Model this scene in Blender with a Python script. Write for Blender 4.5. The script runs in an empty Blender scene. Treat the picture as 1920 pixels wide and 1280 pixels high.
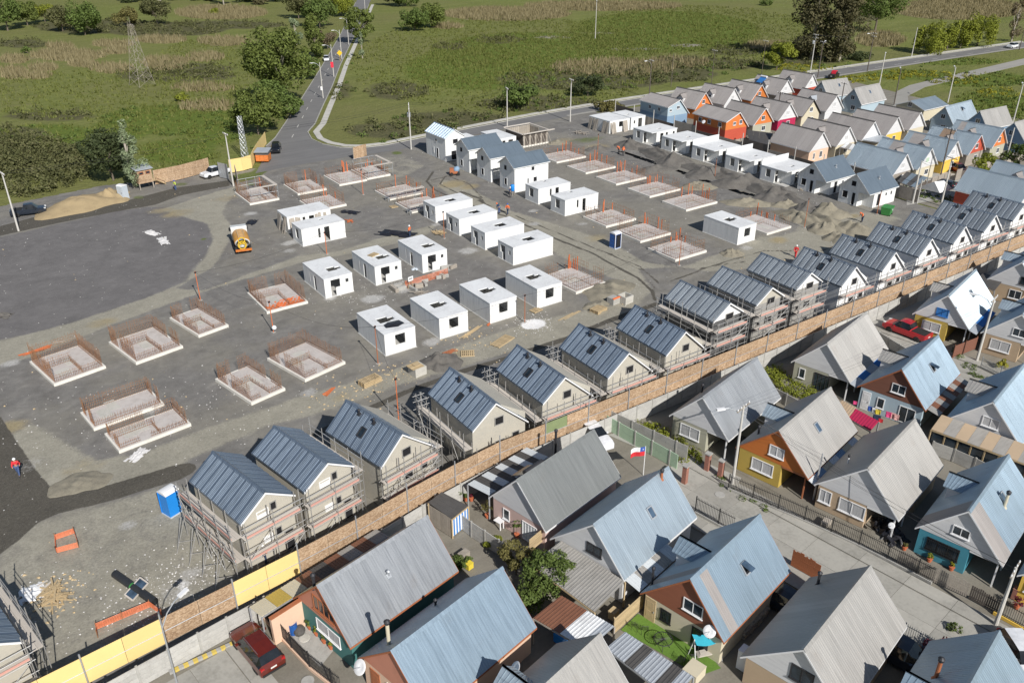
import bpy, math, random
import numpy as np
from mathutils import Matrix, Vector

# ------------------------------------------------------------------ camera, sky, sun, exposure
SC = bpy.context.scene
COL = SC.collection
FPX, PITCH, ROLL, CAMH, YAW = 1582.06, math.radians(27.702), math.radians(-0.2055), 44.177, math.radians(34.8)
def _cam_axes():
    cp, sp = math.cos(PITCH), math.sin(PITCH)
    fw = np.array([0, cp, -sp]); r = np.array([1., 0, 0]); u = np.cross(r, fw)
    cr, sr = math.cos(ROLL), math.sin(ROLL)
    r2 = r*cr + u*sr; u2 = -r*sr + u*cr
    c, s = math.cos(YAW), math.sin(YAW)
    R = np.array([[c, s, 0], [-s, c, 0], [0, 0, 1]])
    return R@r2, R@u2, R@fw
AX_R, AX_U, AX_F = _cam_axes()
cam_data = bpy.data.cameras.new('camera')
cam_data.sensor_width = 36.0; cam_data.sensor_fit = 'HORIZONTAL'
cam_data.lens = FPX/1920*36.0
cam_data.clip_start = 0.5; cam_data.clip_end = 12000
cam = bpy.data.objects.new('camera', cam_data); COL.objects.link(cam)
cam.matrix_world = Matrix(((AX_R[0], AX_U[0], -AX_F[0], 0), (AX_R[1], AX_U[1], -AX_F[1], 0), (AX_R[2], AX_U[2], -AX_F[2], CAMH), (0, 0, 0, 1)))
SC.camera = cam

SUN_AZ, SUN_EL = math.radians(264.0), math.radians(36.5)      # direction towards the sun
world = bpy.data.worlds.new('World'); SC.world = world; world.use_nodes = True
wn = world.node_tree; wn.nodes.clear()
sky = wn.nodes.new('ShaderNodeTexSky'); sky.sky_type = 'NISHITA'; sky.sun_disc = False
sky.sun_elevation = SUN_EL; sky.sun_rotation = math.radians(90) - SUN_AZ
sky.air_density = 1.0; sky.dust_density = 0.6; sky.ozone_density = 1.2
bg = wn.nodes.new('ShaderNodeBackground'); bg.inputs[1].default_value = 0.062
wo = wn.nodes.new('ShaderNodeOutputWorld')
wn.links.new(sky.outputs[0], bg.inputs[0]); wn.links.new(bg.outputs[0], wo.inputs[0])
sd = bpy.data.lights.new('sun', 'SUN'); sd.energy = 4.5; sd.angle = math.radians(0.53); sd.color = (1.0, 0.965, 0.915)
so = bpy.data.objects.new('sun', sd); COL.objects.link(so)
so.rotation_euler = Vector((-math.cos(SUN_AZ)*math.cos(SUN_EL), -math.sin(SUN_AZ)*math.cos(SUN_EL), -math.sin(SUN_EL))).to_track_quat('-Z', 'Y').to_euler()
vs = SC.view_settings
vs.view_transform = 'Standard'; vs.look = 'None'; vs.exposure = 0.18; vs.gamma = 1.0; vs.use_curve_mapping = False

# ------------------------------------------------------------------ helpers
rnd = random.Random(7)
PI = math.pi
def G(px, py, z=0.0):
    "point of the place seen at a pixel of the 1920 px photograph, at height z"
    d = AX_F + AX_R*((px-960)/FPX) - AX_U*((py-640)/FPX)
    t = (z-CAMH)/d[2]
    return Vector((d[0]*t, d[1]*t, z))
def G2(px, py, z=0.0):
    p = G(px, py, z); return (p.x, p.y)
def V(*a): return Vector(a)

class MB:
    def __init__(s): s.v = []; s.f = []; s.m = []
    def add(s, vs_, fs, mi=0):
        o = len(s.v); s.v.extend([tuple(p) for p in vs_])
        for f in fs: s.f.append(tuple(o+i for i in f)); s.m.append(mi)
        return s
    def quad(s, a, b, c, d, mi=0): return s.add([a, b, c, d], [(0, 1, 2, 3)], mi)
    def tri(s, a, b, c, mi=0): return s.add([a, b, c], [(0, 1, 2)], mi)
    def box(s, x0, y0, z0, x1, y1, z1, mi=0):
        return s.add([(x0,y0,z0),(x1,y0,z0),(x1,y1,z0),(x0,y1,z0),(x0,y0,z1),(x1,y0,z1),(x1,y1,z1),(x0,y1,z1)],
                     [(3,2,1,0),(4,5,6,7),(0,1,5,4),(1,2,6,5),(2,3,7,6),(3,0,4,7)], mi)
    def cbox(s, c, sx, sy, sz, mi=0):
        return s.box(c[0]-sx/2, c[1]-sy/2, c[2]-sz/2, c[0]+sx/2, c[1]+sy/2, c[2]+sz/2, mi)
    def obox(s, c, a, b, h, mi=0):
        "box with centre c and half vectors a, b, h"
        c, a, b, h = Vector(c), Vector(a), Vector(b), Vector(h)
        p = [c-a-b-h, c+a-b-h, c+a+b-h, c-a+b-h, c-a-b+h, c+a-b+h, c+a+b+h, c-a+b+h]
        return s.add(p, [(3,2,1,0),(4,5,6,7),(0,1,5,4),(1,2,6,5),(2,3,7,6),(3,0,4,7)], mi)
    def beam(s, p, q, w, h=None, mi=0):
        p, q = Vector(p), Vector(q); d = q-p; h = w if h is None else h
        n = Vector((0, 0, 1)) if abs(d.normalized().z) < .95 else Vector((1, 0, 0))
        a = d.cross(n).normalized(); b = a.cross(d).normalized()
        return s.obox((p+q)/2, d/2, a*w/2, b*h/2, mi)
    def tube(s, p, q, r, n=6, r2=None, mi=0, cap=True):
        p, q = Vector(p), Vector(q); d = (q-p)
        if d.length < 1e-6: return s
        u = d.normalized(); a = u.cross(Vector((0, 0, 1)) if abs(u.z) < .9 else Vector((1, 0, 0))).normalized(); b = u.cross(a)
        r2 = r if r2 is None else r2
        vs_ = []
        for k in range(n):
            t = 2*PI*k/n; w = a*math.cos(t)+b*math.sin(t); vs_.append(p+w*r)
        for k in range(n):
            t = 2*PI*k/n; w = a*math.cos(t)+b*math.sin(t); vs_.append(q+w*r2)
        fs = [(k, (k+1) % n, n+(k+1) % n, n+k) for k in range(n)]
        if cap: fs += [tuple(range(n-1, -1, -1)), tuple(range(n, 2*n))]
        return s.add(vs_, fs, mi)
    def path(s, pts, r, n=5, mi=0):
        for a, b in zip(pts[:-1], pts[1:]): s.tube(a, b, r, n, mi=mi)
        return s
    def prism(s, poly, z0, z1, mi=0):
        n = len(poly)
        return s.add([(p[0], p[1], z0) for p in poly]+[(p[0], p[1], z1) for p in poly],
                     [tuple(range(n-1, -1, -1)), tuple(range(n, 2*n))]+[(k, (k+1) % n, n+(k+1) % n, n+k) for k in range(n)], mi)
    def extr(s, poly, vec, mi=0):
        n = len(poly); vec = Vector(vec); P = [Vector(p) for p in poly]
        return s.add(P+[p+vec for p in P], [tuple(range(n-1, -1, -1)), tuple(range(n, 2*n))]+[(k, (k+1) % n, n+(k+1) % n, n+k) for k in range(n)], mi)
    def lathe(s, prof, n=12, c=(0, 0, 0), mi=0):
        vs_ = []; fs = []
        for r, z in prof:
            for k in range(n):
                t = 2*PI*k/n; vs_.append((c[0]+r*math.cos(t), c[1]+r*math.sin(t), c[2]+z))
        for j in range(len(prof)-1):
            for k in range(n): fs.append((j*n+k, j*n+(k+1) % n, (j+1)*n+(k+1) % n, (j+1)*n+k))
        fs.append(tuple(range(n-1, -1, -1))); fs.append(tuple((len(prof)-1)*n+k for k in range(n)))
        return s.add(vs_, fs, mi)
    def xf(s, M):
        s.v = [tuple(M @ Vector(p)) for p in s.v]; return s
    def mesh(s, name, mats, smooth=False):
        me = bpy.data.meshes.new(name); me.from_pydata(s.v, [], s.f)
        if not isinstance(mats, (list, tuple)): mats = [mats]
        for m in mats: me.materials.append(MAT(m) if isinstance(m, str) else m)
        if len(mats) > 1: me.polygons.foreach_set('material_index', s.m)
        if smooth: me.polygons.foreach_set('use_smooth', [True]*len(s.f))
        me.update(); return me
    def ob(s, name, mats, parent=None, loc=None, rz=0.0, smooth=False, **k):
        return ob(name, s.mesh(name, mats, smooth), parent, loc, rz, **k)

def tagp(o, label=None, cat=None, group=None, kind=None):
    if label: o['label'] = label
    if cat: o['category'] = cat
    if group: o['group'] = group
    if kind: o['kind'] = kind
    return o
def ob(name, me, parent=None, loc=None, rz=0.0, M=None, label=None, cat=None, group=None, kind=None):
    o = bpy.data.objects.new(name, me); COL.objects.link(o)
    if parent is not None: o.parent = parent
    if M is not None: o.matrix_local = M
    else:
        if loc is not None: o.location = loc
        if rz: o.rotation_euler = (0, 0, rz)
    return tagp(o, label, cat, group, kind)
def thing(name, label, cat, loc=(0, 0, 0), rz=0.0, group=None):
    o = ob(name, None, None, loc, rz, label=label, cat=cat, group=group); o.empty_display_size = .3
    return o
KIDS = {}
def kids(o): return [c for c in bpy.data.objects if c.parent == o]
def copy_tree(root, loc, rz, label=None):
    r = root.copy(); COL.objects.link(r); r.location = loc; r.rotation_euler = (0, 0, rz)
    if label: r['label'] = label
    for ch in root.children:
        c = ch.copy(); COL.objects.link(c); c.parent = r
        for g in ch.children:
            d = g.copy(); COL.objects.link(d); d.parent = c
    return r
def big_mesh(name, verts, tris, mat, attrs=None, smooth=False):
    "verts (n,3) and triangles (m,3) as numpy arrays -> mesh, quickly"
    me = bpy.data.meshes.new(name); n, m = len(verts), len(tris)
    me.vertices.add(n); me.vertices.foreach_set('co', np.asarray(verts, np.float32).ravel())
    k = tris.shape[1]
    me.loops.add(m*k); me.loops.foreach_set('vertex_index', np.asarray(tris, np.int32).ravel())
    me.polygons.add(m); me.polygons.foreach_set('loop_start', np.arange(0, m*k, k, dtype=np.int32))
    try: me.polygons.foreach_set('loop_total', np.full(m, k, dtype=np.int32))
    except Exception: pass
    if smooth: me.polygons.foreach_set('use_smooth', np.ones(m, dtype=bool))
    for nm, arr in (attrs or {}).items():
        a = me.attributes.new(nm, 'FLOAT_COLOR', 'POINT'); a.data.foreach_set('color', np.asarray(arr, np.float32).ravel())
    me.materials.append(MAT(mat) if isinstance(mat, str) else mat)
    me.update(calc_edges=True); me.validate(); return me

# ------------------------------------------------------------------ materials
_MATS = {}; _RECIPES = {}
def MAT(n):
    if n not in _MATS: _MATS[n] = _RECIPES[n]()
    return _MATS[n]
class NT:
    def __init__(s, name):
        s.m = bpy.data.materials.new(name); s.m.use_nodes = True; s.t = s.m.node_tree; s.t.nodes.clear()
        s.out = s.t.nodes.new('ShaderNodeOutputMaterial'); s.b = s.t.nodes.new('ShaderNodeBsdfPrincipled')
        s.t.links.new(s.b.outputs[0], s.out.inputs[0])
    def n(s, ty, **k):
        nd = s.t.nodes.new(ty)
        for a, v in k.items(): setattr(nd, a, v)
        return nd
    def l(s, a, b): s.t.links.new(a, b)
    def coord(s, kind='Object'): return s.n('ShaderNodeTexCoord').outputs[kind]
    def noise(s, vec, scale, detail=3, rough=.55, w=None, dist=0.0):
        nd = s.n('ShaderNodeTexNoise')
        nd.inputs['Scale'].default_value = scale; nd.inputs['Detail'].default_value = detail; nd.inputs['Roughness'].default_value = rough
        nd.inputs['Distortion'].default_value = dist
        if w is not None: nd.noise_dimensions = '4D'; s.l(w, nd.inputs['W'])
        if vec is not None: s.l(vec, nd.inputs['Vector'])
        return nd.outputs['Fac']
    def ramp(s, fac, stops, interp='LINEAR'):
        r = s.n('ShaderNodeValToRGB'); r.color_ramp.interpolation = interp
        e = r.color_ramp.elements
        while len(e) < len(stops): e.new(.5)
        for el, (p, c) in zip(e, stops):
            el.position = p; el.color = (c[0], c[1], c[2], 1) if isinstance(c, (tuple, list)) else (c, c, c, 1)
        s.l(fac, r.inputs[0]); return r.outputs[0]
    def mix(s, fac, a, b, mode='MIX'):
        nd = s.n('ShaderNodeMix', data_type='RGBA', blend_type=mode)
        for i, x in ((0, fac), (6, a), (7, b)):
            if isinstance(x, (int, float)): nd.inputs[i].default_value = x
            elif isinstance(x, (tuple, list)): nd.inputs[i].default_value = (x[0], x[1], x[2], 1)
            else: s.l(x, nd.inputs[i])
        return nd.outputs[2]
    def math(s, op, a, b=None, c=None, clamp=False):
        nd = s.n('ShaderNodeMath', operation=op); nd.use_clamp = clamp
        for i, x in enumerate((a, b, c)):
            if x is None: continue
            if isinstance(x, (int, float)): nd.inputs[i].default_value = x
            else: s.l(x, nd.inputs[i])
        return nd.outputs[0]
    def maprange(s, x, a, b, c=0., d=1., smooth=True):
        nd = s.n('ShaderNodeMapRange'); nd.interpolation_type = 'SMOOTHSTEP' if smooth else 'LINEAR'
        s.l(x, nd.inputs[0])
        for i, v in enumerate((a, b, c, d)): nd.inputs[i+1].default_value = v
        return nd.outputs[0]
    def mapping(s, vec, scale=(1, 1, 1), rot=(0, 0, 0)):
        nd = s.n('ShaderNodeMapping'); nd.inputs['Scale'].default_value = scale; nd.inputs['Rotation'].default_value = rot
        s.l(vec, nd.inputs[0]); return nd.outputs[0]
    def bump(s, h, strength=.3, dist=.05):
        nd = s.n('ShaderNodeBump'); nd.inputs['Strength'].default_value = strength; nd.inputs['Distance'].default_value = dist
        s.l(h, nd.inputs['Height']); s.l(nd.outputs[0], s.b.inputs['Normal'])
    def col(s, c):
        if isinstance(c, (tuple, list)): s.b.inputs['Base Color'].default_value = (*c, 1)
        else: s.l(c, s.b.inputs['Base Color'])
    def rough(s, v): s.b.inputs['Roughness'].default_value = v
    def metal(s, v): s.b.inputs['Metallic'].default_value = v
    def rand(s): return s.n('ShaderNodeObjectInfo').outputs['Random']

def sc(c, k): return tuple(min(1., x*k) for x in c)
def plain(name, c, rough=.75, metal=0., var=.18, scale=1.2, bump=.0, rv=.0, c2=None, stretch=(1, 1, 1), spec=None):
    "colour with uneven tone: two noise scales, optional second colour, and a per-object tone step rv"
    def mk():
        t = NT(name); vec = t.coord(); w = t.math('MULTIPLY', t.rand(), 40.)
        mv = t.mapping(vec, stretch)
        f1 = t.noise(mv, scale, 4, .6, w); f2 = t.noise(mv, scale*9, 2, .5, w)
        f = t.math('ADD', t.math('MULTIPLY', f1, .65), t.math('MULTIPLY', f2, .35))
        lo = c2 if c2 else sc(c, 1-var); hi = sc(c, 1+var*.6)
        colr = t.ramp(f, [(.3, lo), (.52, c), (.75, hi)])
        if rv:
            k = t.maprange(t.rand(), 0, 1, 1-rv, 1+rv, False)
            cc = t.n('ShaderNodeCombineColor'); [t.l(k, cc.inputs[i]) for i in range(3)]
            colr = t.mix(1.0, colr, cc.outputs[0], 'MULTIPLY')
        t.col(colr); t.rough(rough); t.metal(metal)
        if spec is not None: t.b.inputs['Specular IOR Level'].default_value = spec
        if bump: t.bump(f2, bump, .03)
        return t.m
    _RECIPES[name] = mk
def roofmat(name, c, rough=.42, metal=.35, rv=.06, stain=.35, stainc=(.2, .13, .08), edge=False):
    "coated metal sheet: run-off streaks down the slope (object y), blotches, slight tone step from sheet to sheet"
    def mk():
        t = NT(name); vec = t.coord(); w = t.math('MULTIPLY', t.rand(), 60.)
        st = t.noise(t.mapping(vec, (7, .35, 1)), 1.0, 4, .65, w)
        bl = t.noise(vec, .45, 4, .6, w)
        colr = t.ramp(st, [(.25, sc(c, .82)), (.5, c), (.78, sc(c, 1.12))])
        colr = t.mix(t.maprange(bl, .58, .78, 0, stain*.6), colr, stainc)
        k = t.maprange(t.rand(), 0, 1, 1-rv, 1+rv, False)
        cc = t.n('ShaderNodeCombineColor'); [t.l(k, cc.inputs[i]) for i in range(3)]
        t.col(t.mix(1.0, colr, cc.outputs[0], 'MULTIPLY'))
        t.l(t.maprange(st, .2, .8, rough-.08, rough+.14), t.b.inputs['Roughness']); t.metal(metal)
        return t.m
    _RECIPES[name] = mk
def leafmat(name, c1, c2, rough=.7, trans=.25, c3=None):
    def mk():
        t = NT(name); g = t.n('ShaderNodeNewGeometry'); vec = t.coord()
        big = t.noise(vec, .35, 3, .6); r = g.outputs['Random Per Island']
        f = t.math('ADD', t.math('MULTIPLY', big, .6), t.math('MULTIPLY', r, .4))
        c = t.ramp(f, [(.2, c1), (.55, c2), (.85, c3 or sc(c2, 1.35))])
        t.col(c); t.rough(rough); t.b.inputs['Specular IOR Level'].default_value = .25
        tr = t.n('ShaderNodeBsdfTranslucent'); t.l(t.mix(1.0, c, (1.0, 1.0, .55), 'MULTIPLY'), tr.inputs[0])
        ms = t.n('ShaderNodeMixShader'); ms.inputs[0].default_value = trans
        t.l(t.b.outputs[0], ms.inputs[1]); t.l(tr.outputs[0], ms.inputs[2]); t.l(ms.outputs[0], t.out.inputs[0])
        return t.m
    _RECIPES[name] = mk
def glassmat(name, c=(.02, .03, .04), rough=.08):
    def mk():
        t = NT(name); w = t.rand()
        cc = t.ramp(t.noise(t.coord(), 1.5, 2, .5, t.math('MULTIPLY', w, 30.)), [(.35, sc(c, .6)), (.7, sc(c, 1.8))])
        t.col(cc); t.rough(rough); t.b.inputs['Specular IOR Level'].default_value = .7
        return t.m
    _RECIPES[name] = mk
def paint(name, c, rough=.3, coat=.6, metal=.15):
    def mk():
        t = NT(name)
        d = t.noise(t.coord(), 2.5, 3, .6, t.math('MULTIPLY', t.rand(), 20.))
        t.col(t.ramp(d, [(.3, sc(c, .85)), (.7, sc(c, 1.1))])); t.rough(rough); t.metal(metal)
        t.b.inputs['Coat Weight'].default_value = coat; t.b.inputs['Coat Roughness'].default_value = .12
        return t.m
    _RECIPES[name] = mk
# ------------------------------------------------------------------ material recipes
plain('render_white', (.80, .80, .78), .85, var=.10, scale=.7, bump=.05, c2=(.66, .66, .65))
plain('box_white', (.80, .80, .78), .85, var=.10, scale=1.1, c2=(.62, .62, .61), stretch=(2.2, 2.2, .35))
plain('roof_slab', (.72, .73, .73), .9, var=.12, scale=.5, c2=(.55, .55, .55))
plain('box_plinth', (.50, .49, .46), .9, var=.2, scale=2)
plain('beige_render', (.47, .44, .37), .85, var=.08, scale=.5, c2=(.40, .38, .33))
plain('grey_render', (.30, .29, .27), .85, var=.08, scale=.5)
plain('insulation', (.80, .80, .79), .8, var=.06, scale=1.5)
plain('open_dark', (.10, .10, .10), .9)  # dark tone on closed boxes, in place of the shade inside openings
plain('painted_void', (.012, .012, .014), 1., var=.3)  # near-black colour standing in for unlit rooms behind openings
plain('concrete', (.40, .39, .36), .9, var=.22, scale=.9, bump=.15, c2=(.28, .27, .25))
plain('concrete_pale', (.52, .50, .45), .9, var=.18, scale=.7, bump=.1, c2=(.38, .37, .33))
plain('wall_precast', (.46, .45, .42), .9, var=.2, scale=1.1, bump=.12, c2=(.33, .32, .30), rv=.07)
plain('slab_top', (.52, .48, .45), .95, var=.2, scale=1.6, bump=.2, c2=(.38, .34, .31))
plain('slab_edge', (.74, .71, .64), .9, var=.15, scale=1.5)
plain('rebar', (.30, .15, .07), .8, var=.3, scale=2, c2=(.17, .085, .05))
plain('rebar_orange', (.62, .17, .06), .7, var=.2, scale=2)
plain('safety_orange', (.85, .20, .06), .7, var=.2, scale=3)
plain('net_orange', (.85, .26, .12), .7, var=.2, scale=3)
plain('timber', (.50, .38, .22), .8, var=.25, scale=2, stretch=(1, 6, 6), rv=.15)
plain('timber_grey', (.36, .32, .27), .85, var=.25, scale=2, rv=.12)
plain('timber_red', (.40, .14, .06), .75, var=.2, scale=2, stretch=(1, 1, 6))
plain('plank', (.55, .50, .44), .85, var=.18, scale=2, stretch=(1, 5, 5), rv=.1)
plain('plank_pink', (.62, .33, .27), .8, var=.2, scale=3)
plain('scaffold_steel', (.52, .51, .49), .45, .55, var=.2, scale=3)
plain('galv', (.50, .52, .54), .45, .5, var=.18, scale=2)
plain('steel_dark', (.045, .045, .05), .55, .3, var=.3, scale=3)
plain('iron_black', (.03, .03, .032), .55, .2, var=.3)
plain('pole_concrete', (.55, .53, .49), .85, var=.15, scale=1.0)
plain('pole_wood', (.12, .10, .085), .9, var=.25, scale=1.5)
plain('yellow_panel', (.80, .60, .25), .6, var=.05, scale=.6, rv=.04)
plain('yellow_wall', (.80, .52, .09), .8, var=.08, scale=.8)
plain('mustard_wall', (.50, .36, .08), .8, var=.1, scale=.8)
plain('orange_clad', (.55, .17, .035), .7, var=.1, scale=.8, stretch=(1, 1, 8))
plain('orange_bright', (.66, .20, .05), .7, var=.1, scale=.8)
plain('red_clad', (.52, .09, .05), .7, var=.12, scale=.8, stretch=(1, 1, 8))
plain('brown_clad', (.20, .085, .055), .75, var=.12, scale=.8, stretch=(1, 1, 8))
plain('rust_clad', (.28, .10, .055), .75, var=.12, scale=.8, stretch=(1, 1, 8))
plain('salmon_wall', (.55, .24, .16), .8, var=.1, scale=.8)
plain('peach_wall', (.72, .50, .36), .85, var=.07, scale=.8)
plain('cream_wall', (.60, .54, .40), .85, var=.08, scale=.8)
plain('olive_wall', (.42, .41, .32), .85, var=.08, scale=.8)
plain('pink_wall', (.62, .45, .40), .85, var=.06, scale=.8)
plain('tan_wall', (.48, .36, .24), .85, var=.08, scale=.8)
plain('teal_wall', (.06, .26, .34), .7, var=.1, scale=.8)
plain('green_teal', (.06, .19, .18), .7, var=.1, scale=.8)
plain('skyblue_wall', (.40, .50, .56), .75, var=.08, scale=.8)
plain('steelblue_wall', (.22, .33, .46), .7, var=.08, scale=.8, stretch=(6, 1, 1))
plain('white_clad', (.66, .66, .66), .75, var=.08, scale=.8, stretch=(1, 1, 8), c2=(.55, .55, .56))
plain('white_pvc', (.80, .80, .80), .45, var=.05)
plain('magenta_wall', (.45, .02, .08), .7, var=.1)
plain('mint_wall', (.42, .56, .40), .8, var=.14, scale=.7)
plain('brick_pillar', (.36, .16, .11), .9, var=.25, scale=4)
plain('curtain', (.50, .50, .50), .9, var=.4, scale=2.5, stretch=(6, 6, .4))
plain('terracotta', (.50, .14, .06), .8)
plain('poly_grey', (.36, .34, .31), .6, var=.25, scale=1.0, stretch=(1, 5, 1), c2=(.26, .24, .21))
plain('poly_clear', (.62, .65, .66), .4, var=.1, scale=1)
plain('poly_brown', (.22, .10, .06), .5, var=.2, scale=1)
plain('sheet_dark', (.09, .085, .08), .6, var=.25, scale=1.2)
plain('sheet_zinc', (.50, .53, .56), .45, .3, var=.15, scale=1)
plain('sheet_blue', (.04, .19, .50), .5, var=.1, scale=1)
plain('pipe_black', (.03, .032, .035), .5, var=.3)
plain('plastic_blue', (.02, .25, .72), .4, var=.08)
plain('plastic_navy', (.02, .10, .35), .4, var=.1)
plain('plastic_white', (.80, .80, .80), .45, var=.06)
plain('plastic_grey', (.50, .55, .60), .5, var=.08)
plain('plastic_green', (.05, .25, .06), .5, var=.1)
plain('tarp_black', (.02, .02, .025), .35, var=.5, scale=4, bump=.6)
plain('cloth_red', (.60, .03, .04), .9); plain('cloth_blue', (.04, .10, .40), .9); plain('cloth_white', (.80, .80, .80), .9)
plain('cloth_pink', (.80, .08, .25), .9); plain('cloth_palepink', (.80, .45, .42), .9); plain('cloth_cyan', (.04, .42, .55), .9)
plain('cloth_yellow', (.70, .55, .05), .9); plain('stripe_blue', (.03, .22, .60), .8)
plain('skin', (.45, .26, .18), .6, var=.05); plain('denim', (.06, .10, .22), .9); plain('vest_red', (.65, .03, .04), .8)
plain('vest_orange', (.85, .18, .05), .8); plain('vest_lime', (.45, .60, .08), .8); plain('navy_cloth', (.03, .05, .10), .9)
plain('helmet_white', (.80, .80, .80), .35, var=.03); plain('hair', (.03, .02, .015), .8); plain('trousers', (.06, .06, .065), .9)
plain('rubber', (.02, .02, .02), .85, var=.2); plain('rim_alloy', (.45, .45, .46), .35, .8, var=.1)
plain('lamp_red', (.45, .02, .02), .3); plain('lamp_clear', (.7, .7, .68), .2); plain('plate', (.75, .75, .70), .5)
plain('soil_dark', (.135, .125, .112), 1., var=.3, scale=1.4, bump=.8, c2=(.08, .074, .066))
plain('soil_tan', (.25, .225, .17), 1., var=.25, scale=1.2, bump=.7, c2=(.15, .135, .105))
plain('sand', (.36, .275, .155), 1., var=.15, scale=.9, bump=.4, c2=(.28, .21, .12))
plain('dust_white', (.72, .70, .68), .95, var=.12, scale=2)
plain('bark', (.16, .13, .10), .95, var=.3, scale=2, stretch=(4, 4, .6)); plain('bark_pale', (.38, .34, .28), .9, var=.25, scale=2)
plain('road_paint', (.62, .60, .55), .7, var=.2, scale=2); plain('paint_yellow', (.60, .45, .10), .7, var=.2, scale=2)
plain('sign_red', (.72, .03, .06), .5, var=.06); plain('sign_yellow', (.80, .50, .02), .5)
plain('green_turf', (.12, .22, .03), .95, var=.3, scale=6, bump=.3)
plain('fabric_shade', (.08, .08, .08), .9)
plain('fiber_cement', (.34, .325, .30), .9, var=.25, scale=.6, c2=(.22, .21, .19), stretch=(1, 3, 1))
roofmat('roof_new', (.20, .25, .315), .36, .6, rv=.03, stain=.0)
roofmat('roof_alu', (.30, .335, .37), .38, .6, rv=.06, stain=.0)
roofmat('roof_slate', (.135, .175, .215), .48, .2, rv=.015, stain=.0)
roofmat('roof_blue', (.31, .40, .475), .33, .42, rv=.05, stain=.25)
roofmat('roof_pale', (.40, .475, .53), .33, .42, rv=.05, stain=.2)
roofmat('roof_grey', (.33, .345, .36), .36, .35, rv=.06, stain=.35)
roofmat('roof_warm', (.41, .395, .37), .4, .28, rv=.07, stain=.3)
roofmat('roof_graphite', (.215, .225, .22), .38, .2, rv=.05, stain=.1)
roofmat('roof_zinc', (.33, .305, .29), .5, .1, rv=.06, stain=.5, stainc=(.20, .15, .12))
roofmat('roof_bluegrey', (.25, .31, .36), .45, .3, rv=.06, stain=.3, stainc=(.25, .18, .12))
leafmat('leaf_poplar', (.075, .10, .022), (.15, .185, .045)); leafmat('leaf_dark', (.035, .05, .020), (.075, .095, .038), c3=(.11, .13, .055))
leafmat('leaf_lime', (.12, .15, .016), (.235, .26, .035)); leafmat('leaf_euc', (.07, .068, .032), (.125, .115, .055), c3=(.17, .14, .075))
leafmat('leaf_scrub', (.075, .082, .032), (.135, .14, .055), c3=(.19, .175, .09)); leafmat('leaf_green', (.065, .095, .022), (.13, .18, .045))
leafmat('leaf_silver', (.14, .18, .10), (.26, .31, .18)); leafmat('reed', (.20, .17, .085), (.29, .245, .135), c3=(.37, .32, .19))
leafmat('grass_blade', (.11, .13, .032), (.165, .185, .045), c3=(.22, .22, .08)); leafmat('leaf_purple', (.05, .012, .015), (.20, .03, .05))
leafmat('leaf_yellow', (.16, .16, .02), (.32, .30, .03)); leafmat('leaf_olive', (.10, .095, .03), (.19, .17, .06)); leafmat('dry_twig', (.12, .095, .06), (.20, .16, .10))
glassmat('glass'); glassmat('glass_blue', (.05, .08, .12)); glassmat('glass_car', (.012, .014, .016), .05)
paint('car_maroon', (.14, .018, .010)); paint('car_white', (.75, .76, .78), .35, .4, 0.); paint('car_navy', (.022, .030, .045)); paint('car_black', (.012, .013, .017))
paint('car_red', (.50, .012, .022)); paint('car_darkred', (.16, .010, .018)); paint('truck_white', (.70, .70, .68), .4, .3, 0.); paint('tank_orange', (.62, .30, .05), .55, .15, 0.)
paint('box_orange', (.55, .17, .03), .5, .2, 0.)

def mk_osb():
    t = NT('osb'); vec = t.coord(); w = t.math('MULTIPLY', t.rand(), 50.)
    v = t.n('ShaderNodeTexVoronoi'); v.inputs['Scale'].default_value = 9.; t.l(t.mapping(vec, (1, 1, 1.8)), v.inputs['Vector'])
    sep = t.n('ShaderNodeSeparateColor'); t.l(v.outputs['Color'], sep.inputs[0])
    f = t.math('ADD', t.math('MULTIPLY', sep.outputs[0], .55), t.math('MULTIPLY', t.noise(vec, 1.0, 3, .6, w), .45))
    c = t.ramp(f, [(.2, (.26, .165, .095)), (.5, (.42, .285, .175)), (.8, (.56, .42, .285))])
    k = t.maprange(t.rand(), 0, 1, .86, 1.1, False)
    cc = t.n('ShaderNodeCombineColor'); [t.l(k, cc.inputs[i]) for i in range(3)]
    t.col(t.mix(1., c, cc.outputs[0], 'MULTIPLY')); t.rough(.8); t.bump(sep.outputs[0], .15, .01); return t.m
_RECIPES['osb'] = mk_osb

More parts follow.
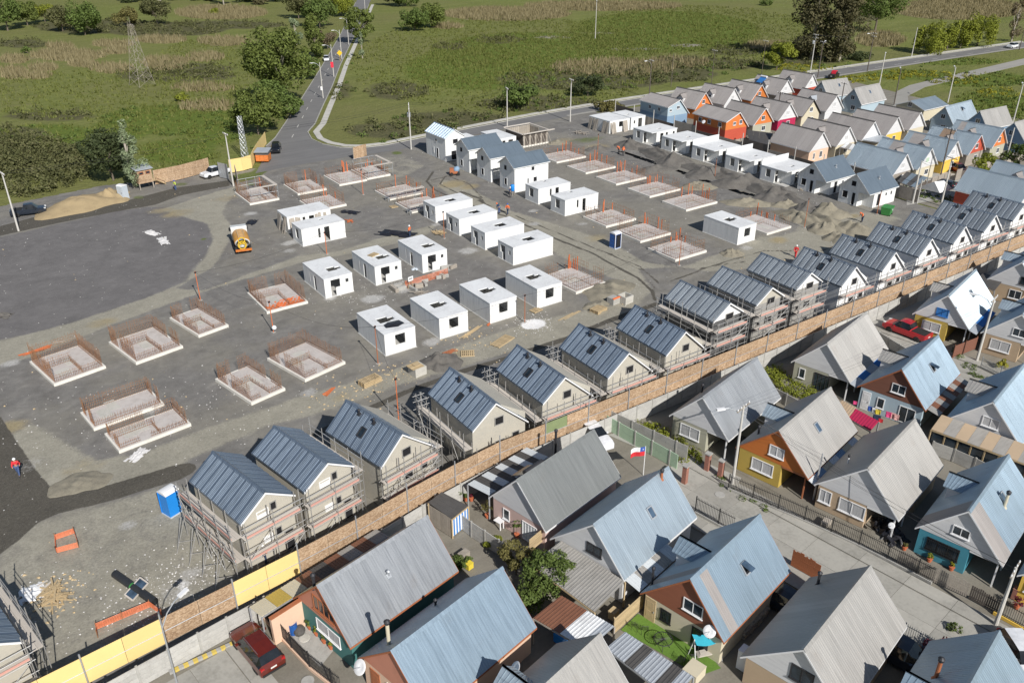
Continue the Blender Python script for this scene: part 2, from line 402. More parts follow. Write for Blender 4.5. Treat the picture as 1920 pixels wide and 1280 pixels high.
def attr(t, nm):
    a = t.n('ShaderNodeAttribute'); a.attribute_name = nm
    s = t.n('ShaderNodeSeparateColor'); t.l(a.outputs['Color'], s.inputs[0])
    return s.outputs[0], s.outputs[1], s.outputs[2], a.outputs['Alpha']
def mk_site():
    t = NT('site_soil'); P = t.coord()
    big = t.noise(P, .06, 5, .6); mid = t.noise(P, .5, 5, .62, dist=.6); fine = t.noise(P, 4.5, 4, .7); grit = t.noise(P, 22., 2, .6)
    br = t.math('ADD', t.math('MULTIPLY', mid, .6), t.math('MULTIPLY', fine, .4))
    pad, tan, wet, pale = attr(t, 'pa'); clay, dust, dark, grn = attr(t, 'pb')
    def lay(base, a, colr, soft=.16):
        x = t.math('ADD', a, t.math('MULTIPLY', t.math('SUBTRACT', br, .5), 1.15))
        return t.mix(t.maprange(x, .5-soft, .5+soft), base, colr)
    base = t.ramp(mid, [(.3, (.135, .127, .117)), (.55, (.175, .166, .153)), (.78, (.235, .222, .20))])
    base = t.mix(t.maprange(big, .42, .62, 0, .6), base, (.225, .208, .168))
    c = lay(base, pad, t.ramp(mid, [(.3, (.128, .120, .117)), (.75, (.158, .149, .144))]), .06)
    c = lay(c, tan, t.ramp(fine, [(.3, (.235, .218, .172)), (.7, (.325, .305, .248))]), .2)
    c = lay(c, clay, t.ramp(fine, [(.3, (.24, .195, .11)), (.7, (.33, .275, .165))]), .3)
    c = lay(c, wet, t.ramp(fine, [(.3, (.055, .049, .038)), (.7, (.10, .09, .072))]), .10)
    c = lay(c, pale, t.ramp(fine, [(.3, (.33, .32, .30)), (.7, (.44, .43, .41))]), .2)
    c = lay(c, dust, (.74, .73, .72), .16)
    c = lay(c, grn, t.ramp(fine, [(.3, (.06, .08, .02)), (.7, (.14, .17, .04))]), .2)
    mot = t.math('ADD', t.math('MULTIPLY', t.noise(P, .22, 4, .65, dist=.8), .55), t.math('MULTIPLY', t.noise(P, 1.3, 4, .7, dist=.5), .45))
    c = t.mix(1., c, t.ramp(mot, [(.3, .82), (.5, 1.06), (.7, 1.3)]), 'MULTIPLY')
    sp = t.maprange(grit, .66, .72, 0, .55); c = t.mix(sp, c, (.52, .50, .47))
    c = t.mix(t.maprange(t.noise(P, 9., 3, .6), .28, .36, .4, 0), c, (.10, .095, .088))
    t.col(c); t.rough(.95); t.bump(t.math('ADD', fine, t.math('MULTIPLY', grit, .5)), .35, .05); return t.m
_RECIPES['site_soil'] = mk_site
def mk_field():
    t = NT('field_grass'); P = t.coord()
    big = t.noise(P, .018, 5, .62, dist=.4); mid = t.noise(P, .11, 5, .65, dist=.5); fine = t.noise(P, .9, 4, .7); st = t.noise(t.mapping(P, (.12, .5, 1), (0, 0, .6)), .5, 4, .65)
    dry, scr, lush, dirt = attr(t, 'fa')
    br = t.math('ADD', t.math('MULTIPLY', mid, .55), t.math('MULTIPLY', fine, .45))
    def lay(base, a, colr, soft=.18):
        x = t.math('ADD', a, t.math('MULTIPLY', t.math('SUBTRACT', br, .5), 1.2))
        return t.mix(t.maprange(x, .5-soft, .5+soft), base, colr)
    g = t.ramp(t.math('ADD', t.math('MULTIPLY', st, .5), t.math('MULTIPLY', fine, .5)), [(.3, (.105, .13, .032)), (.5, (.165, .185, .05)), (.72, (.225, .225, .085))])
    g = t.mix(t.maprange(big, .35, .65, 0, .55), g, (.175, .165, .068))
    g = t.mix(t.maprange(mid, .58, .74, 0, .45), g, (.215, .185, .09))
    c = lay(g, lush, t.ramp(fine, [(.3, (.085, .12, .020)), (.7, (.15, .19, .038))]))
    c = lay(c, dry, t.ramp(fine, [(.3, (.19, .165, .08)), (.7, (.29, .245, .135))]))
    c = lay(c, scr, t.ramp(fine, [(.3, (.075, .078, .034)), (.7, (.14, .13, .065))]))
    c = lay(c, dirt, t.ramp(fine, [(.3, (.22, .20, .165)), (.7, (.34, .31, .25))]))
    t.col(c); t.rough(.95); t.b.inputs['Specular IOR Level'].default_value = .15; t.bump(t.math('ADD', fine, mid), .9, .5); return t.m
_RECIPES['field_grass'] = mk_field
def mk_asphalt(name, a, b, cr=True):
    def mk():
        t = NT(name); P = t.coord(); big = t.noise(P, .15, 4, .6); fine = t.noise(P, 6., 3, .7); lane = t.noise(t.mapping(P, (.05, .8, 1)), 1., 3, .5)
        c = t.ramp(t.math('ADD', t.math('MULTIPLY', big, .5), t.math('MULTIPLY', lane, .5)), [(.35, a), (.65, b)])
        c = t.mix(t.maprange(fine, .3, .8, 0, .35), c, sc(b, 1.25)); t.col(c); t.rough(.9); t.bump(fine, .2, .01); return t.m
    _RECIPES[name] = mk
mk_asphalt('asphalt', (.135, .132, .13), (.19, .185, .18)); mk_asphalt('gravel_path', (.26, .25, .225), (.34, .325, .29))
mk_asphalt('yard_soil', (.16, .145, .115), (.25, .23, .19)); mk_asphalt('yard_concrete', (.30, .29, .265), (.40, .39, .355))
plain('street_slab', (.36, .345, .305), .9, var=.2, scale=.5, bump=.12, c2=(.25, .24, .21), rv=.12)

# ------------------------------------------------------------------ terrain sheets
def smooth(x): x = np.clip(x, 0, 1); return x*x*(3-2*x)
def sdist(poly, X, Y):
    "distance to the polygon's border, positive inside"
    poly = np.asarray(poly, float); d = np.full(X.shape, 1e9); ins = np.zeros(X.shape, bool); n = len(poly)
    for i in range(n):
        a, b = poly[i], poly[(i+1) % n]; e = b-a
        t = np.clip(((X-a[0])*e[0]+(Y-a[1])*e[1])/max(e@e, 1e-9), 0, 1)
        d = np.minimum(d, np.hypot(X-a[0]-t*e[0], Y-a[1]-t*e[1]))
        c = (a[1] > Y) != (b[1] > Y)
        with np.errstate(divide='ignore', invalid='ignore'): xi = (b[0]-a[0])*(Y-a[1])/(b[1]-a[1]+1e-12)+a[0]
        ins ^= c & (X < xi)
    return np.where(ins, d, -d)
def ldist(line, X, Y):
    d = np.full(X.shape, 1e9); line = np.asarray(line, float)
    for a, b in zip(line[:-1], line[1:]):
        e = b-a; t = np.clip(((X-a[0])*e[0]+(Y-a[1])*e[1])/max(e@e, 1e-9), 0, 1)
        d = np.minimum(d, np.hypot(X-a[0]-t*e[0], Y-a[1]-t*e[1]))
    return d
def PX(l): return [G2(*p) for p in l]
def area(A, k, poly, X, Y, s=1.2, v=1.0): A[..., k] = np.maximum(A[..., k], v*smooth((sdist(PX(poly), X, Y)+s)/(2*s)))
def band(A, k, line, w, X, Y, s=.5, v=1.0): A[..., k] = np.maximum(A[..., k], v*smooth((w/2-ldist(PX(line), X, Y)+s)/(2*s)))
def spot(A, k, px, py, r, X, Y, v=1.0, rx=1.0):
    c = G2(px, py); d = np.hypot((X-c[0])/rx, Y-c[1]); A[..., k] = np.maximum(A[..., k], v*smooth(1.15-d/r*.8))
def grid_obj(name, xs, ys, z, mat, attrs_fn, mask=None, zfn=None, **k):
    X, Y = np.meshgrid(xs, ys); nx, ny = len(xs), len(ys)
    Z = np.full(X.shape, float(z)) if zfn is None else zfn(X, Y)+z
    idx = np.arange(nx*ny).reshape(ny, nx)
    q = np.stack([idx[:-1, :-1], idx[:-1, 1:], idx[1:, 1:], idx[1:, :-1]], -1).reshape(-1, 4)
    if mask is not None:
        cx = (X[:-1, :-1]+X[1:, 1:]).ravel()/2; cy = (Y[:-1, :-1]+Y[1:, 1:]).ravel()/2
        q = q[mask(cx, cy)]
    V_ = np.stack([X, Y, Z], -1).reshape(-1, 3)
    at = {n: a.reshape(-1, 4) for n, a in attrs_fn(X, Y).items()}
    return ob(name, big_mesh(name, V_, q, mat, at, True), kind='structure')

TRENCH = [G2(*p) for p in ((1168, 285), (1197, 295), (1223, 304), (1255, 314), (1277, 322), (1312, 336), (1347, 345), (1385, 360), (1412, 366), (1442, 378), (1483, 391), (1535, 408), (1557, 416), (1585, 424), (1615, 436))]
SITE = [(-40, 40), (-9, 44.0), (8.1, 45.9), (17.1, 46.9), (25.6, 48.5), (33, 49.3), (129, 49.3), (129.5, 152.2), (121.9, 152.2), (104.3, 151.2), (75.7, 149.0), (64.7, 150.3), (57, 155), (47.6, 152.8), (43, 152), (42, 159), (31.5, 156), (23, 158), (8, 156), (-40, 150)]
def site_attrs(X, Y):
    A = np.zeros(X.shape+(4,)); B = np.zeros(X.shape+(4,))
    area(A, 0, [(-80, 470), (0, 445), (110, 420), (210, 398), (275, 388), (330, 388), (372, 400), (396, 425), (398, 455), (385, 478), (362, 500), (340, 530), (270, 560), (200, 588), (140, 603), (60, 625), (20, 632), (-80, 655)], X, Y, .8)
    area(A, 1, [(300, 393), (420, 355), (480, 340), (430, 372), (415, 400), (440, 430), (420, 470), (400, 500), (330, 540), (380, 545), (560, 480), (640, 470), (700, 450), (820, 420), (800, 440), (690, 470), (570, 490), (470, 520), (370, 550), (200, 612), (60, 670), (-60, 700), (-60, 655), (140, 603), (270, 560), (345, 530), (385, 480), (400, 450), (390, 420)], X, Y, 1.0)
    area(A, 1, [(830, 335), (870, 345), (960, 395), (1060, 425), (1140, 450), (1210, 490), (1330, 510), (1480, 500), (1560, 470), (1580, 455), (1500, 430), (1420, 455), (1330, 480), (1280, 500), (1200, 505), (1225, 545), (1190, 580), (1060, 640), (960, 660), (860, 690), (760, 720), (600, 775), (500, 800), (360, 860), (330, 885), (200, 920), (130, 932), (80, 915), (40, 860), (20, 815), (60, 790), (180, 860), (260, 850), (360, 810), (480, 770), (600, 730), (700, 705), (850, 650), (1000, 600), (1150, 570), (1170, 530), (1090, 500), (1000, 455), (900, 405), (820, 350)], X, Y, 1.0, .82)
    area(A, 1, [(-20, 1010), (60, 975), (200, 935), (330, 900), (420, 900), (500, 1050), (420, 1110), (290, 1180), (80, 1290), (-20, 1290)], X, Y, 1.5, .62)
    area(A, 1, [(1520, 395), (1660, 400), (1690, 410), (1640, 440), (1560, 470), (1440, 480), (1380, 470), (1420, 440), (1480, 440)], X, Y, 1.5, .75)
    area(A, 1, [(640, 300), (760, 290), (800, 310), (770, 330), (720, 345), (650, 310)], X, Y, 1.2, .5)
    # wet wheel tracks and trenches
    area(A, 2, [(-60, 440), (0, 424), (60, 408), (150, 392), (230, 378), (330, 352), (430, 338), (432, 348), (340, 366), (290, 384), (210, 398), (110, 418), (0, 442), (-60, 458)], X, Y, .5)
    band(A, 2, [(-20, 790), (15, 845), (45, 890), (70, 920), (110, 937), (170, 932), (240, 915), (300, 895), (345, 880)], 2.0, X, Y, .4)
    band(A, 2, [(-30, 1010), (40, 975), (110, 945), (200, 925), (330, 885)], 2.4, X, Y, .4)
    band(A, 2, [(10, 860), (50, 930), (40, 975), (0, 1010), (-40, 1040)], 3.0, X, Y, .5)
    band(A, 2, [(-30, 880), (5, 900), (20, 950), (-30, 1010)], 2.0, X, Y, .5)
    band(A, 2, [(560, 830), (640, 790), (760, 735), (870, 695), (960, 668), (1060, 635), (1150, 598), (1230, 570)], .9, X, Y, .35, .9)
    band(A, 2, [(812, 322), (800, 340), (815, 356), (850, 372), (900, 390), (950, 406), (990, 424), (1060, 455), (1110, 474), (1150, 497), (1195, 520), (1222, 545), (1228, 562)], .5, X, Y, .25, .86)
    band(A, 2, [(860, 330), (835, 330), (825, 345), (850, 358), (905, 380), (1000, 418), (1070, 447), (1140, 475), (1200, 500), (1235, 530)], .4, X, Y, .25, .8)
    band(A, 2, [(1250, 530), (1330, 500), (1430, 470), (1540, 470), (1600, 450)], .5, X, Y, .3, .7)
    band(A, 2, [(1120, 470), (1290, 505), (1400, 490)], .4, X, Y, .3, .66)
    band(A, 2, [(808, 338), (840, 330), (880, 345), (905, 372)], .5, X, Y, .3, .7)
    band(A, 2, [(1090, 455), (1150, 480), (1200, 505), (1228, 540), (1225, 560)], .4, X, Y, .3, .65)
    band(A, 2, [(865, 360), (900, 372), (905, 380)], 1.0, X, Y, .5, .7)
    # cement dust and splashes
    for px, py, r, v in ((690, 590, 1.4, .8), (700, 560, 1.6, .75), (810, 640, 1.3, .7), (900, 530, 1.5, .7), (880, 470, 1.6, .7), (970, 490, 1.5, .6), (830, 505, 1.4, .75), (755, 545, 1.2, .6), (620, 560, 1.0, .6), (545, 455, 1.4, .75), (470, 400, 1.3, .7), (820, 420, 1.2, .6), (1000, 395, 1.2, .6), (1090, 420, 1.2, .55), (20, 680, 1.2, .6), (290, 770, 1.0, .5), (580, 735, 1.1, .6), (1400, 465, 1.3, .6), (240, 985, .9, .55), (430, 1010, 1.3, .6), (330, 1110, 1.7, .5), (360, 1075, 1.4, .5), (60, 1110, 1.2, .5), (1640, 400, 1.2, .4), (540, 470, 1.6, .5), (1000, 420, 1.3, .5), (60, 870, 2.0, .4)):
        spot(A, 3, px, py, r, X, Y, v, 1.3)
    for px, py, r, v in ((1000, 607, 1.5, 1.0), (990, 612, .8, 1.), (435, 1020, .7, .6), (345, 1095, .9, .5), (455, 1040, .8, .7)): spot(B, 1, px, py, r, X, Y, v, 1.2)
    for px, py, r, v in ((850, 345, 2.6, .8), (880, 350, 2.0, .7), (20, 800, 1.6, .75), (300, 395, 2.2, .55), (330, 400, 2.6, .6), (1120, 445, 2.0, .6), (1460, 450, 1.6, .75), (1390, 360, 1.2, .5), (1120, 275, 3.0, .6), (1060, 262, 2.2, .55), (560, 640, 1.0, .5), (190, 605, 1.8, .6), (1600, 405, 1.2, .7), (860, 662, 1.2, .6), (425, 372, 2.0, .5), (640, 745, 1.2, .5), (150, 880, 2.2, .45)): spot(B, 0, px, py, r, X, Y, v, 1.3)
    area(B, 3, [(430, 330), (470, 322), (500, 300), (520, 310), (480, 335), (440, 345)], X, Y, .8, .8)
    spot(B, 3, 745, 287, 1.6, X, Y, .75); spot(B, 3, 470, 345, 1.2, X, Y, .7); spot(B, 3, 382, 448, .6, X, Y, .7); spot(B, 3, 340, 345, 1.5, X, Y, .6); spot(B, 3, 260, 370, 1.3, X, Y, .6); spot(B, 3, 1100, 262, 3.0, X, Y, .55, 2.)
    return {'pa': A, 'pb': B}
grid_obj('site_ground', np.arange(-24, 130, .36), np.arange(42, 160, .36), 0, 'site_soil', site_attrs, lambda x, y: (sdist(SITE, x, y) > -.3) & (ldist(TRENCH, x, y) > .62),
         lambda X, Y: -.015+.012*np.sin(X*.9+np.sin(Y*.7)*1.3)*np.sin(Y*.8))

def trench():
    m = MB(); L = [Vector(p) for p in TRENCH]; lf, rt, lb, rb = [], [], [], []
    for i, p in enumerate(L):
        t = (L[min(i+1, len(L)-1)]-L[max(i-1, 0)]).normalized(); n = Vector((-t.y, t.x)); w = 1.15+.15*math.sin(i*2.1)
        lf.append((*(p+n*w), -.03)); rt.append((*(p-n*w), -.03)); lb.append((*(p+n*.35), -1.5)); rb.append((*(p-n*.35), -1.5))
    for i in range(len(L)-1):
        m.quad(lf[i], lf[i+1], lb[i+1], lb[i]); m.quad(lb[i], lb[i+1], rb[i+1], rb[i]); m.quad(rb[i], rb[i+1], rt[i+1], rt[i])
    m.quad(lf[0], lb[0], rb[0], rt[0]); m.quad(lf[-1], rt[-1], rb[-1], lb[-1])
    m.ob('trench', 'soil_dark', kind='structure')
trench()
FIELD_PATCH = dict(
 dry=[(27,112,30,8),(128,104,72,11),(110,88,27,6),(213,83,42,6),(303,75,50,7),(221,96,27,6),(24,133,27,7),(80,127,30,7),(156,120,30,7),(210,129,44,9),(310,118,45,11),(385,108,38,8),(315,127,38,7),(420,78,50,9),(415,24,88,13),(50,143,48,7),(950,27,120,13),(1130,12,150,9),(1800,18,130,20),(1650,75,48,14),(1440,88,48,9),(390,200,60,9),(380,165,60,8),(840,50,30,5),(1150,128,120,16),(1270,118,60,10)],
 scrub=[(45,82,52,9),(330,142,120,12),(370,128,75,10),(90,218,95,10),(60,300,85,30),(846,87,33,8),(936,75,50,8),(745,170,62,18),(1090,150,170,20),(1240,140,110,16),(1010,195,130,16),(850,225,120,18),(720,245,80,16),(760,272,70,8),(300,55,130,14),(180,50,120,14),(1330,120,120,12),(1380,95,60,10),(1600,30,60,12),(1520,110,80,12),(420,47,120,8),(640,170,25,18),(40,250,60,14),(20,290,50,20)],
 lush=[(95,255,110,24),(320,225,140,30),(400,250,60,25),(330,285,80,25),(210,250,60,25),(900,130,150,40),(1000,100,200,40),(1250,60,180,40),(1860,200,80,35),(1700,140,80,10),(1840,150,110,14),(1780,115,100,8)],
 dirt=[(1035,70,40,3),(1190,92,55,3),(1290,85,40,3),(1120,62,40,2),(40,390,50,10)])
def field_attrs(X, Y):
    A = np.zeros(X.shape+(4,))
    for k, key in enumerate(('dry', 'scrub', 'lush', 'dirt')):
        for cx, cy, rx, ry in FIELD_PATCH[key]:
            poly = [G2(cx+rx*math.cos(a), max(-120, cy+ry*math.sin(a))) for a in np.linspace(0, 2*PI, 15)[:-1]]
            A[..., k] = np.maximum(A[..., k], .8*smooth((sdist(poly, X, Y)+4)/8))
    return {'fa': A}
def ax(a, b, st): 
    out = [b+st*1.6**k*4 for k in range(1, 13)]; inn = [a-st*1.6**k*4 for k in range(12, 0, -1)]
    return np.array(inn+list(np.arange(a, b+st/2, st))+out)
grid_obj('field', ax(-120, 470, 3.), ax(-60, 560, 3.), -.07, 'field_grass', field_attrs, lambda x, y: sdist(SITE, x, y) < 6)
# ------------------------------------------------------------------ roads, pavements, yards
def sheet(name, poly, z, mat, **k):
    return MB().add([(p[0], p[1], z) for p in poly], [tuple(range(len(poly)))]).ob(name, mat, kind='structure', **k)
sheet('neighbourhood_ground', [(-14, 20), (60, -12), (190, -12), (200, 49), (203, 80), (203, 100), (205, 118), (211, 145.3), (129.9, 151.5), (129.9, 49.2), (33, 49.2), (25.6, 48.4), (17.1, 46.8), (8.1, 45.8), (-14, 43.5)], -.03, 'yard_soil')
A_L = [(330, 662), (187, 399.5), (136, 305.4), (99.4, 240.5), (76.7, 201), (59.9, 172.4), (55.9, 167), (53, 160), (50, 154.5), (47.5, 150)]
A_R = [(338, 655), (187.6, 387), (138.2, 299), (107.5, 244.5), (92.1, 216), (80.8, 196), (71.7, 179.6), (67.3, 173.3), (65.6, 167), (65.8, 162), (67.6, 157.5), (71, 154.6), (76, 153.7), (86, 154.7), (96.5, 155.6), (117, 157.3), (145, 157.6), (180, 156.2), (214.8, 154.4), (260, 151.6), (318, 148.2), (600, 118)]
B_N = [(600, 110), (330, 139.5), (294.5, 142.7), (250, 145.2), (210.7, 147), (170, 151.2), (128.4, 152.2), (121.9, 152.3), (104.3, 151.3), (75.7, 149.1), (64.7, 150.3)]
sheet('road', A_L[::-1] and (A_L + B_N[::-1][:0] + [(56, 150.6)] + B_N[::-1] + A_R[::-1]), .004, 'asphalt')
def offset(line, d):
    out = []
    for i, p in enumerate(line):
        a = Vector(line[max(0, i-1)]); b = Vector(line[min(len(line)-1, i+1)]); t = (b-a).normalized(); out.append((p[0]-t.y*d, p[1]+t.x*d))
    return out
def ribbon(name, l1, l2, z0, z1, mat):
    m = MB(); n = len(l1)
    for i in range(n-1):
        a, b, c, d = l1[i], l1[i+1], l2[i+1], l2[i]
        m.quad((a[0], a[1], z1), (d[0], d[1], z1), (c[0], c[1], z1), (b[0], b[1], z1))
        m.quad((a[0], a[1], z0), (a[0], a[1], z1), (b[0], b[1], z1), (b[0], b[1], z0)); m.quad((d[0], d[1], z1), (d[0], d[1], z0), (c[0], c[1], z0), (c[0], c[1], z1))
    return m.ob(name, mat, kind='structure')
near_R = A_R[1:21]
ribbon('kerb', offset(near_R, .0), offset(near_R, .18), -.05, .12, 'concrete')
swl = offset(near_R, .18)[:7]+offset(near_R, .18)[7:]
ribbon('pavement', [((p[0]+q[0])/2, (p[1]+q[1])/2) for p, q in zip(offset(near_R, 1.0), offset(near_R, 1.4))], offset(near_R, 2.5), -.05, .07, 'concrete_pale')
ribbon('kerb', offset(A_L[1:7], -.0), offset(A_L[1:7], -.18), -.05, .1, 'concrete')
ribbon('verge', offset(B_N[1:8], -.1), offset(B_N[1:8], -1.2), -.02, .02, 'gravel_path')
pl = [G2(1672, 205), G2(1680, 172), G2(1705, 160), G2(1770, 144), G2(1850, 126), G2(1940, 105)]; pr_ = [G2(1705, 205), G2(1702, 180), G2(1735, 163), G2(1800, 148), G2(1870, 133), G2(1960, 112)]
ribbon('path', pl, pr_, -.06, -.01, 'gravel_path')
mk_ = MB()
for i in range(16):
    t = i*9.0; p = Vector((63.5, 172)).lerp(Vector((187.4, 393)), t/260.); d = Vector((.489, .872)); n = Vector((-.872, .489))
    a = p-d*1.4; b = p+d*1.4; mk_.quad((a-n*.07).to_3d()+V(0, 0, .009), (a+n*.07).to_3d()+V(0, 0, .009), (b+n*.07).to_3d()+V(0, 0, .009), (b-n*.07).to_3d()+V(0, 0, .009))
for i in range(14):
    x = 206+i*9; y = np.interp(x, [200, 330], [150.6, 143.8]); mk_.quad((x, y-.08, .009), (x+3, y-.08-.15, .009), (x+3, y+.08-.15, .009), (x, y+.08, .009))
mk_.ob('road_markings', 'road_paint', kind='structure')

SD = Vector((.1287, -.9917)); SN = Vector((.9917, .1287))          # street direction and its right-hand normal
def street(xl, y0, y1, skip=()):
    base = Vector((xl-(y0-36.5)*.13, y0)); L = (y0-y1)/.9917; w = 7.4
    root = MB().add([(*(base-SD*.3+SN*-.1),-.012), (*(base+SD*(L+.3)+SN*-.1), -.012), (*(base+SD*(L+.3)+SN*(w+.1)), -.012), (*(base-SD*.3+SN*(w+.1)), -.012)], [(0, 1, 2, 3)]).ob('street', 'yard_soil', kind='structure')
    n = int(L/3.3); st = L/n
    for j, (a, b, z) in enumerate(((0., 1.25, .11), (1.29, 3.68, .02), (3.71, 6.1, .02), (6.14, 7.4, .11))):
        me = None
        for i in range(n):
            jz = rnd.uniform(-.006, .006)
            if me is None:
                m = MB(); e = .012
                m.box(e, a, -.04, st-e, b, z); me = m.mesh('slab', 'street_slab')
            p = base+SD*(i*st)
            M = Matrix(((SD.x, SN.x, 0, p.x), (SD.y, SN.y, 0, p.y), (0, 0, -1, 0), (0, 0, 0, 1)))
            M = Matrix(((SD.x, SN.x, 0, p.x), (SD.y, SN.y, 0, p.y), (0, 0, 1, jz), (0, 0, 0, 1)))
            ob('slab', me, root, M=M)
    return root
street(41.4, 41.0, 4.0); street(2.0, 43.2, 26.0); street(78.9, 48.2, 14.0)
sheet('yard_paving', PX([(1140, 815), (1255, 865), (1300, 905), (1330, 880), (1270, 850), (1195, 800)]), .006, 'yard_concrete')
sheet('yard_paving', PX([(1290, 900), (1330, 870), (1390, 895), (1375, 925), (1310, 960)]), .006, 'yard_concrete')
sheet('yard_paving', PX([(1590, 600), (1720, 560), (1800, 610), (1680, 650)]), .002, 'yard_concrete')
sheet('yard_paving', PX([(1640, 560), (1880, 470), (1930, 480), (1930, 560), (1860, 545), (1760, 590)]), -.006, 'yard_concrete')
sheet('yard_paving', PX([(505, 1150), (585, 1120), (640, 1200), (600, 1250)]), .006, 'concrete')
sheet('yard_paving', PX([(1700, 330), (1810, 320), (1850, 335), (1810, 365), (1700, 385)]), .002, 'yard_concrete')
# ------------------------------------------------------------------ walls with openings, roofs of ribbed sheets
def holed(m, W, H, t, holes, P=(0, 0, 0), ax=(1, 0, 0), up=(0, 0, 1), mi=0, ri=None):
    "slab W x H x t with rectangular holes (x0, z0, x1, z1); normal side = ax x up towards -t"
    P, ax, up = Vector(P), Vector(ax), Vector(up); nn = ax.cross(up); ri = mi if ri is None else ri
    xs = sorted({0., W, *[h[0] for h in holes], *[h[2] for h in holes]}); zs = sorted({0., H, *[h[1] for h in holes], *[h[3] for h in holes]})
    def hole(i, j):
        if i < 0 or j < 0 or i >= len(xs)-1 or j >= len(zs)-1: return None
        cx, cz = (xs[i]+xs[i+1])/2, (zs[j]+zs[j+1])/2
        return any(h[0] < cx < h[2] and h[1] < cz < h[3] for h in holes)
    def p(x, z, d): return P+ax*x+up*z-nn*d
    for i in range(len(xs)-1):
        for j in range(len(zs)-1):
            if hole(i, j): continue
            a, b, c, d = xs[i], xs[i+1], zs[j], zs[j+1]
            m.quad(p(a, c, 0), p(b, c, 0), p(b, d, 0), p(a, d, 0), mi); m.quad(p(b, c, t), p(a, c, t), p(a, d, t), p(b, d, t), mi)
            for (di, dj, q, r) in ((-1, 0, (a, d), (a, c)), (1, 0, (b, c), (b, d)), (0, -1, (a, c), (b, c)), (0, 1, (b, d), (a, d))):
                if hole(i+di, j+dj) is not False:
                    m.quad(p(*q, 0), p(*q, t), p(*r, t), p(*r, 0), ri)
    return m
_sheets = {}
def sheet_mesh(w, s, style, mat):
    key = (round(w, 3), round(s, 3), style, mat)
    if key in _sheets: return _sheets[key]
    # profile across x: ribs; runs down y from 0 to s; normal +z
    if style == 'new': prof = [(0, 0)]; ribs = [.11, .30, .49, .68]; rw, rh = .10, .052
    elif style == 'flat': prof = [(0, 0)]; ribs = [.5]; rw, rh = .02, .006
    elif style == 'fine': prof = [(0, 0)]; ribs = [.08+.105*k for k in range(9)]; rw, rh = .05, .014
    else: prof = [(0, 0)]; ribs = [.12+.19*k for k in range(5)]; rw, rh = .07, .018
    if style in ('new', 'flat'): sc_ = w
    else: sc_ = w/.98
    for r in ribs:
        c = r*sc_
        if c+rw/2 > w: break
        prof += [(c-rw/2, 0), (c-rw/4, rh), (c+rw/4, rh), (c+rw/2, 0)]
    prof += [(w, 0)]
    m = MB(); n = len(prof)
    m.v = [(x, 0, z) for x, z in prof]+[(x, s, z) for x, z in prof]; m.f = [(i, i+1, n+i+1, n+i)[::-1] for i in range(n-1)]; m.m = [0]*(n-1)
    m.box(.004, .01, -.04, w-.004, s-.01, -.012)
    me = m.mesh('roof_sheet', mat); _sheets[key] = me; return me
def slope(roof, A, B, C, D, n, style, mat, mats2=None):
    "sheets side by side: ridge edge A->B, eave edge D->C (A above D); all local to roof's parent"
    A, B, C, D = map(Vector, (A, B, C, D)); w = (B-A).length/n; s = (D-A).length
    ux = (B-A).normalized(); uy = (D-A).normalized(); uz = ux.cross(uy)
    flip = uz.z < 0
    for i in range(n):
        if flip: o = B-ux*(w*i); x = -ux
        else: o = A+ux*(w*i); x = ux
        z = x.cross(uy)
        mm = mats2.get(i if not flip else n-1-i, mat) if mats2 else mat
        M = Matrix(((x.x, uy.x, z.x, o.x), (x.y, uy.y, z.y, o.y), (x.z, uy.z, z.z, o.z), (0, 0, 0, 1)))
        ob('roof_sheet', sheet_mesh(w, s, style, mm), roof, M=M)

def window(parent, c, w, h, ax, nrm, frame='white_pvc', glass='glass', mull=1, sill=True, bars=False, curtain=False, name='window', solid=False):
    "window on a wall: frame ring, recessed pane, mullions; c is the centre on the wall face"
    c, ax, nrm = Vector(c), Vector(ax).normalized(), Vector(nrm).normalized(); up = Vector((0, 0, 1)); f = .07
    m = MB()
    for s in (-1, 1):
        m.obox(c+ax*(s*(w/2-f/2))+nrm*.02, ax*f/2, nrm*.035, up*h/2); m.obox(c+up*(s*(h/2-f/2))+nrm*.02, ax*(w/2-f), nrm*.033, up*f/2)
    for k in range(mull): m.obox(c+ax*(w*((k+1)/(mull+1)-.5))+nrm*.015, ax*.025, nrm*.028, up*(h/2-f))
    if bars:
        for k in range(int(w/.13)): m.obox(c+ax*(-w/2+.06+k*.13)+nrm*.10, ax*.009, nrm*.009, up*h*.52)
        for z in (-.35, .35): m.obox(c+up*(h*z)+nrm*.10, ax*w*.52, nrm*.009, up*.012)
    if solid:
        m.obox(c+nrm*.008, ax*(w/2-f*.9), nrm*.006, up*(h/2-f*.9), 1); return m.ob(name, [frame, glass], parent)
    o = m.ob(name, frame, parent)
    MB().obox(c+nrm*.008, ax*(w/2-f*.9), nrm*.006, up*(h/2-f*.9)).ob('pane', 'curtain' if curtain else glass, o)
    if sill: MB().obox(c-up*(h/2+.03)+nrm*.05, ax*(w/2+.05), nrm*.06, up*.025).ob('sill', frame, o)
    return o
def door(parent, c, w, h, ax, nrm, mat='timber_red', name='door'):
    c, ax, nrm = Vector(c), Vector(ax).normalized(), Vector(nrm).normalized(); up = Vector((0, 0, 1))
    m = MB(); m.obox(c+up*h/2+nrm*.02, ax*w/2, nrm*.03, up*h/2)
    for z in (.3, .72): m.obox(c+up*h*z+nrm*.055, ax*w*.33, nrm*.008, up*h*.14)
    o = m.ob(name, mat, parent); MB().cbox((0, 0, 0), .05, .05, .12).ob('handle', 'galv', o, loc=c+up*h*.48+ax*w*.38+nrm*.08)
    return o

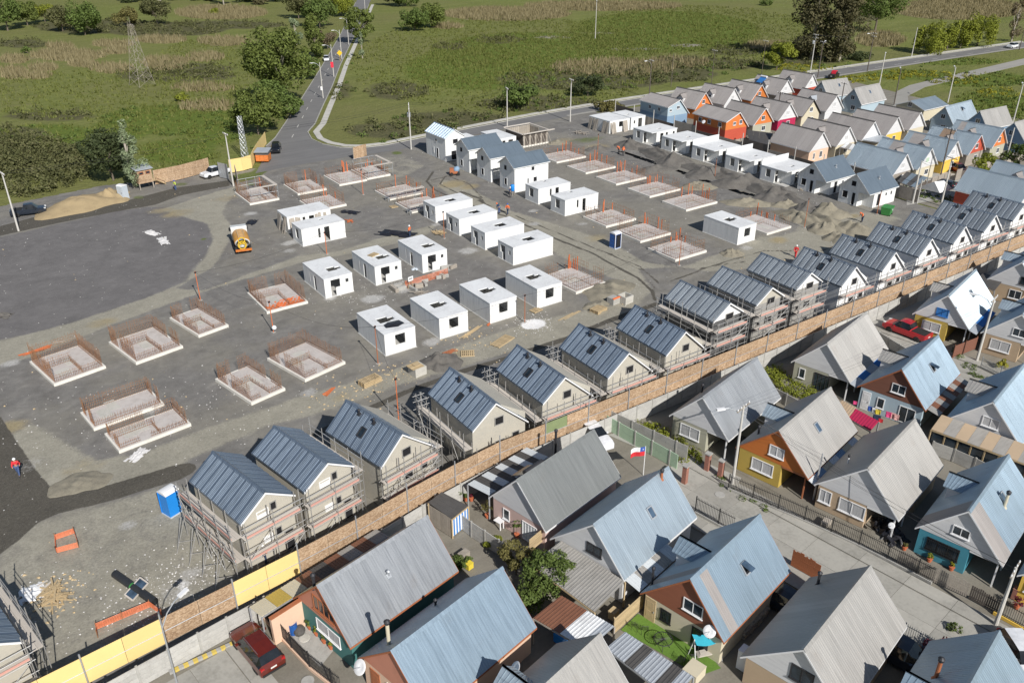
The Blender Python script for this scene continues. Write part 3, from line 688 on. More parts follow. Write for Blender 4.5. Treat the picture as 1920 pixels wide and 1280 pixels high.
def gable(spec):
    """A gabled house. Local frame: x along the ridge from the near gable, y to the left of it.
    x y th L = ridge foot, heading and length; wl wr = plan widths of both slopes; zr zl ze = ridge and eave heights."""
    g = dict(oh=.55, os=.28, style='rib', sw=.92, roof='roof_grey', gabc='white_clad', wall='cream_wall', trim='white_pvc', carport=True, dormer=None, wins=(), cap=None, low=None, far=False, zl=2.35, ze=2.35, zr=5.6, wl=3.3, wr=3.0, L=9.4, th=11.9, mats2=None, chim=(), sky=(), wallboxes=None, cdepth=4.6, post=True)
    g.update(spec); s = g
    L, wl, wr, zr, zl, ze, oh, os_ = s['L'], s['wl'], s['wr'], s['zr'], s['zl'], s['ze'], s['oh'], s['os']
    T = thing(s.get('name', 'house'), s['label'], s.get('cat', 'house'), (s['x'], s['y'], 0), math.radians(s['th']), s.get('group'))
    # wall body
    yl, yr = wl-os_, -(wr-os_); kl, kr = (zr-zl)/wl, (zr-ze)/wr; th_ = .12
    zt = lambda y: zr-(kl*y if y > 0 else -kr*y)-th_
    low = s['low'] if s['low'] is not None else min(zl, ze)-.05
    x0, x1 = oh, L-.25
    yb = yr if not s['carport'] else yr+(yl-yr)*.36
    m = MB()
    if s['wallboxes']:
        for bx in s['wallboxes']: m.box(*bx)
    elif s['carport']:
        q = [(x0+.02, yb), (x0+s['cdepth'], yb), (x0+s['cdepth'], yr), (x1, yr), (x1, yl), (x0+.02, yl)]; m.prism(q, 0, low)
    else: m.box(x0+.02, yr, 0, x1, yl, low)
    m.ob('wall', s['wall'], T)
    gm = MB()
    prof = [(yr, low), (yl, low), (yl, max(low+.02, zt(yl))), (0, zt(0)), (yr, max(low+.02, zt(yr)))]
    gm.extr([(x0, y, z) for y, z in prof], (x1-x0, 0, 0)); gm.ob('gable', s['gabc'], T)
    # roof: base with fascia boards, sheets, ridge cap
    rf = MB(); b = .16
    for xx in (-.02, L-.02):
        for (ya, za, yb_, zb) in ((0, zr, wl, zl), (0, zr, -wr, ze)):
            rf.extr([(xx, ya, za-.01), (xx, yb_, zb-.01), (xx, yb_, zb-b), (xx, ya, za-b)], (.04, 0, 0))
    for (yb_, zb, k) in ((wl, zl, 1), (-wr, ze, -1)): rf.box(0, yb_-.015, zb-b, L, yb_+.015, zb-.02)
    for (ya, za, yb_, zb) in ((0, zr, wl, zl), (0, zr, -wr, ze)):
        rf.quad((.02, ya, za-.06), (L-.02, ya, za-.06), (L-.02, yb_, zb-.06), (.02, yb_, zb-.06))
    R = rf.ob('roof', s['trim'], T)
    n = max(3, round(L/s['sw']))
    slope(R, (0, 0, zr), (L, 0, zr), (L, wl, zl), (0, wl, zl), n, s['style'], s['roof'], s['mats2'])
    slope(R, (0, 0, zr), (L, 0, zr), (L, -wr, ze), (0, -wr, ze), n, s['style'], s['roof'], s['mats2'])
    cp = MB(); cw = .17
    for sgn, k in ((1, kl), (-1, kr)): cp.quad((-.03, 0, zr+.065), (L+.03, 0, zr+.065), (L+.03, sgn*cw, zr+.05-k*cw), (-.03, sgn*cw, zr+.05-k*cw))
    cp.ob('ridge_cap', s['cap'] or s['roof'], R)
    if s['carport']:
        MB().box(x0, yr, low-.18, x0+.12, yb, low-.01).ob('carport_beam', s['trim'], T)
        if s['post']:
            for xp in (x0+.01, x0+2.3): MB().box(xp, yr, 0, xp+.1, yr+.1, low-.185).ob('carport_post', s['trim'], T)
    # windows: (face, offset, z, w, h, opts)
    for wv in s['wins']:
        face, off, z, w, h = wv[:5]; o = wv[5] if len(wv) > 5 else {}
        if face == 'n': c, ax_, nr = (x0-(.0 if z > low else -.02), off, z), (0, -1, 0), (-1, 0, 0)
        elif face == 'r': c, ax_, nr = (off, yr if off > s['cdepth']+x0 or not s['carport'] else yb, z), (1, 0, 0), (0, -1, 0)
        elif face == 'l': c, ax_, nr = (off, yl, z), (-1, 0, 0), (0, 1, 0)
        else: c, ax_, nr = (x1, off, z), (0, 1, 0), (1, 0, 0)
        if o.get('door'): door(T, c, w, h, ax_, nr, o['door'])
        else: window(T, c, w, h, ax_, nr, **o)
    for (xx, side, d, kind) in s['sky']:      # skylights and vents on the slopes: position along ridge, side, distance down the slope
        k, wd, zz = (kl, 1, zl) if side > 0 else (kr, -1, ze)
        ang = math.atan(k); o = Vector((xx, wd*d*math.cos(ang), zr-d*math.sin(ang))); uy = Vector((0, wd*math.cos(ang), -math.sin(ang))); ux = Vector((1, 0, 0)); nn = ux.cross(uy); nn = nn if nn.z > 0 else -nn
        if kind == 'vent':
            v = MB(); v.obox(o+nn*.06, ux*.16, uy*.16, nn*.06); v.tube(o+nn*.05, o+nn*.05+V(0, 0, .42), .085, 8); v.tube(o+nn*.05+V(0, 0, .42), o+nn*.05+V(0, 0, .50), .15, 8, .06); v.ob('vent', 'steel_dark' if s['style'] == 'new' else 'galv', T)
        else:
            v = MB()
            for sx in (-1, 1): v.obox(o+ux*sx*.28+nn*.06, ux*.045, uy*.45, nn*.06); v.obox(o+uy*sx*.42+nn*.06, ux*.235, uy*.045, nn*.058)
            q = v.ob('skylight', 'steel_dark' if s['style'] == 'new' else 'galv', T)
            if kind == 'open':
                dd = (uy*.8+nn*.55).normalized(); MB().obox(o-uy*.42+nn*.14+dd*.4, ux*.26, dd*.42, dd.cross(ux)*.02).ob('pane', 'glass_blue', q); MB().obox(o+nn*.03, ux*.235, uy*.38, nn*.01).ob('opening', 'painted_void', q)  # skylight opening is a solid panel, the dark below put into its colour
            else: MB().obox(o+nn*.05, ux*.235, uy*.38, nn*.02).ob('pane', 'glass_blue' if s['style'] != 'new' else 'glass', q)
    for (xx, yy, h, mt, r) in s['chim']:
        z0 = zt(yy)-.1; v = MB(); v.tube((xx, yy, z0), (xx, yy, z0+h), r, 10); v.tube((xx, yy, z0+.05), (xx, yy, z0+.2), r*2.0, 10, r*1.1)
        q = v.ob('chimney', mt, T); MB().tube((xx, yy, z0+h), (xx, yy, z0+h+.06), r*1.2, 10).tube((xx, yy, z0+h+.06), (xx, yy, z0+h+.22), r*1.5, 10).tube((xx, yy, z0+h+.22), (xx, yy, z0+h+.34), r*1.7, 10, r*.5).ob('cowl', 'steel_dark', q)
    if s['dormer']:
        d = s['dormer']; xc, dw, dz = d.get('x', L*.5), d.get('w', 1.75), d.get('z', 4.88); yo = d.get('y', wl*.92); ez = dz-.82
        yi = (zr-dz)/kl; yie = (zr-ez)/kl
        D = MB(); hw = dw/2-.12
        D.extr([(xc-hw, yo-.3, zt(yo)-.2), (xc+hw, yo-.3, zt(yo)-.2), (xc+hw, yo-.3, ez-.05), (xc, yo-.3, dz-.08), (xc-hw, yo-.3, ez-.05)], (0, yi-yo, 0))
        dm = D.ob('dormer', d.get('wall', 'white_clad'), T)
        hh = dw/2
        for sg in (-1, 1):
            A_, B_, C_, D_ = Vector((xc, yi-.1, dz)), Vector((xc, yo, dz)), Vector((xc+sg*hh, yo, ez)), Vector((xc+sg*hh, yie-.1, ez))
            # trapezoid slope with ribs
            rm = MB(); nr_ = 7
            q0 = [A_.lerp(B_, k/nr_) for k in range(nr_+1)]; q1 = [D_.lerp(C_, k/nr_) for k in range(nr_+1)]
            for k in range(nr_):
                rm.quad(q0[k], q0[k+1], q1[k+1], q1[k]); nv = V(sg*.5, 0, .86)
                rm.beam(q0[k]+nv*.015, q1[k]+nv*.015, .05, .035)
            for off_ in (.03,):
                rm.beam(B_-V(0, 0, .06), C_-V(0, 0, .06), .03, .1)
            rm.beam(A_+V(0, 0, .03), B_+V(0, .05, .03), .16, .03); rm.beam(D_-V(0, 0, .03), C_-V(0, 0, .03), .03, .08)
            rm.ob('dormer_roof', d.get('roof', s['roof']), dm)
        window(dm, (xc, yo-.3, (ez+zt(yo))/2+.05), 1.0, .7, (-1, 0, 0), (0, 1, 0), sill=False, solid=True)
    return T
# ------------------------------------------------------------------ the finished houses
W1 = lambda off=1.0, w=1.9, h=1.15, **k: ('n', off, 1.35, w, h, dict(mull=1, curtain=True, **k))
GW = lambda off=0., z=3.45, w=1.15, h=.95, **k: ('n', off, z, w, h, dict(mull=1, **k))
NEAR = [
 dict(x=12.73, y=40.17, th=11.9, L=9.42, wl=3.3, wr=3.02, roof='roof_grey', gabc='salmon_wall', wall='green_teal', trim='timber_red', carport=False, wins=[('n', -.05, 3.45, 2.3, 1.25, dict(mull=3, frame='timber_red')), ('n', -.2, 1.45, 2.6, 1.0, dict(curtain=True))], sky=[(4.6, -1, 2.0, 'vent')], chim=[(.35, .9, 1.0, 'steel_dark', .11)], label='grey-roofed house with salmon gable and dark green front beside the parked maroon car'),
 dict(x=14.14, y=32.78, th=12.3, L=9.43, wl=3.54, wr=3.04, roof='roof_blue', gabc='salmon_wall', wall='peach_wall', trim='timber_red', carport=False, wins=[('n', .3, 1.4, 1.5, 1.1, dict(bars=True)), ('n', 2.2, 0, .9, 2.0, dict(door='timber_red'))], chim=[(1.0, 1.5, 1.9, 'cream_wall', .12), (5.6, 2.4, .5, 'steel_dark', .08)], label='pale blue roofed house with salmon gable and a tall cream flue at its front'),
 dict(x=29.45, y=41.87, th=11.7, L=9.31, wl=3.01, wr=3.01, roof='roof_graphite', style='fine', gabc='white_clad', wall='pink_wall', carport=False, wins=[('n', 1.3, 1.45, .7, 1.0, dict(mull=0)), ('n', -1.15, .98, 1.5, 1.75, dict(mull=4, glass='poly_clear', sill=False))], chim=[(8.3, 3.2, 2.4, 'steel_dark', .10)], label='dark grey roofed house with pink walls and a solar water heater on its ridge'),
 dict(x=30.81, y=34.56, th=11.8, L=9.22, wl=3.87, wr=2.93, zl=2.15, ze=2.43, zr=5.69, roof='roof_pale', gabc='white_clad', wall='white_clad', carport=False, wins=[GW(-.05, 3.3, 1.35, .85, frame='steel_dark')], sky=[(5.3, -1, 1.9, 'sky')], chim=[(8.0, -.25, .75, 'timber_red', .1)], label='pale blue roofed house with white gable above a grey fibre-cement carport'),
 dict(x=32.41, y=26.85, th=11.4, L=8.85, wl=3.6, wr=2.92, zl=2.15, ze=2.31, zr=5.75, roof='roof_blue', mats2={1: 'roof_zinc', 2: 'roof_blue'}, gabc='rust_clad', wall='cream_wall', trim='timber_red', carport=False, wins=[GW(-.35, 3.35, 1.5, 1.0), ('n', 1.6, 1.25, .85, 1.0, dict(mull=0, bars=True, frame='iron_black')), ('n', -1.1, .95, 1.3, 1.8, dict(mull=1, frame='steel_dark', sill=False)), ('n', 2.85, 0, .85, 2.0, dict(door='timber'))], sky=[(4.9, -1, 2.0, 'open')], chim=[(1.0, 3.35, 1.5, 'steel_dark', .08)], dormer=dict(x=4.0, roof='roof_blue'), label='pale blue roofed house with rust-brown gable over a small artificial lawn'),
 dict(x=15.75, y=24.86, th=12, roof='roof_warm', wall='cream_wall', dormer=dict(x=4.2, roof='roof_pale'), label='warm grey roofed house with a dormer cut off by the bottom edge'),
 dict(x=33.79, y=19.11, th=12.0, L=9.47, wl=3.65, wr=3.05, zl=2.25, roof='roof_warm', gabc='white_clad', wall='tan_wall', carport=False, wins=[GW(-.15, 3.35, 1.45, 1.15, frame='steel_dark')], chim=[(8.2, 2.6, 1.0, 'steel_dark', .1)], label='broad cream-grey roof with white gable and dark two-pane window at the bottom edge'),
 dict(x=35.27, y=11.4, th=12, roof='roof_blue', wall='cream_wall', dormer=dict(x=3.4, roof='roof_blue'), chim=[(5.2, 1.8, 1.5, 'timber_red', .12)], label='blue roofed house with an orange flue in the bottom right corner'),
 dict(x=53.64, y=20.42, th=12.1, L=9.37, wl=3.05, wr=3.03, roof='roof_blue', mats2={0: 'roof_zinc', 1: 'roof_zinc'}, gabc='white_clad', wall='teal_wall', wins=[('n', .95, 1.35, 2.3, 1.1, dict(mull=2, frame='iron_black', bars=True)), GW(.1, 3.45, 1.2, .8)], sky=[(5.0, -1, 1.6, 'sky')], chim=[(4.6, -1.4, 1.3, 'cream_wall', .11)], dormer=dict(x=5.0, roof='roof_blue'), label='pale roofed house with white gable and teal front behind a picket fence'),
 dict(x=52.12, y=27.57, th=11.8, L=9.53, wl=3.71, wr=3.05, zl=2.25, zr=5.65, roof='roof_warm', gabc='white_clad', wall='tan_wall', wins=[W1(.55, 2.1, 1.2), W1(2.75, 1.0, 1.2)], chim=[(2.8, 2.4, .8, 'white_pvc', .06)], label='cream-grey roofed house with white gable, tan front and two curtained windows'),
 dict(x=50.77, y=34.9, th=11.6, L=9.53, wl=3.52, wr=3.12, roof='roof_warm', gabc='orange_clad', wall='mustard_wall', trim='timber_red', wins=[GW(-.05, 3.4, 1.35, 1.0, curtain=True), W1(1.0, 2.0, 1.15)], sky=[(4.7, -1, 1.9, 'sky')], chim=[(1.6, 2.4, .8, 'steel_dark', .09)], dormer=dict(x=4.4, roof='roof_pale'), label='cream-grey roofed house with orange gable and mustard yellow front'),
 dict(x=49.58, y=42.2, th=12.6, L=9.75, wl=3.12, wr=2.97, roof='roof_grey', gabc='white_clad', wall='olive_wall', wins=[W1(1.0, 2.0, 1.2)], chim=[(4.3, 2.4, .9, 'steel_dark', .09)], label='grey roofed house with plain white gable and olive front behind bright green bushes'),
 dict(x=66.84, y=42.27, th=12.3, L=9.46, wl=3.21, wr=2.98, roof='roof_warm', gabc='white_clad', wall='olive_wall', wins=[('n', 2.0, 1.35, .65, 1.1, dict(mull=0)), ('n', -.1, 1.05, 1.6, 1.9, dict(mull=3, frame='steel_dark', sill=False))], label='grey roofed house with weathered white gable and olive wall close to the board fence'),
 dict(x=68.14, y=35.06, th=11.9, L=9.39, wl=3.55, wr=2.87, roof='roof_blue', gabc='brown_clad', wall='skyblue_wall', trim='timber_red', carport=False, wins=[GW(-.1, 3.4, 1.3, .95), ('n', 2.6, 0, .8, 2.0, dict(door='plastic_white')), ('n', 1.2, 1.3, .7, 1.1, dict(mull=0)), ('n', -1.3, 1.0, 1.5, 1.7, dict(mull=1, frame='white_pvc', sill=False))], sky=[(5.0, -1, 1.9, 'open')], dormer=dict(x=4.2, roof='roof_warm'), label='pale blue roofed house with dark brown gable and light blue wall, washing in front'),
 dict(x=87.16, y=41.71, th=13.2, L=9.8, wl=3.15, wr=2.9, roof='roof_pale', gabc='white_clad', wall='mustard_wall', wins=[GW(.2, 3.35, 1.3, .9, frame='sheet_blue', glass='sheet_blue'), W1(1.0, 2.0, 1.1)], sky=[(5.2, -1, 1.7, 'sky')], dormer=dict(x=4.6, roof='roof_warm'), label='pale roofed house with white gable, blue shutter and yellow front by the red pickup'),
 dict(x=88.9, y=34.6, th=12, roof='roof_pale', gabc='white_clad', wall='tan_wall', wins=[GW(-.2, 3.4, 1.3, .9), W1(1.2, 2.0, 1.2)], dormer=dict(x=4.6, roof='roof_pale'), label='white gabled house with tan front at the right edge behind a street lamp'),
 dict(x=69.45, y=27.2, th=12, roof='roof_blue', gabc='white_clad', wall='yellow_wall', carport=False, wins=[GW(-.25, 3.45, 1.4, .95, curtain=True)], dormer=dict(x=4.2, roof='roof_warm'), label='white gabled house behind a brown veranda roof with yellow timber windows'),
 dict(x=103.2, y=41.9, th=12, roof='roof_pale', gabc='white_clad', wall='tan_wall', wins=[GW(-1.0, 3.3, 1.4, .9, frame='steel_dark'), ('n', -.2, 1.35, 1.4, 1.1, dict(mull=1))], dormer=dict(x=4.6, roof='roof_pale'), label='white gabled house with tan wall at the right edge beyond the dark carport roof'),
 dict(x=54.9, y=13.2, th=12, roof='roof_blue', gabc='white_clad', wall='yellow_wall', carport=False, wins=[('n', 2.2, 1.5, .9, .8, {})], label='yellow house mostly outside the right edge behind a railing'),
]
for h in NEAR: gable(dict(dict(oh=.24), **h))
# the rows beyond the building site
DM = lambda r='roof_zinc', x=4.6: dict(x=x, roof=r)
FAR = [
 (135.82, 131.3, 88.8, 9.4, 'roof_zinc', 'skyblue_wall', 'steelblue_wall', None, 'light blue two-storey house with long steel-blue side, leftmost of the far estate', dict(wl=3.5, zl=4.35, wins=[('n', .2, 3.9, .9, .75, {}), ('n', 2.4, 3.5, .7, .6, {}), ('l', 3.0, 3.4, .8, .8, {}), ('l', 6.0, 3.4, .8, .8, {})])),
 (145.9, 133.5, 95, 8.4, 'roof_zinc', 'orange_bright', 'orange_clad', 1, 'far house with orange gable directly behind the light blue house', {}),
 (154.66, 132.8, 94, 8.8, 'roof_zinc', 'white_clad', 'white_clad', 1, 'far white gabled house with dormer between two orange gabled ones', {}),
 (163.0, 132.1, 91.6, 9.0, 'roof_zinc', 'orange_clad', 'orange_clad', 1, 'far house with deep orange gable, fourth from left in the back row', {}),
 (172.6, 132.3, 91.2, 9.2, 'roof_zinc', 'white_clad', 'timber_grey', 1, 'far white gabled house with a dark solar heater on its roof', {}),
 (183.6, 133.5, 94, 8.8, 'roof_zinc', 'white_clad', 'red_clad', 1, 'far white gabled house nearest the road bend, dormer on its roof', {}),
 (136.9, 115.5, 88.0, 9.8, 'roof_zinc', 'orange_bright', 'red_clad', None, 'red two-storey house with low grey roof facing the building site', dict(wl=3.7, zl=4.1, gabc2=1, wins=[('n', 1.0, 3.4, .8, .7, {}), ('n', -.8, 3.5, .8, .9, {}), ('l', 2.0, 3.2, .9, .9, {}), ('l', 5.0, 3.2, .9, .9, {}), ('l', 7.6, 3.2, .9, .9, {})])),
 (144.4, 115.2, 88, 9.8, 'roof_zinc', 'orange_bright', 'olive_wall', None, 'far house with orange gable next to the red house', {}),
 (152.1, 115.1, 89, 9.5, 'roof_zinc', 'white_clad', 'magenta_wall', 1, 'far white gabled house with crimson pink lower wall', {}),
 (159.0, 114.4, 88, 9.8, 'roof_zinc', 'cream_wall', 'cream_wall', 1, 'far cream gabled house with dark bargeboards', dict(trim='steel_dark')),
 (167.3, 114.6, 88, 9.7, 'roof_zinc', 'white_clad', 'white_clad', 1, 'far white gabled house with a bright metal dormer roof', dict(droof='sheet_zinc')),
 (177.5, 126.6, -6, 8.5, 'roof_warm', 'skyblue_wall', 'skyblue_wall', None, 'far house with shaded blue-grey gable near the road bend', dict(wl=2.9, wr=2.7, sky=[(5, -1, 1.6, 'sky')])),  # blue-grey of the gable's shade put into the wall colour
 (176.5, 117.0, 1.5, 9.9, 'roof_warm', 'skyblue_wall', 'skyblue_wall', None, 'far house with shaded blue-grey gable in front of the gravel path', dict(wl=2.75, wr=2.6, sky=[(5, -1, 1.6, 'sky')])),  # gable shade carried by the blue wall colour
 (136.95, 95.4, 89.7, 9.6, 'roof_zinc', 'white_clad', 'peach_wall', None, 'far grey roofed house with white gable and peach wall beside the site fence', dict(wins=[('n', 1.4, 1.2, .6, 1.2, {}), ('n', -.6, 1.3, .8, 1.2, {})])),
 (144.3, 95.0, 89.1, 9.8, 'roof_zinc', 'white_clad', 'cream_wall', 1, 'far white gabled house with dormer and a blue sheet strip on its roof', dict(mats2={8: 'sheet_blue'})),
 (152.0, 94.9, 88.6, 9.9, 'roof_zinc', 'white_clad', 'cream_wall', None, 'far plain white gable without window, third from the site fence', dict(nw=1)),
 (159.2, 94.5, 89.5, 9.5, 'roof_zinc', 'white_clad', 'yellow_wall', None, 'far plain white gable above a bright yellow wall', dict(nw=1, wins=[('n', -.2, 1.3, 1.0, 1.0, {})])),
 (166.75, 94.4, 89.9, 9.7, 'roof_zinc', 'white_clad', 'cream_wall', None, 'far plain white gable beside the low cream bungalow', dict(nw=1)),
 (180.4, 105.1, 0, 9.5, 'roof_bluegrey', 'olive_wall', 'cream_wall', None, 'low pitched cream bungalow with grey roof in front of the path', dict(wl=3.7, wr=3.6, zr=4.3, zl=2.9, ze=2.9, oh=.3)),
 (175.4, 94.4, 2, 10.5, 'roof_pale', 'skyblue_wall', 'skyblue_wall', None, 'far pale roofed house with shaded gable behind the rusty roof', dict(wl=2.8, wr=2.5, sky=[(5.5, -1, 1.4, 'open')])),  # blue wall colour holds the shade of the gable
 (177.2, 88.0, -4, 9.0, 'roof_warm', 'steelblue_wall', 'steelblue_wall', None, 'far beige roofed house with shaded blue gable near the right edge', dict(wl=3.0, wr=2.5)),  # blue walls: the gable's shade is in the colour
 (173.0, 78.9, 0, 9.4, 'roof_warm', 'steelblue_wall', 'steelblue_wall', None, 'far shaded blue gable cut off by the right edge', dict(wl=3.0, wr=3.0)),  # shade of this gable painted as blue wall colour
 (135.85, 77.7, 90.5, 9.75, 'roof_bluegrey', 'white_clad', 'timber_grey', None, 'blue-grey roofed house with white gable and timber post leaning on its roof', {}),
 (142.6, 77.3, 90, 9.7, 'roof_bluegrey', 'white_clad', 'cream_wall', 1, 'blue-grey roofed house with white gable and green curtained window', dict(gwin='mint_wall', mats2={4: 'roof_zinc', 5: 'roof_zinc'})),
 (151.0, 77.5, 90.5, 9.5, 'roof_bluegrey', 'white_clad', 'yellow_wall', 1, 'blue-grey roofed house with white gable and yellow wall beside a dark red car', dict(mats2={5: 'roof_zinc', 6: 'roof_zinc'})),
 (158.7, 77.4, 91, 9.5, 'roof_bluegrey', 'red_clad', 'timber_grey', 1, 'rust-stained blue-grey roof with brick red gable', dict(mats2={4: 'roof_rust', 5: 'roof_rust'})),
 (166.8, 77.5, 92.5, 9.2, 'roof_bluegrey', 'orange_bright', 'olive_wall', 1, 'blue-grey roofed house with bright orange gable at the end of its row', dict(mats2={6: 'roof_zinc'})),
 (137.2, 57.2, 91, 10.4, 'roof_bluegrey', 'white_clad', 'red_clad', None, 'broad blue-grey roofed house with dark red side wall behind the scaffolded row', dict(wins=[('n', .3, 3.6, .9, .9, {})])),
 (144.7, 57.4, 91, 9.7, 'roof_bluegrey', 'white_clad', 'cream_wall', 1, 'blue-grey roofed house at the right edge behind the broad blue-grey roof', {}),
 (160.5, 57.4, 91, 9.7, 'roof_zinc', 'white_clad', 'cream_wall', None, 'dark roofed house at the right edge beyond the two garden trees', {}),
]
roofmat('roof_rust', (.28, .20, .14), .6, .2, rv=.1, stain=.9, stainc=(.16, .06, .03))
for (x, y, th, L, roof, gc, wl_, dm, lab, ex) in FAR:
    e = dict(ex); dr = e.pop('droof', roof if roof != 'roof_bluegrey' else 'roof_zinc'); nw = e.pop('nw', 0); gwin = e.pop('gwin', None); e.pop('gabc2', 0)
    d = dict(x=x, y=y, th=th, L=L, wl=3.2, wr=3.0, roof=roof, gabc=gc, wall=wl_, oh=.35, carport=False, sw=1.2, cap='sheet_dark' if roof == 'roof_zinc' else None, label=lab, group=None, style='rib',
             wins=[] if nw else [('n', .15, 3.5, 1.0, .95, dict(glass=gwin) if gwin else dict(curtain=(gc == 'white_clad'))), ('n', -.3, 1.3, 1.1, 1.0, {})])
    if dm: d['dormer'] = dict(x=5.0, roof=dr, wall='white_clad', y=2.8)
    d.update(e); gable(d)
# board fences along the fronts of the far rows
def row_fence(x0, x1, y, label, h=1.7, mat='timber_grey', step=1.9):
    T = thing('garden_fence', label, 'fence', (x0, y, 0)); n = int((x1-x0)/step); me = [MB().box(.03, -.02, .1, step-.03, .02, h*k).mesh('panel', mt) for k, mt in ((1., mat), (.85, 'pole_wood'), (1.15, 'timber_grey'))]; po = MB().box(-.05, -.05, 0, .05, .05, h+.1).mesh('post', 'pole_wood')
    for i in range(n):
        if rnd.random() > .12: ob('panel', rnd.choice(me), T, (i*step, 0, 0))
        ob('post', po, T, (i*step, 0, 0))
row_fence(131, 172, 74.0, 'weathered board fence in front of the nearest blue-grey roofed row'); row_fence(131, 172, 91.6, 'weathered board fence in front of the middle grey roofed row'); row_fence(131, 173, 111.3, 'weathered board fence in front of the row with red and orange gables'); row_fence(140, 190, 128.6, 'weathered board fence in front of the back row of the far estate')
# ------------------------------------------------------------------ the building site: white shells, slabs, new houses
HB, TW = 2.6, .13
def shell(x, y, w, d, label, front=(), left=(), roof=(), rz=0., right=(), back=(), mat='box_white', group='white concrete shells on the site', name='house_shell'):
    "one-storey concrete box: four walls with openings, roof slab with hatch, floor"
    T = thing(name, label, 'house shell', (x, y, 0), rz, group)
    h = HB-.12
    m = MB(); holed(m, w, h, TW, front, (0, 0, 0), (1, 0, 0)); m.ob('wall', mat, T)
    m = MB(); holed(m, w, h, TW, back, (w, d, 0), (-1, 0, 0)); m.ob('wall', mat, T)
    m = MB(); holed(m, d-2*TW-.004, h, TW, [(d-2*TW-a[2]+.06, a[1], d-2*TW-a[0]+.06, a[3]) for a in left], (0, d-TW-.002, 0), (0, -1, 0)); m.ob('wall', mat, T)
    m = MB(); holed(m, d-2*TW-.004, h, TW, right, (w, TW+.002, 0), (0, 1, 0)); m.ob('wall', mat, T)
    m = MB(); holed(m, w+.04, d+.04, .14, [(a[0]+.02, a[1]+.02, a[2]+.02, a[3]+.02) for a in roof], (-.02, -.02, HB), (1, 0, 0), (0, 1, 0)); m.ob('roof_slab', 'roof_slab', T)
    MB().box(-.08, -.08, -.05, w+.08, d+.08, .05).ob('floor', 'box_plinth', T)
    return T
LH = lambda x, y, a=1.3, b=1.35: ((x, y, x+a, y+b), (x+a, y+.2, x+a+.6, y+.95))
MF = ((.85, 1.15, 2.1, 2.25), (.85, .06, 1.5, 1.15), (2.85, 1.5, 3.25, 2.0)); ML = ((2.6, .06, 3.3, 2.05), (4.2, .8, 4.45, 2.05))
FF = ((1.28, .95, 2.5, 2.2),)
for i, (x, y) in enumerate(((34.8, 74.2), (41.65, 74.2), (48.5, 74.25), (55.4, 74.35))):
    t = shell(x, y, 3.78, 6.73, ('white shell with dark plastic sheet on its roof, leftmost of the front row', 'white shell second from left in the front row of four', 'white shell third from left in the front row, orange bar at its foot', 'white shell rightmost in the front row, next to a rebar slab')[i], FF, (), LH(.95, 2.7))
    if i == 0:
        MB().add([(.9, 1.3, HB+.03), (2.2, .9, HB+.02), (3.2, 1.3, HB+.03), (3.0, 2.3, HB+.03), (1.7, 2.5, HB+.02), (1.0, 2.1, HB+.03), (2., 1.7, HB+.14)], [(0, 1, 6), (1, 2, 6), (2, 3, 6), (3, 4, 6), (4, 5, 6), (5, 0, 6)]).ob('plastic_sheet', 'tarp_black', None, (x, y, 0), label='crumpled black plastic sheet on the roof of the leftmost front shell', cat='plastic sheet')
for i, (x, y) in enumerate(((35.6, 91.9), (42.55, 91.9), (49.5, 91.95))):
    shell(x, y, 3.8, 6.7, ('white shell with door and small window, leftmost of the middle three', 'white shell in the middle of three with timber pallet on its roof', 'white shell rightmost of the middle three, blue bag at its corner')[i], MF, ML, LH(1.55, 2.0, 1.2, 1.3))
QL = ((.55, 1.25, 1.0, 1.85), (1.85, .06, 2.5, 2.15), (2.5, 1.1, 2.95, 2.15))
for i, y in enumerate((87.2, 94.1, 101.05, 107.95)):
    shell(60.85, y, 6.75, 3.68, ('white shell nearest to the camera in the column beside the dirt road', 'white shell second nearest in the column beside the dirt road', 'white shell with a worker at its right end beside the dirt road', 'white shell farthest in the column beside the dirt road, next to formwork')[i], (), QL, ((3.1, .9, 4.4, 2.2), (2.7, 1.3, 3.1, 2.2)))
RL = ((1.3, .85, 2.4, 2.25),)
shell(78.9, 98.9, 6.7, 3.65, 'white shell with doorway in front of the first two-storey white house, nearer one', ((2.35, .9, 2.7, 2.2), (3.5, .06, 4.15, 2.2)), RL, ((3.1, 2.7, 3.7, 3.3),))
shell(78.9, 105.9, 6.6, 3.6, 'white shell directly in front of the two-storey white houses, farther one', ((2.35, .9, 2.7, 2.2), (3.5, .9, 4.2, 2.2)), RL, ((3.1, 2.7, 3.7, 3.3),))
shell(40.25, 110.35, 6.7, 3.6, 'white shell in front of the shell with leaning formwork boards', ((2.5, .8, 2.85, 2.2), (3.45, .06, 4.25, 2.25)), ((1.2, .7, 2.3, 2.2),), ((3.8, 2.3, 4.4, 2.9),))
shell(91.35, 74.8, 3.72, 6.7, 'lone grey-white shell standing apart near the far scaffolded row', FF, (), LH(.95, 2.7))
shell(91.9, 136.1, 3.85, 6.9, 'white shell behind the two-storey houses near the road', ((.6, .9, 1.3, 2.1), (2.0, .9, 3.1, 2.1)), ())
shell(85.2, 137.4, 3.85, 6.5, 'white shell half hidden behind the row of two-storey houses', ())
shell(124.7, 134.5, 4.1, 6.4, 'white shell at the far site corner beside the light blue house', ((.8, 1.2, 1.2, 1.9), (2.1, .06, 3.2, 2.2)), (), ((1.0, 2.6, 1.9, 3.2),))
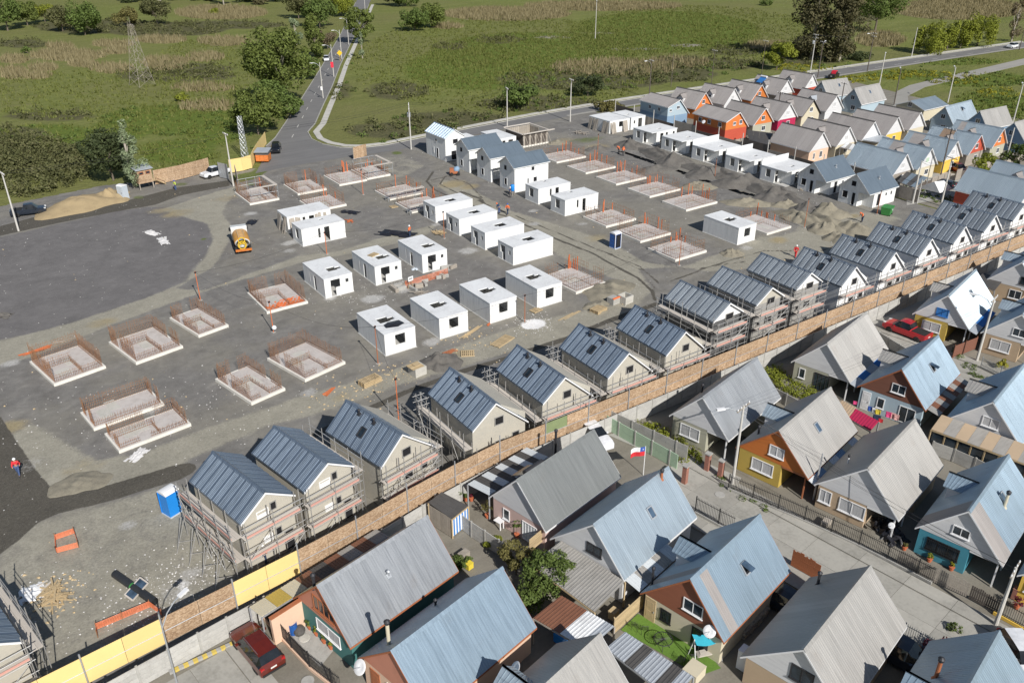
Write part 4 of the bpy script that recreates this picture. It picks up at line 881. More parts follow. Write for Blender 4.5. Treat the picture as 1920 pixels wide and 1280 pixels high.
def boards(T, pts, h, mat='timber_grey', lean=.55, w=.42):
    "formwork boards leaning on a wall line: each board a part"
    (ax_, ay, bx, by) = pts; a, b = Vector((ax_, ay)), Vector((bx, by)); d = (b-a).normalized(); nrm = Vector((d.y, -d.x)); n = int((b-a).length/(w+.05))
    for i in range(n):
        if rnd.random() < .12: continue
        p = a+d*((w+.05)*(i+.5)); ln = lean*rnd.uniform(.6, 1.3); hh = h*rnd.uniform(.93, 1.02); tw = d*rnd.uniform(-.12, .12)
        q = p+nrm*ln; c = Vector(((p.x+q.x+tw.x)/2, (p.y+q.y+tw.y)/2, hh/2)); up = Vector((p.x+tw.x-q.x, p.y+tw.y-q.y, hh)); ax2 = Vector((d.x, d.y, 0)); nn = ax2.cross(up).normalized()
        MB().obox(c+Vector((nrm.x, nrm.y, 0))*.04, ax2*w/2, nn*.03, up/2).ob('formwork_board', mat, T)
for (x, y, w, d, lab, fr) in ((40.6, 116.6, 6.9, 3.9, 'white shell with grey formwork boards leaning on its walls, left part of the site', ((2.4, .9, 2.8, 2.1), (3.4, .9, 4.2, 2.1))), (118.8, 134.6, 5.6, 6.8, 'white shell wrapped in leaning formwork boards at the far site corner', ((2.6, 1.1, 3.6, 2.2),))):
    t = shell(x, y, w, d, lab, fr, ((1.2, .5, 2.2, 2.2),))
    boards(t, (0.2, 0, w*.36, 0), 2.3); boards(t, (w*.62, 0, w-.1, 0), 2.35); boards(t, (0, d-.2, 0, d*.55), 2.4); boards(t, (0, d*.3, 0, .1), 2.4)
def porch_shell(x, y, lab, party=False, w=7.1, d=5.45):
    T = thing('house_shell', lab, 'house shell', (x, y, 0), 0, 'white porch shells along the estate fence'); h = HB-.12; rx, ry = 1.35, 2.45; mat = 'box_white'
    m = MB(); holed(m, d-ry, h, TW, ((1.05, .85, 2.05, 2.2),), (0, d, 0), (0, -1, 0)); m.ob('wall', mat, T)
    m = MB(); holed(m, rx-TW-.01, h, TW, ((.1, .06, .85, 2.1),), (TW+.005, ry, 0), (1, 0, 0)); m.ob('wall', mat, T)
    m = MB(); holed(m, ry-.01, h, TW, (), (rx, ry-.005, 0), (0, -1, 0)); m.ob('wall', mat, T)
    m = MB(); holed(m, w-rx-TW-.01, h, TW, ((.9, .06, 1.75, 2.15), (2.4, 1.3, 3.0, 2.15), (4.4, 1.3, 4.9, 2.1)), (rx+TW+.005, 0, 0), (1, 0, 0)); m.ob('wall', mat, T)
    m = MB(); holed(m, d-.01, h, TW, (), (w, 0, 0), (0, 1, 0)); m.ob('wall', mat, T)
    m = MB(); holed(m, w-.3, h, TW, (), (w-.14, d, 0), (-1, 0, 0)); m.ob('wall', mat, T)
    m = MB(); holed(m, w+.06, d+.06, .14, ((3.2, 1.6, 4.2, 2.2),), (-.03, -.03, HB), (1, 0, 0), (0, 1, 0)); m.ob('roof_slab', 'roof_slab', T)
    MB().box(-.1, -.1, -.05, w+.1, d+.1, .06).ob('floor', 'box_plinth', T)
    if party: MB().box(.02, d+.04, 0, w, d+.18, 3.55).ob('party_wall', 'roof_slab', T)
for y, lab, p in ((122.3, 'farthest of the five white porch shells along the estate fence', 0), (114.0, 'second farthest white porch shell, ladder leaning in its doorway', 0), (105.6, 'middle white porch shell along the estate fence', 1), (97.2, 'second nearest white porch shell, below a tall party wall', 1), (88.95, 'white porch shell next to the two slate-roofed white houses', 1)): porch_shell(119.2, y, lab, p)
def wh(x, y, th, lab, **k):
    d = dict(x=x, y=y, th=th, L=7.8, wl=3.0, wr=3.0, zr=5.27, zl=2.6, ze=2.6, roof='roof_slate', style='flat', sw=1.0, gabc='box_white', wall='box_white', trim='roof_slab', cap='roof_slate', oh=.3, carport=False, label=lab, group='white houses under construction'); d.update(k); return gable(d)
DV = dict(frame='roof_slab', glass='painted_void', mull=0, sill=False)  # unglazed openings: near-black panels painted as the dark interior
for y, lab in ((76.2, 'white single-storey house with slate-blue roof, nearer of the two by the green skip'), (84.35, 'white single-storey house with slate-blue roof next to the porch shells')):
    wh(119.75, y, 0, lab, carport=True, cdepth=1.4, post=False, wins=[('n', .3, 3.55, .95, .95, DV), ('n', 1.6, 1.5, 1.05, 1.25, DV), ('n', .0, 1.1, .7, 2.1, DV), ('r', 3.0, 1.15, .85, 2.1, DV), ('r', 4.9, 1.75, .5, .6, DV), ('r', 6.3, 1.75, .5, .7, DV)], sky=[(4.2, -1, 1.9, 'vent')])
for y, lab in ((129.6, 'white two-storey house with slate roof, farthest of the three in a row'), (122.6, 'white two-storey house with slate roof, middle of the three in a row'), (115.4, 'white two-storey house with slate roof, nearest of the three in a row')):
    wh(79.0, y, 0, lab, wl=2.4, wr=2.4, zr=5.85, zl=4.28, ze=4.28, L=7.65, oh=.3, os=.2, wallboxes=None if y < 116 else [(.32, -2.2, 2.4, 7.4, 2.2, 4.2), (.32, -1.0, 0, 7.4, 2.2, 2.39), (.32, -2.2, 0, .75, -1.01, 2.39), (5.4, -2.2, 0, 7.4, -1.01, 2.39)],
       wins=[('n', .45, 3.75, .85, .9, DV), ('n', .4, 1.35, .85, 1.25, DV), ('r', 4.1, 3.6, .7, .75, DV)]+([('r', 3.1, 1.6, .35, 1.0, DV), ('r', 4.6, 1.65, .8, .9, DV)] if y < 116 else []))
wh(81.75, 136.1, 90, 'white two-storey house with striped grey roof at the curve of the dirt road', wl=2.25, wr=2.25, zr=5.85, zl=4.4, ze=4.4, L=7.7, oh=.2, os=.15, roof='roof_new', style='new', sw=.82, wins=[('n', -.1, 3.6, 1.2, .95, DV), ('n', .3, 1.0, 1.2, 1.8, DV), ('l', 3.6, 3.4, .6, .7, DV), ('l', 3.2, 1.05, .8, 2.0, DV), ('l', 4.6, 1.4, .3, 1.2, DV)])

# ------------------------------------------------------------------ foundation slabs with rebar
def rebar_wall(m, p, q, h, sp=.19, z0=.28, t=.021, gaps=(), hs=.24):
    p, q = Vector(p), Vector(q); L = (q-p).length; d = (q-p)/L; n = Vector((-d.y, d.x)); hw = t/2
    def bar(a, b, u, v):
        m.add([a-u*hw-v*hw, a+u*hw-v*hw, a+u*hw+v*hw, a-u*hw+v*hw, b-u*hw-v*hw, b+u*hw-v*hw, b+u*hw+v*hw, b-u*hw+v*hw], [(0, 1, 5, 4), (1, 2, 6, 5), (2, 3, 7, 6), (3, 0, 4, 7)])
    d3, n3 = d.to_3d(), n.to_3d(); k = 0.
    while k < L:
        if not any(a < k < b for a, b in gaps):
            a = (p+d*k).to_3d(); hh = h*rnd.uniform(.82, 1.1); bar(a+V(0, 0, z0), a+V(rnd.uniform(-.07, .07), rnd.uniform(-.07, .07), z0+hh), d3, n3)
        k += sp
    z = z0+.15
    while z < z0+h-.05:
        segs = [(0, L)]
        for a, b in gaps: segs = [s for (c, e) in segs for s in ((c, min(e, a)), (max(c, b), e)) if s[1]-s[0] > .05]
        for a, b in segs: bar((p+d*a).to_3d()+V(0, 0, z)+n3*t, (p+d*b).to_3d()+V(0, 0, z)+n3*t, n3, V(0, 0, 1))
        z += hs
def slab(x, y, w, d, deg, label, h=2.2, inner=(.45,), sparse=False, stakes=0, orange=False, walls='FRBL', notch=0., name='foundation_slab'):
    T = thing(name, label, 'foundation', (x, y, 0), math.radians(deg), 'concrete foundation slabs with rebar')
    MB().box(.15, .15, 0, w-.15, d-.15, .285).ob('slab', 'slab_top', T)
    e = MB(); tt = .16
    for (a, b, c, f) in ((0, 0, w, tt), (0, d-tt, w, d), (0, tt, tt, d-tt), (w-tt, tt, w, d-tt)): MB().box(a, b, -.02, c, f, .30).ob('edge_form', 'slab_edge', T)
    for k in range(2):
        px_ = rnd.uniform(.15, .5)*w; py_ = rnd.uniform(.15, .6)*d; MB().box(px_, py_, .27, px_+rnd.uniform(.9, 1.4), py_+rnd.uniform(1.2, 2.2), .296+.005*k).ob('screed', 'concrete_pale', T)
    i = .24; W = {'F': ((i, i), (w-i, i)), 'R': ((w-i, i), (w-i, d-i)), 'B': ((w-i, d-i), (i, d-i)), 'L': ((i, d-i), (i, i))}
    sp, hs, t = (.36, .5, .02) if sparse else (.17, .30, .019)
    for c in walls:
        p, q = W[c]; L = math.hypot(q[0]-p[0], q[1]-p[1]); m = MB(); hh = h*(.4 if c == 'F' and not sparse else rnd.uniform(.75, 1.05))
        rebar_wall(m, p, q, hh, sp, .28, t, [(L*.3, L*.3+.9)] if rnd.random() < .5 else (), hs); m.ob('rebar_mesh', 'rebar', T, kind='stuff')
    for f in inner:
        m = MB(); rebar_wall(m, (i, d*f), (w*.62, d*f), h*.5, sp, .26, t, (), hs); m.ob('rebar_mesh', 'rebar', T, kind='stuff')
        m = MB(); rebar_wall(m, (w*.58, i), (w*.58, d*f), h*.35, sp, .26, t, (), hs); m.ob('rebar_mesh', 'rebar', T, kind='stuff')
    for k in range(stakes):
        a = rnd.random(); px_, py_ = ((w-i)*rnd.uniform(.6, 1), d-i) if a < .5 else (w-i, d*rnd.uniform(.2, .95))
        MB().box(px_-.05, py_-.05, .26, px_+.05, py_+.05, rnd.uniform(1.0, 2.5)).ob('conduit', 'rebar_orange', T)
    if orange:
        m = MB(); nx, ny = 16, 10; gx = [[(.3+(w-.6)*a/nx, .25+2.1*b/ny, .275+.06*abs(math.sin(a*1.7+b*2.3))*rnd.random()) for a in range(nx+1)] for b in range(ny+1)]
        for b in range(ny):
            for a in range(nx):
                if (a < 5 and b > 5) or rnd.random() < .12: continue
                m.quad(gx[b][a], gx[b][a+1], gx[b+1][a+1], gx[b+1][a])
        m.ob('orange_net', 'safety_orange', None, (x, y, 0), math.radians(deg), label='bright orange safety net heaped on the front of a foundation slab', cat='safety net')
    return T
slab(4.0, 88.0, 5.3, 6.9, 11, 'foundation slab at the left edge with timber stacked on its corner', 2.3, (.55,))
slab(12.0, 87.9, 5.35, 6.9, 11, 'foundation slab second from left in the back pair', 2.3, (.6,))
slab(19.4, 90.4, 3.8, 6.8, 12, 'narrow foundation slab beside the orange lamp post', 1.7, (.5,))
slab(28.0, 91.9, 5.25, 6.9, 0, 'foundation slab covered with orange net', 2.0, (.6,), orange=True)
slab(25.4, 74.0, 5.2, 6.9, 13, 'foundation slab nearest the leftmost front shell', 1.9, (.5,))
slab(19.3, 72.8, 3.9, 6.9, 12, 'narrow foundation slab in the middle of the front left group', 1.9, (.55,))
slab(5.6, 76.9, 6.7, 3.8, 7, 'wide foundation slab, rear one of the close front pair', 1.9, ())
slab(6.7, 71.7, 6.7, 3.75, 7, 'wide foundation slab, front one of the close front pair', 1.7, (.6,))
slab(61.9, 74.9, 5.1, 6.6, 3, 'foundation slab with orange conduits right of the front shells', 1.9, (.5,), True, 7)
slab(79.7, 75.4, 6.1, 5.5, 0, 'foundation slab nearest the new roofs, ragged concrete along its front', 1.9, (.5,), True, 5)
slab(80.6, 83.4, 6.1, 5.5, 0, 'foundation slab behind the blue portable toilet', 1.9, (.5,), True, 5)
slab(80.7, 91.1, 6.1, 5.5, 0, 'foundation slab next to the white shell with doorway', 1.9, (.5,), True, 5)
for i, y in enumerate((123.2, 114.6, 106.3, 97.9, 89.5)):
    slab(96.0, y, 7.1, 5.5, 0, ('foundation slab farthest in the right column of five', 'foundation slab second farthest in the right column of five', 'middle foundation slab of the right column of five', 'foundation slab second nearest in the right column of five', 'foundation slab nearest in the right column of five')[i], 1.9, (.5,), True, 7, walls='RBF')
slab(98.0, 75.0, 5.5, 6.8, 0, 'foundation slab half hidden behind the lone grey-white shell', 1.8, (.5,), True, 6, walls='RB')
slab(48.8, 133.2, 5.2, 6.6, 0, 'foundation slab in the far left corner with brown rebar walls', 2.0, (.5,), False, 2)
slab(56.7, 133.9, 5.3, 6.8, 0, 'foundation slab in the far left corner with tall orange conduits', 1.8, (), True, 6)
slab(62.3, 134.4, 4.6, 6.8, 0, 'foundation slab beside the steel gantry near the junction', 1.6, (), True, 4)
slab(40.4, 132.8, 5.0, 7.6, 0, 'foundation slab with upright shutter boards behind the gate', 2.0, (.4,), False, 2)
slab(47.6, 123.5, 5.6, 6.2, 0, 'foundation slab directly behind the shell with leaning boards', 2.0, (.5,), True, 3)
slab(60.2, 121.8, 6.3, 5.6, 0, 'foundation slab with grey guard frame, rear one beside the dirt road curve', 1.7, (.5,), True, 5)
slab(60.0, 114.0, 6.3, 5.6, 0, 'foundation slab with grey guard frame, front one beside the dirt road curve', 1.7, (.5,), True, 5)
# ------------------------------------------------------------------ the scaffolded row
plain('leaf_moss', (.22, .27, .13), .8, var=.15)
_tube = {}
def unit_tube(name, r, mat):
    if (name, mat) not in _tube: _tube[(name, mat)] = MB().tube((0, 0, 0), (1, 0, 0), r, 6).mesh(name, mat)
    return _tube[(name, mat)]
def rod(name, T, p, q, r=.036, mat='scaffold_steel'):
    p, q = Vector(p), Vector(q); d = q-p; L = d.length; u = d/L; a = u.cross(V(0, 0, 1) if abs(u.z) < .95 else V(0, 1, 0)).normalized(); b = u.cross(a)
    return ob(name, unit_tube(name, r, mat), T, M=Matrix(((u.x*L, a.x, b.x, p.x), (u.y*L, a.y, b.y, p.y), (u.z*L, a.z, b.z, p.z), (0, 0, 0, 1))))
_pl = {}
def plank_at(name, T, p, q, w, t, mat):
    key = (name, mat)
    if key not in _pl: _pl[key] = MB().box(0, -.5, -.5, 1, .5, .5).mesh(name, mat)
    p, q = Vector(p), Vector(q); d = q-p; L = d.length; u = d/L; a = V(0, 0, 1).cross(u).normalized(); b = u.cross(a)
    return ob(name, _pl[key], T, M=Matrix(((u.x*L, a.x*w, b.x*t, p.x), (u.y*L, a.y*w, b.y*t, p.y), (u.z*L, a.z*w, b.z*t, p.z), (0, 0, 0, 1))))
def run(T, p, q, width, levels, top, out, bay=1.9, brace=True, toe='plank_pink', jag=.5, seed=0):
    "one straight run of scaffold: p->q inner line, widening towards 'out'"
    r = random.Random(seed); p, q, out = Vector(p), Vector(q), Vector(out).normalized(); L = (q-p).length; d = (q-p)/L; n = max(1, round(L/bay)); st = L/n
    for i in range(n+1):
        for k in (0, 1):
            a = p+d*(st*i)+out*(width*k)
            if k == 0 and 0 < i < n and r.random() < .3: continue
            rod('standard', T, (a.x, a.y, 0), (a.x, a.y, top+r.uniform(-jag, jag)+(.3 if k else -.2)))
        a, b = p+d*(st*i), p+d*(st*i)+out*width
        for z in levels: rod('transom', T, (a.x, a.y, z-.06), (b.x, b.y, z-.06), .03)
    o = p+out*width; e = d*.25
    for z in levels:
        for s, base in ((0, p), (1, o)): rod('ledger', T, (*(base-e), z-.1), (*(base+d*L+e), z-.1), .03)
        for dz in (.5, 1.0): rod('guard_rail', T, (*(o-e), z+dz), (*(o+d*L+e), z+dz+r.uniform(-.03, .03)), .03)
        for k in range(2):
            c = p+out*(width*(.27+.46*k)); plank_at('plank', T, (*(c-d*.15), z), (*(c+d*(L+.1)), z), width*.44, .05, 'plank')
        if toe: c = o-out*.05; plank_at('toe_board', T, (*c, z+.1), (*(c+d*L), z+.1), .035, .17, toe)
    if brace:
        zs = [0]+list(levels)
        for i in range(n):
            for za, zb in zip(zs[:-1], zs[1:]):
                if r.random() < .6:
                    a, b = o+d*(st*i)+out*.04, o+d*(st*(i+1))+out*.04
                    if r.random() < .5: a, b = b, a
                    rod('brace', T, (a.x, a.y, za+.1), (b.x, b.y, zb-.1), .026)
def scaffold(h, label, **k):
    T = thing('scaffolding', label, 'scaffolding', (h['x'], h['y'], 0), math.radians(h['th']), 'scaffolding around the new houses'); wl, wr, L = h['wl'], h['wr'], h['L']; sd_ = int(h['x']*10)
    lv = k.get('front', (1.9, 3.7)); run(T, (-.15, wl+.15), (-.15, -wr+k.get('fr', .3)), .75, lv, lv[-1]+1.2, (-1, 0), seed=sd_, toe=k.get('toe', 'plank_pink'))
    if 'left' in k: run(T, (-.2, wl+.2), (L*k.get('ll', 1.), wl+.2), .8, k['left'], k['left'][-1]+1.15, (0, 1), seed=sd_+1, brace=k.get('lb', True), toe=k.get('ltoe', 'plank_pink'))
    if 'right' in k: run(T, (.3, -wr-.25), (L, -wr-.25), .7, k['right'], k['right'][-1]+1.1, (0, -1), seed=sd_+2, brace=False, toe=None)
    if k.get('tower'):
        x0, y0 = L-.3, wl+.35
        for dx in (0, .9):
            for dy in (0, .55): rod('standard', T, (x0+dx, y0+dy, 0), (x0+dx, y0+dy, 4.6+rnd.uniform(-.4, .5)))
        for z in (1.4, 2.8, 3.6, 4.2):
            for dy in (0, .55): rod('guard_rail', T, (x0-.3, y0+dy, z), (x0+1.3, y0+dy, z), .03)
            for dx in (0, .9): rod('transom', T, (x0+dx, y0-.3, z), (x0+dx, y0+.9, z), .03)
        plank_at('plank', T, (x0-.2, y0+.25, 2.9), (x0+1.1, y0+.25, 2.9), .7, .06, 'plank')
    if k.get('prop'):
        for i in range(4):
            x = .4+i*1.9; rod('brace', T, (x, wl+2.6, .05), (x+.2, wl+1.0, 3.6), .032); rod('brace', T, (x, wl+1.0, .4), (x+.1, wl+2.3, .9), .026)
            rod('brace', T, (x, wl+2.55, .1), (x+1.7, wl+1.1, 1.7), .026)
    return T
NV = [(3.0, 1, .55, 'vent'), (4.9, 1, .55, 'vent'), (3.6, 1, 1.75, 'sky')]
H = {}
def newhouse(i, x, y, th, L, wl, wr, zr, zl, ze, wall, gab, lab, sk=True, **k):
    s = dict(x=x, y=y, th=th, L=L, wl=wl, wr=wr, zr=zr, zl=zl, ze=ze, roof='roof_new', style='new', sw=.84, gabc=gab, wall=wall, trim='roof_new', cap='roof_new', oh=.22, os=.16, carport=False, label=lab, group='new houses with ribbed roofs along the board fence', sky=NV if sk else (), low=zl-.25)
    s['sky'] = [(L-2.3, 1, .45, 'vent'), (L-4.3, 1, .45, 'vent'), (L-3.7, 1, 1.6, 'sky')] if sk else []
    s.update(k); H[i] = s; T = gable(s)
    for c in T.children:                                   # white bargeboards on the near gable
        pass
    b = MB()
    for sg, w_, ze_ in ((1, wl, zl), (-1, wr, ze)): b.extr([(-.075, 0, zr-.02), (-.075, sg*w_, ze_-.02), (-.075, sg*w_, ze_-.17), (-.075, 0, zr-.18)], (.05, 0, 0))
    b.ob('bargeboard', 'white_pvc', T)
    return T
DW = dict(frame='grey_render', glass='painted_void', mull=0, sill=False); WB = dict(frame='insulation', glass='insulation', mull=0, sill=False)  # first one: open window holes, interior darkness painted on a flat panel
tallw = [('n', -.55, 4.75, .55, .75, DW), ('n', .35, 4.55, 1.0, .62, WB), ('n', -.7, 2.3, .55, .75, DW), ('n', .2, 2.15, .8, .6, WB), ('n', -1.5, 1.0, .8, 1.9, DW)]
loww = [('n', -.45, 4.35, .95, .85, DW), ('n', -.5, 1.95, 1.0, .8, DW), ('n', -2.2, 2.2, .8, .8, DW)]
B, Gy = 'beige_render', 'beige_render'
newhouse(1, 13.2, 50.25, 101.6, 7.41, 2.25, 2.32, 6.39, 4.8, 4.88, B, B, 'beige two-storey house with ribbed roof, leftmost of the scaffolded row', False, wins=tallw)
newhouse(2, 18.39, 51.01, 101.6, 7.35, 2.32, 2.29, 6.38, 4.9, 4.92, B, B, 'beige two-storey house with ribbed roof, second from left in the scaffolded row', False, wins=tallw)
newhouse(3, 24.85, 51.16, 101.1, 7.48, 2.35, 3.35, 6.4, 4.35, 3.59, B, B, 'beige house with skylight and vents, third from left in the scaffolded row', wins=loww)
newhouse(4, 33.57, 50.74, 90., 7.52, 2.42, 3.4, 6.4, 4.45, 3.3, B, B, 'beige house with dark blue roof, fourth from left after the gap in the row', wins=loww)
newhouse(5, 41.06, 50.8, 89.5, 7.52, 2.45, 3.35, 6.4, 4.45, 3.35, B, B, 'beige house with dark blue roof, fifth from left in the scaffolded row', wins=loww)
newhouse(6, 48.74, 50.92, 89.6, 7.5, 2.45, 3.3, 6.4, 4.45, 3.4, B, B, 'beige house with dark blue roof, sixth from left in the scaffolded row', wins=loww)
newhouse(7, 56.27, 50.98, 89.5, 7.45, 2.45, 3.2, 6.4, 4.45, 3.5, B, B, 'beige house with dark blue roof, seventh from left, yellow bag on its scaffold', wins=loww)
tw3 = [('n', -.35, 5.75, 1.2, .8, DW), ('n', -.4, 3.5, 1.0, .75, DW), ('n', 1.3, 3.4, .55, .55, DW), ('n', -.5, 1.3, .8, 1.2, DW), ('n', 1.4, 1.3, .5, .6, DW)]
newhouse(8, 63.04, 51.5, 90.2, 7.12, 2.28, 2.24, 7.48, 5.92, 5.95, 'open_dark', 'insulation', 'taller house with white insulated gable and open dark side, eighth in the row', False, wins=tw3, roof='roof_alu', cap='roof_new')  # closed wall; its dark colour stands in for the shaded open side
newhouse(9, 69.64, 51.6, 89.7, 7.13, 2.26, 2.25, 7.48, 5.96, 5.95, 'grey_render', B, 'taller beige gabled house, ninth in the scaffolded row', False, wins=tw3, roof='roof_alu', cap='roof_new')
newhouse(10, 76.31, 51.75, 89.2, 7.14, 2.22, 2.3, 7.48, 5.92, 5.9, 'grey_render', 'insulation', 'taller white gabled house, tenth in the scaffolded row', False, wins=tw3, roof='roof_alu', cap='roof_new')
for i, (x, th, lab) in enumerate(((84.24, 88.5, 'white insulated house directly right of the three taller ones'), (92.02, 90, 'white insulated house, twelfth in the scaffolded row'), (99.75, 89.6, 'white insulated house, thirteenth in the scaffolded row'), (107.49, 90., 'white insulated house, fourteenth in the scaffolded row'), (115.0, 89.5, 'white insulated house, second from the right end of the row'), (122.6, 89, 'white insulated house at the right end of the scaffolded row'))):
    newhouse(11+i, x, 51.4+.04*i, th, 7.5, 2.18, 3.1, 6.4, 4.4, 3.5, 'insulation', 'insulation', lab, wins=loww, roof='roof_alu', cap='roof_new')
scaffold(H[1], 'two-level scaffolding with raking props around the leftmost beige house', front=(2.0, 4.0), left=(2.0, 4.0), prop=True, fr=.2)
scaffold(H[2], 'scaffolding in front of the second beige house', front=(2.0, 4.0), right=(3.9,), fr=.2)
scaffold(H[3], 'scaffolding in front of the third house beside the gap', front=(1.7, 3.3), right=(3.0,), fr=.5)
scaffold(H[4], 'scaffolding with long plank walkway left of the fourth house', front=(1.5,), left=(3.0,), lb=True, tower=True, fr=.4, ltoe=None)
scaffold(H[5], 'scaffolding with plank walkway between the fourth and fifth houses', front=(1.5, 3.2), left=(3.0,), lb=False, tower=True, ltoe=None)
scaffold(H[6], 'scaffolding with a yellow bag on its plank, left of the sixth house', front=(1.5, 3.2), left=(3.0,), lb=False, tower=True, ltoe=None)
scaffold(H[7], 'scaffolding in front of the seventh house', front=(1.5, 3.2), left=(3.0,), lb=False, tower=True, ltoe=None)
scaffold(H[8], 'tall scaffolding around the white gabled eighth house', front=(1.7, 3.4, 5.0), left=(3.6, 5.2), ltoe=None, tower=True)
scaffold(H[9], 'tall scaffolding around the beige ninth house', front=(1.7, 3.4, 5.0), left=(5.0,), ltoe=None)
scaffold(H[10], 'tall scaffolding around the white tenth house', front=(1.7, 3.4, 5.0), left=(5.0,), ltoe=None)
for i, l in enumerate(('eleventh', 'twelfth', 'thirteenth', 'fourteenth', 'fifteenth', 'sixteenth')):
    scaffold(H[11+i], 'scaffolding across the front of the %s house in the row' % l, front=(1.6, 3.4), fr=.2)
# corner of one more roof at the lower left edge of the picture
newhouse(0, -5.55, 46.3, 101.6, 7.4, 2.3, 2.3, 6.4, 4.85, 4.85, B, B, 'ribbed roof corner of a house cut off by the lower left edge', False)
scaffold(H[0], 'scaffolding beside the roof corner at the lower left edge', front=(2.0, 4.0), right=(3.6,), fr=.1)

# ------------------------------------------------------------------ board fence, precast wall and other boundaries
FL = [(-10.5, 44.1), (8.1, 46.0), (17.1, 47.0), (25.6, 48.6), (33.0, 49.5), (128.6, 49.4)]
def along(line, step, jitter=0.):
    "points every step metres along a polyline with the heading there"
    out = []; rem = 0.
    for a, b in zip(line[:-1], line[1:]):
        a, b = Vector(a), Vector(b); L = (b-a).length; d = (b-a)/L; t = rem
        while t < L: out.append((a+d*t, d)); t += step
        rem = t-L
    return out
bf = thing('board_fence', 'long OSB board fence with steel posts, partly yellow at its left end', 'fence', (0, 0, 0))
stp = 4.88; pts_ = along(FL, stp)
pan = {}
def panel_mesh(L, mat, z0, z1):
    k = (round(L, 2), mat, z0, z1)
    if k not in pan: pan[k] = MB().box(.012, -.012, z0, L-.012, .012, z1).mesh('panel', mat)
    return pan[k]
allp = pts_+[(Vector(FL[-1]), Vector((1, 0)))]
for i, ((p, d), (q, _)) in enumerate(zip(allp[:-1], allp[1:])):
    v = q-p; L = v.length/2; u = v.normalized(); yel = p.x < 1.5 or 7.0 < p.x < 11.0
    for k in range(2):
        o = p+u*(L*k); M = Matrix(((u.x, -u.y, 0, o.x), (u.y, u.x, 0, o.y), (0, 0, 1, 0), (0, 0, 0, 1)))
        if yel: ob('panel', panel_mesh(L, 'yellow_panel', 1.15, 3.3), bf, M=M)
        else:
            gr = (36.5 < o.x < 38.5 or 99 < o.x < 101)
            ob('panel', panel_mesh(L, 'osb', 1.15, 2.2), bf, M=M); ob('panel', panel_mesh(L, 'leaf_moss' if gr else 'osb', 2.215, 3.3), bf, M=M)
    n = Vector((-u.y, u.x))
    rod('post', bf, (*(p-n*.07), 0), (*(p-n*.07), 4.0 if i % 2 else 3.7), .055, 'galv')
    a, b = p-n*.05, q-n*.05; rod('rail', bf, (*a, 2.2), (*b, 2.2), .028, 'galv')
    a, b = p+n*.06, q+n*.06; rod('rail', bf, (*a, 3.0), (*b, 3.0), .03, 'steel_dark'); rod('rail', bf, (*a, 1.5), (*b, 1.5), .03, 'steel_dark')
    if i % 2 == 0: rod('stay', bf, (*(p+n*.1), 2.9), (*(p+n*1.6), .05), .03, 'steel_dark')
def precast(line, label, h=1.9, mat='wall_precast', bay=2.0, cat='wall', pm='concrete', name='precast_wall', rows=4):
    T = thing(name, label, cat); ps = along(line, bay); ps = ps+[(Vector(line[-1]), ps[-1][1])]; cache = {}
    for (p, d), (q, _) in zip(ps[:-1], ps[1:]):
        v = q-p; L = v.length
        if L < .3: continue
        u = v/L; rh = h/rows
        key = round(L, 2)
        if key not in cache: cache[key] = MB().box(.07, -.03, .008, L-.07, .03, rh-.012).mesh('slat', mat)
        for r in range(rows): ob('slat', cache[key], T, M=Matrix(((u.x, -u.y, 0, p.x), (u.y, u.x, 0, p.y), (0, 0, 1, r*rh), (0, 0, 0, 1))))
        ob('post', panel_mesh2(h, pm), T, M=Matrix(((u.x, -u.y, 0, p.x), (u.y, u.x, 0, p.y), (0, 0, 1, 0), (0, 0, 0, 1))))
    return T
_pm = {}
def panel_mesh2(h, mat):
    k = (h, mat)
    if k not in _pm: _pm[k] = MB().box(-.068, -.07, 0, .068, .07, h+.06).mesh('post', mat)
    return _pm[k]
precast([(-6, 43.0), (8.0, 44.9), (10.6, 45.2)], 'pale precast concrete wall beside the parked maroon car', 1.75)
precast([(10.6, 45.25), (17.2, 46.2), (25.8, 47.9), (33.0, 48.85), (128.6, 48.8)], 'long precast concrete wall at the foot of the board fence', 1.75)
precast([G2(818, 955), G2(880, 1003), G2(947, 1048)], 'grey slatted concrete fence behind the house with cream flue', 1.5, rows=4, bay=1.5)
precast([G2(1130, 800), G2(1270, 880)], 'mint green concrete wall behind the Chilean flag', 1.5, 'mint_wall', rows=2, bay=2.0)
precast([G2(1145, 800, 0), G2(1288, 868, 0)], 'rough grey block wall above the mint green wall', 1.75, 'concrete', rows=3, bay=2.4)
precast([G2(1645, 640), G2(1680, 662), G2(1740, 700)], 'weathered concrete fence in front of the red pickup', 1.2, rows=2, bay=1.6)
precast([G2(1445, 745), G2(1500, 775), G2(1560, 800)], 'low concrete fence between two grey roofed houses', 1.3, rows=2, bay=1.8)
precast([G2(1745, 850), G2(1800, 870), G2(1850, 895)], 'concrete fence below the yellow veranda', 1.3, rows=2, bay=1.8)
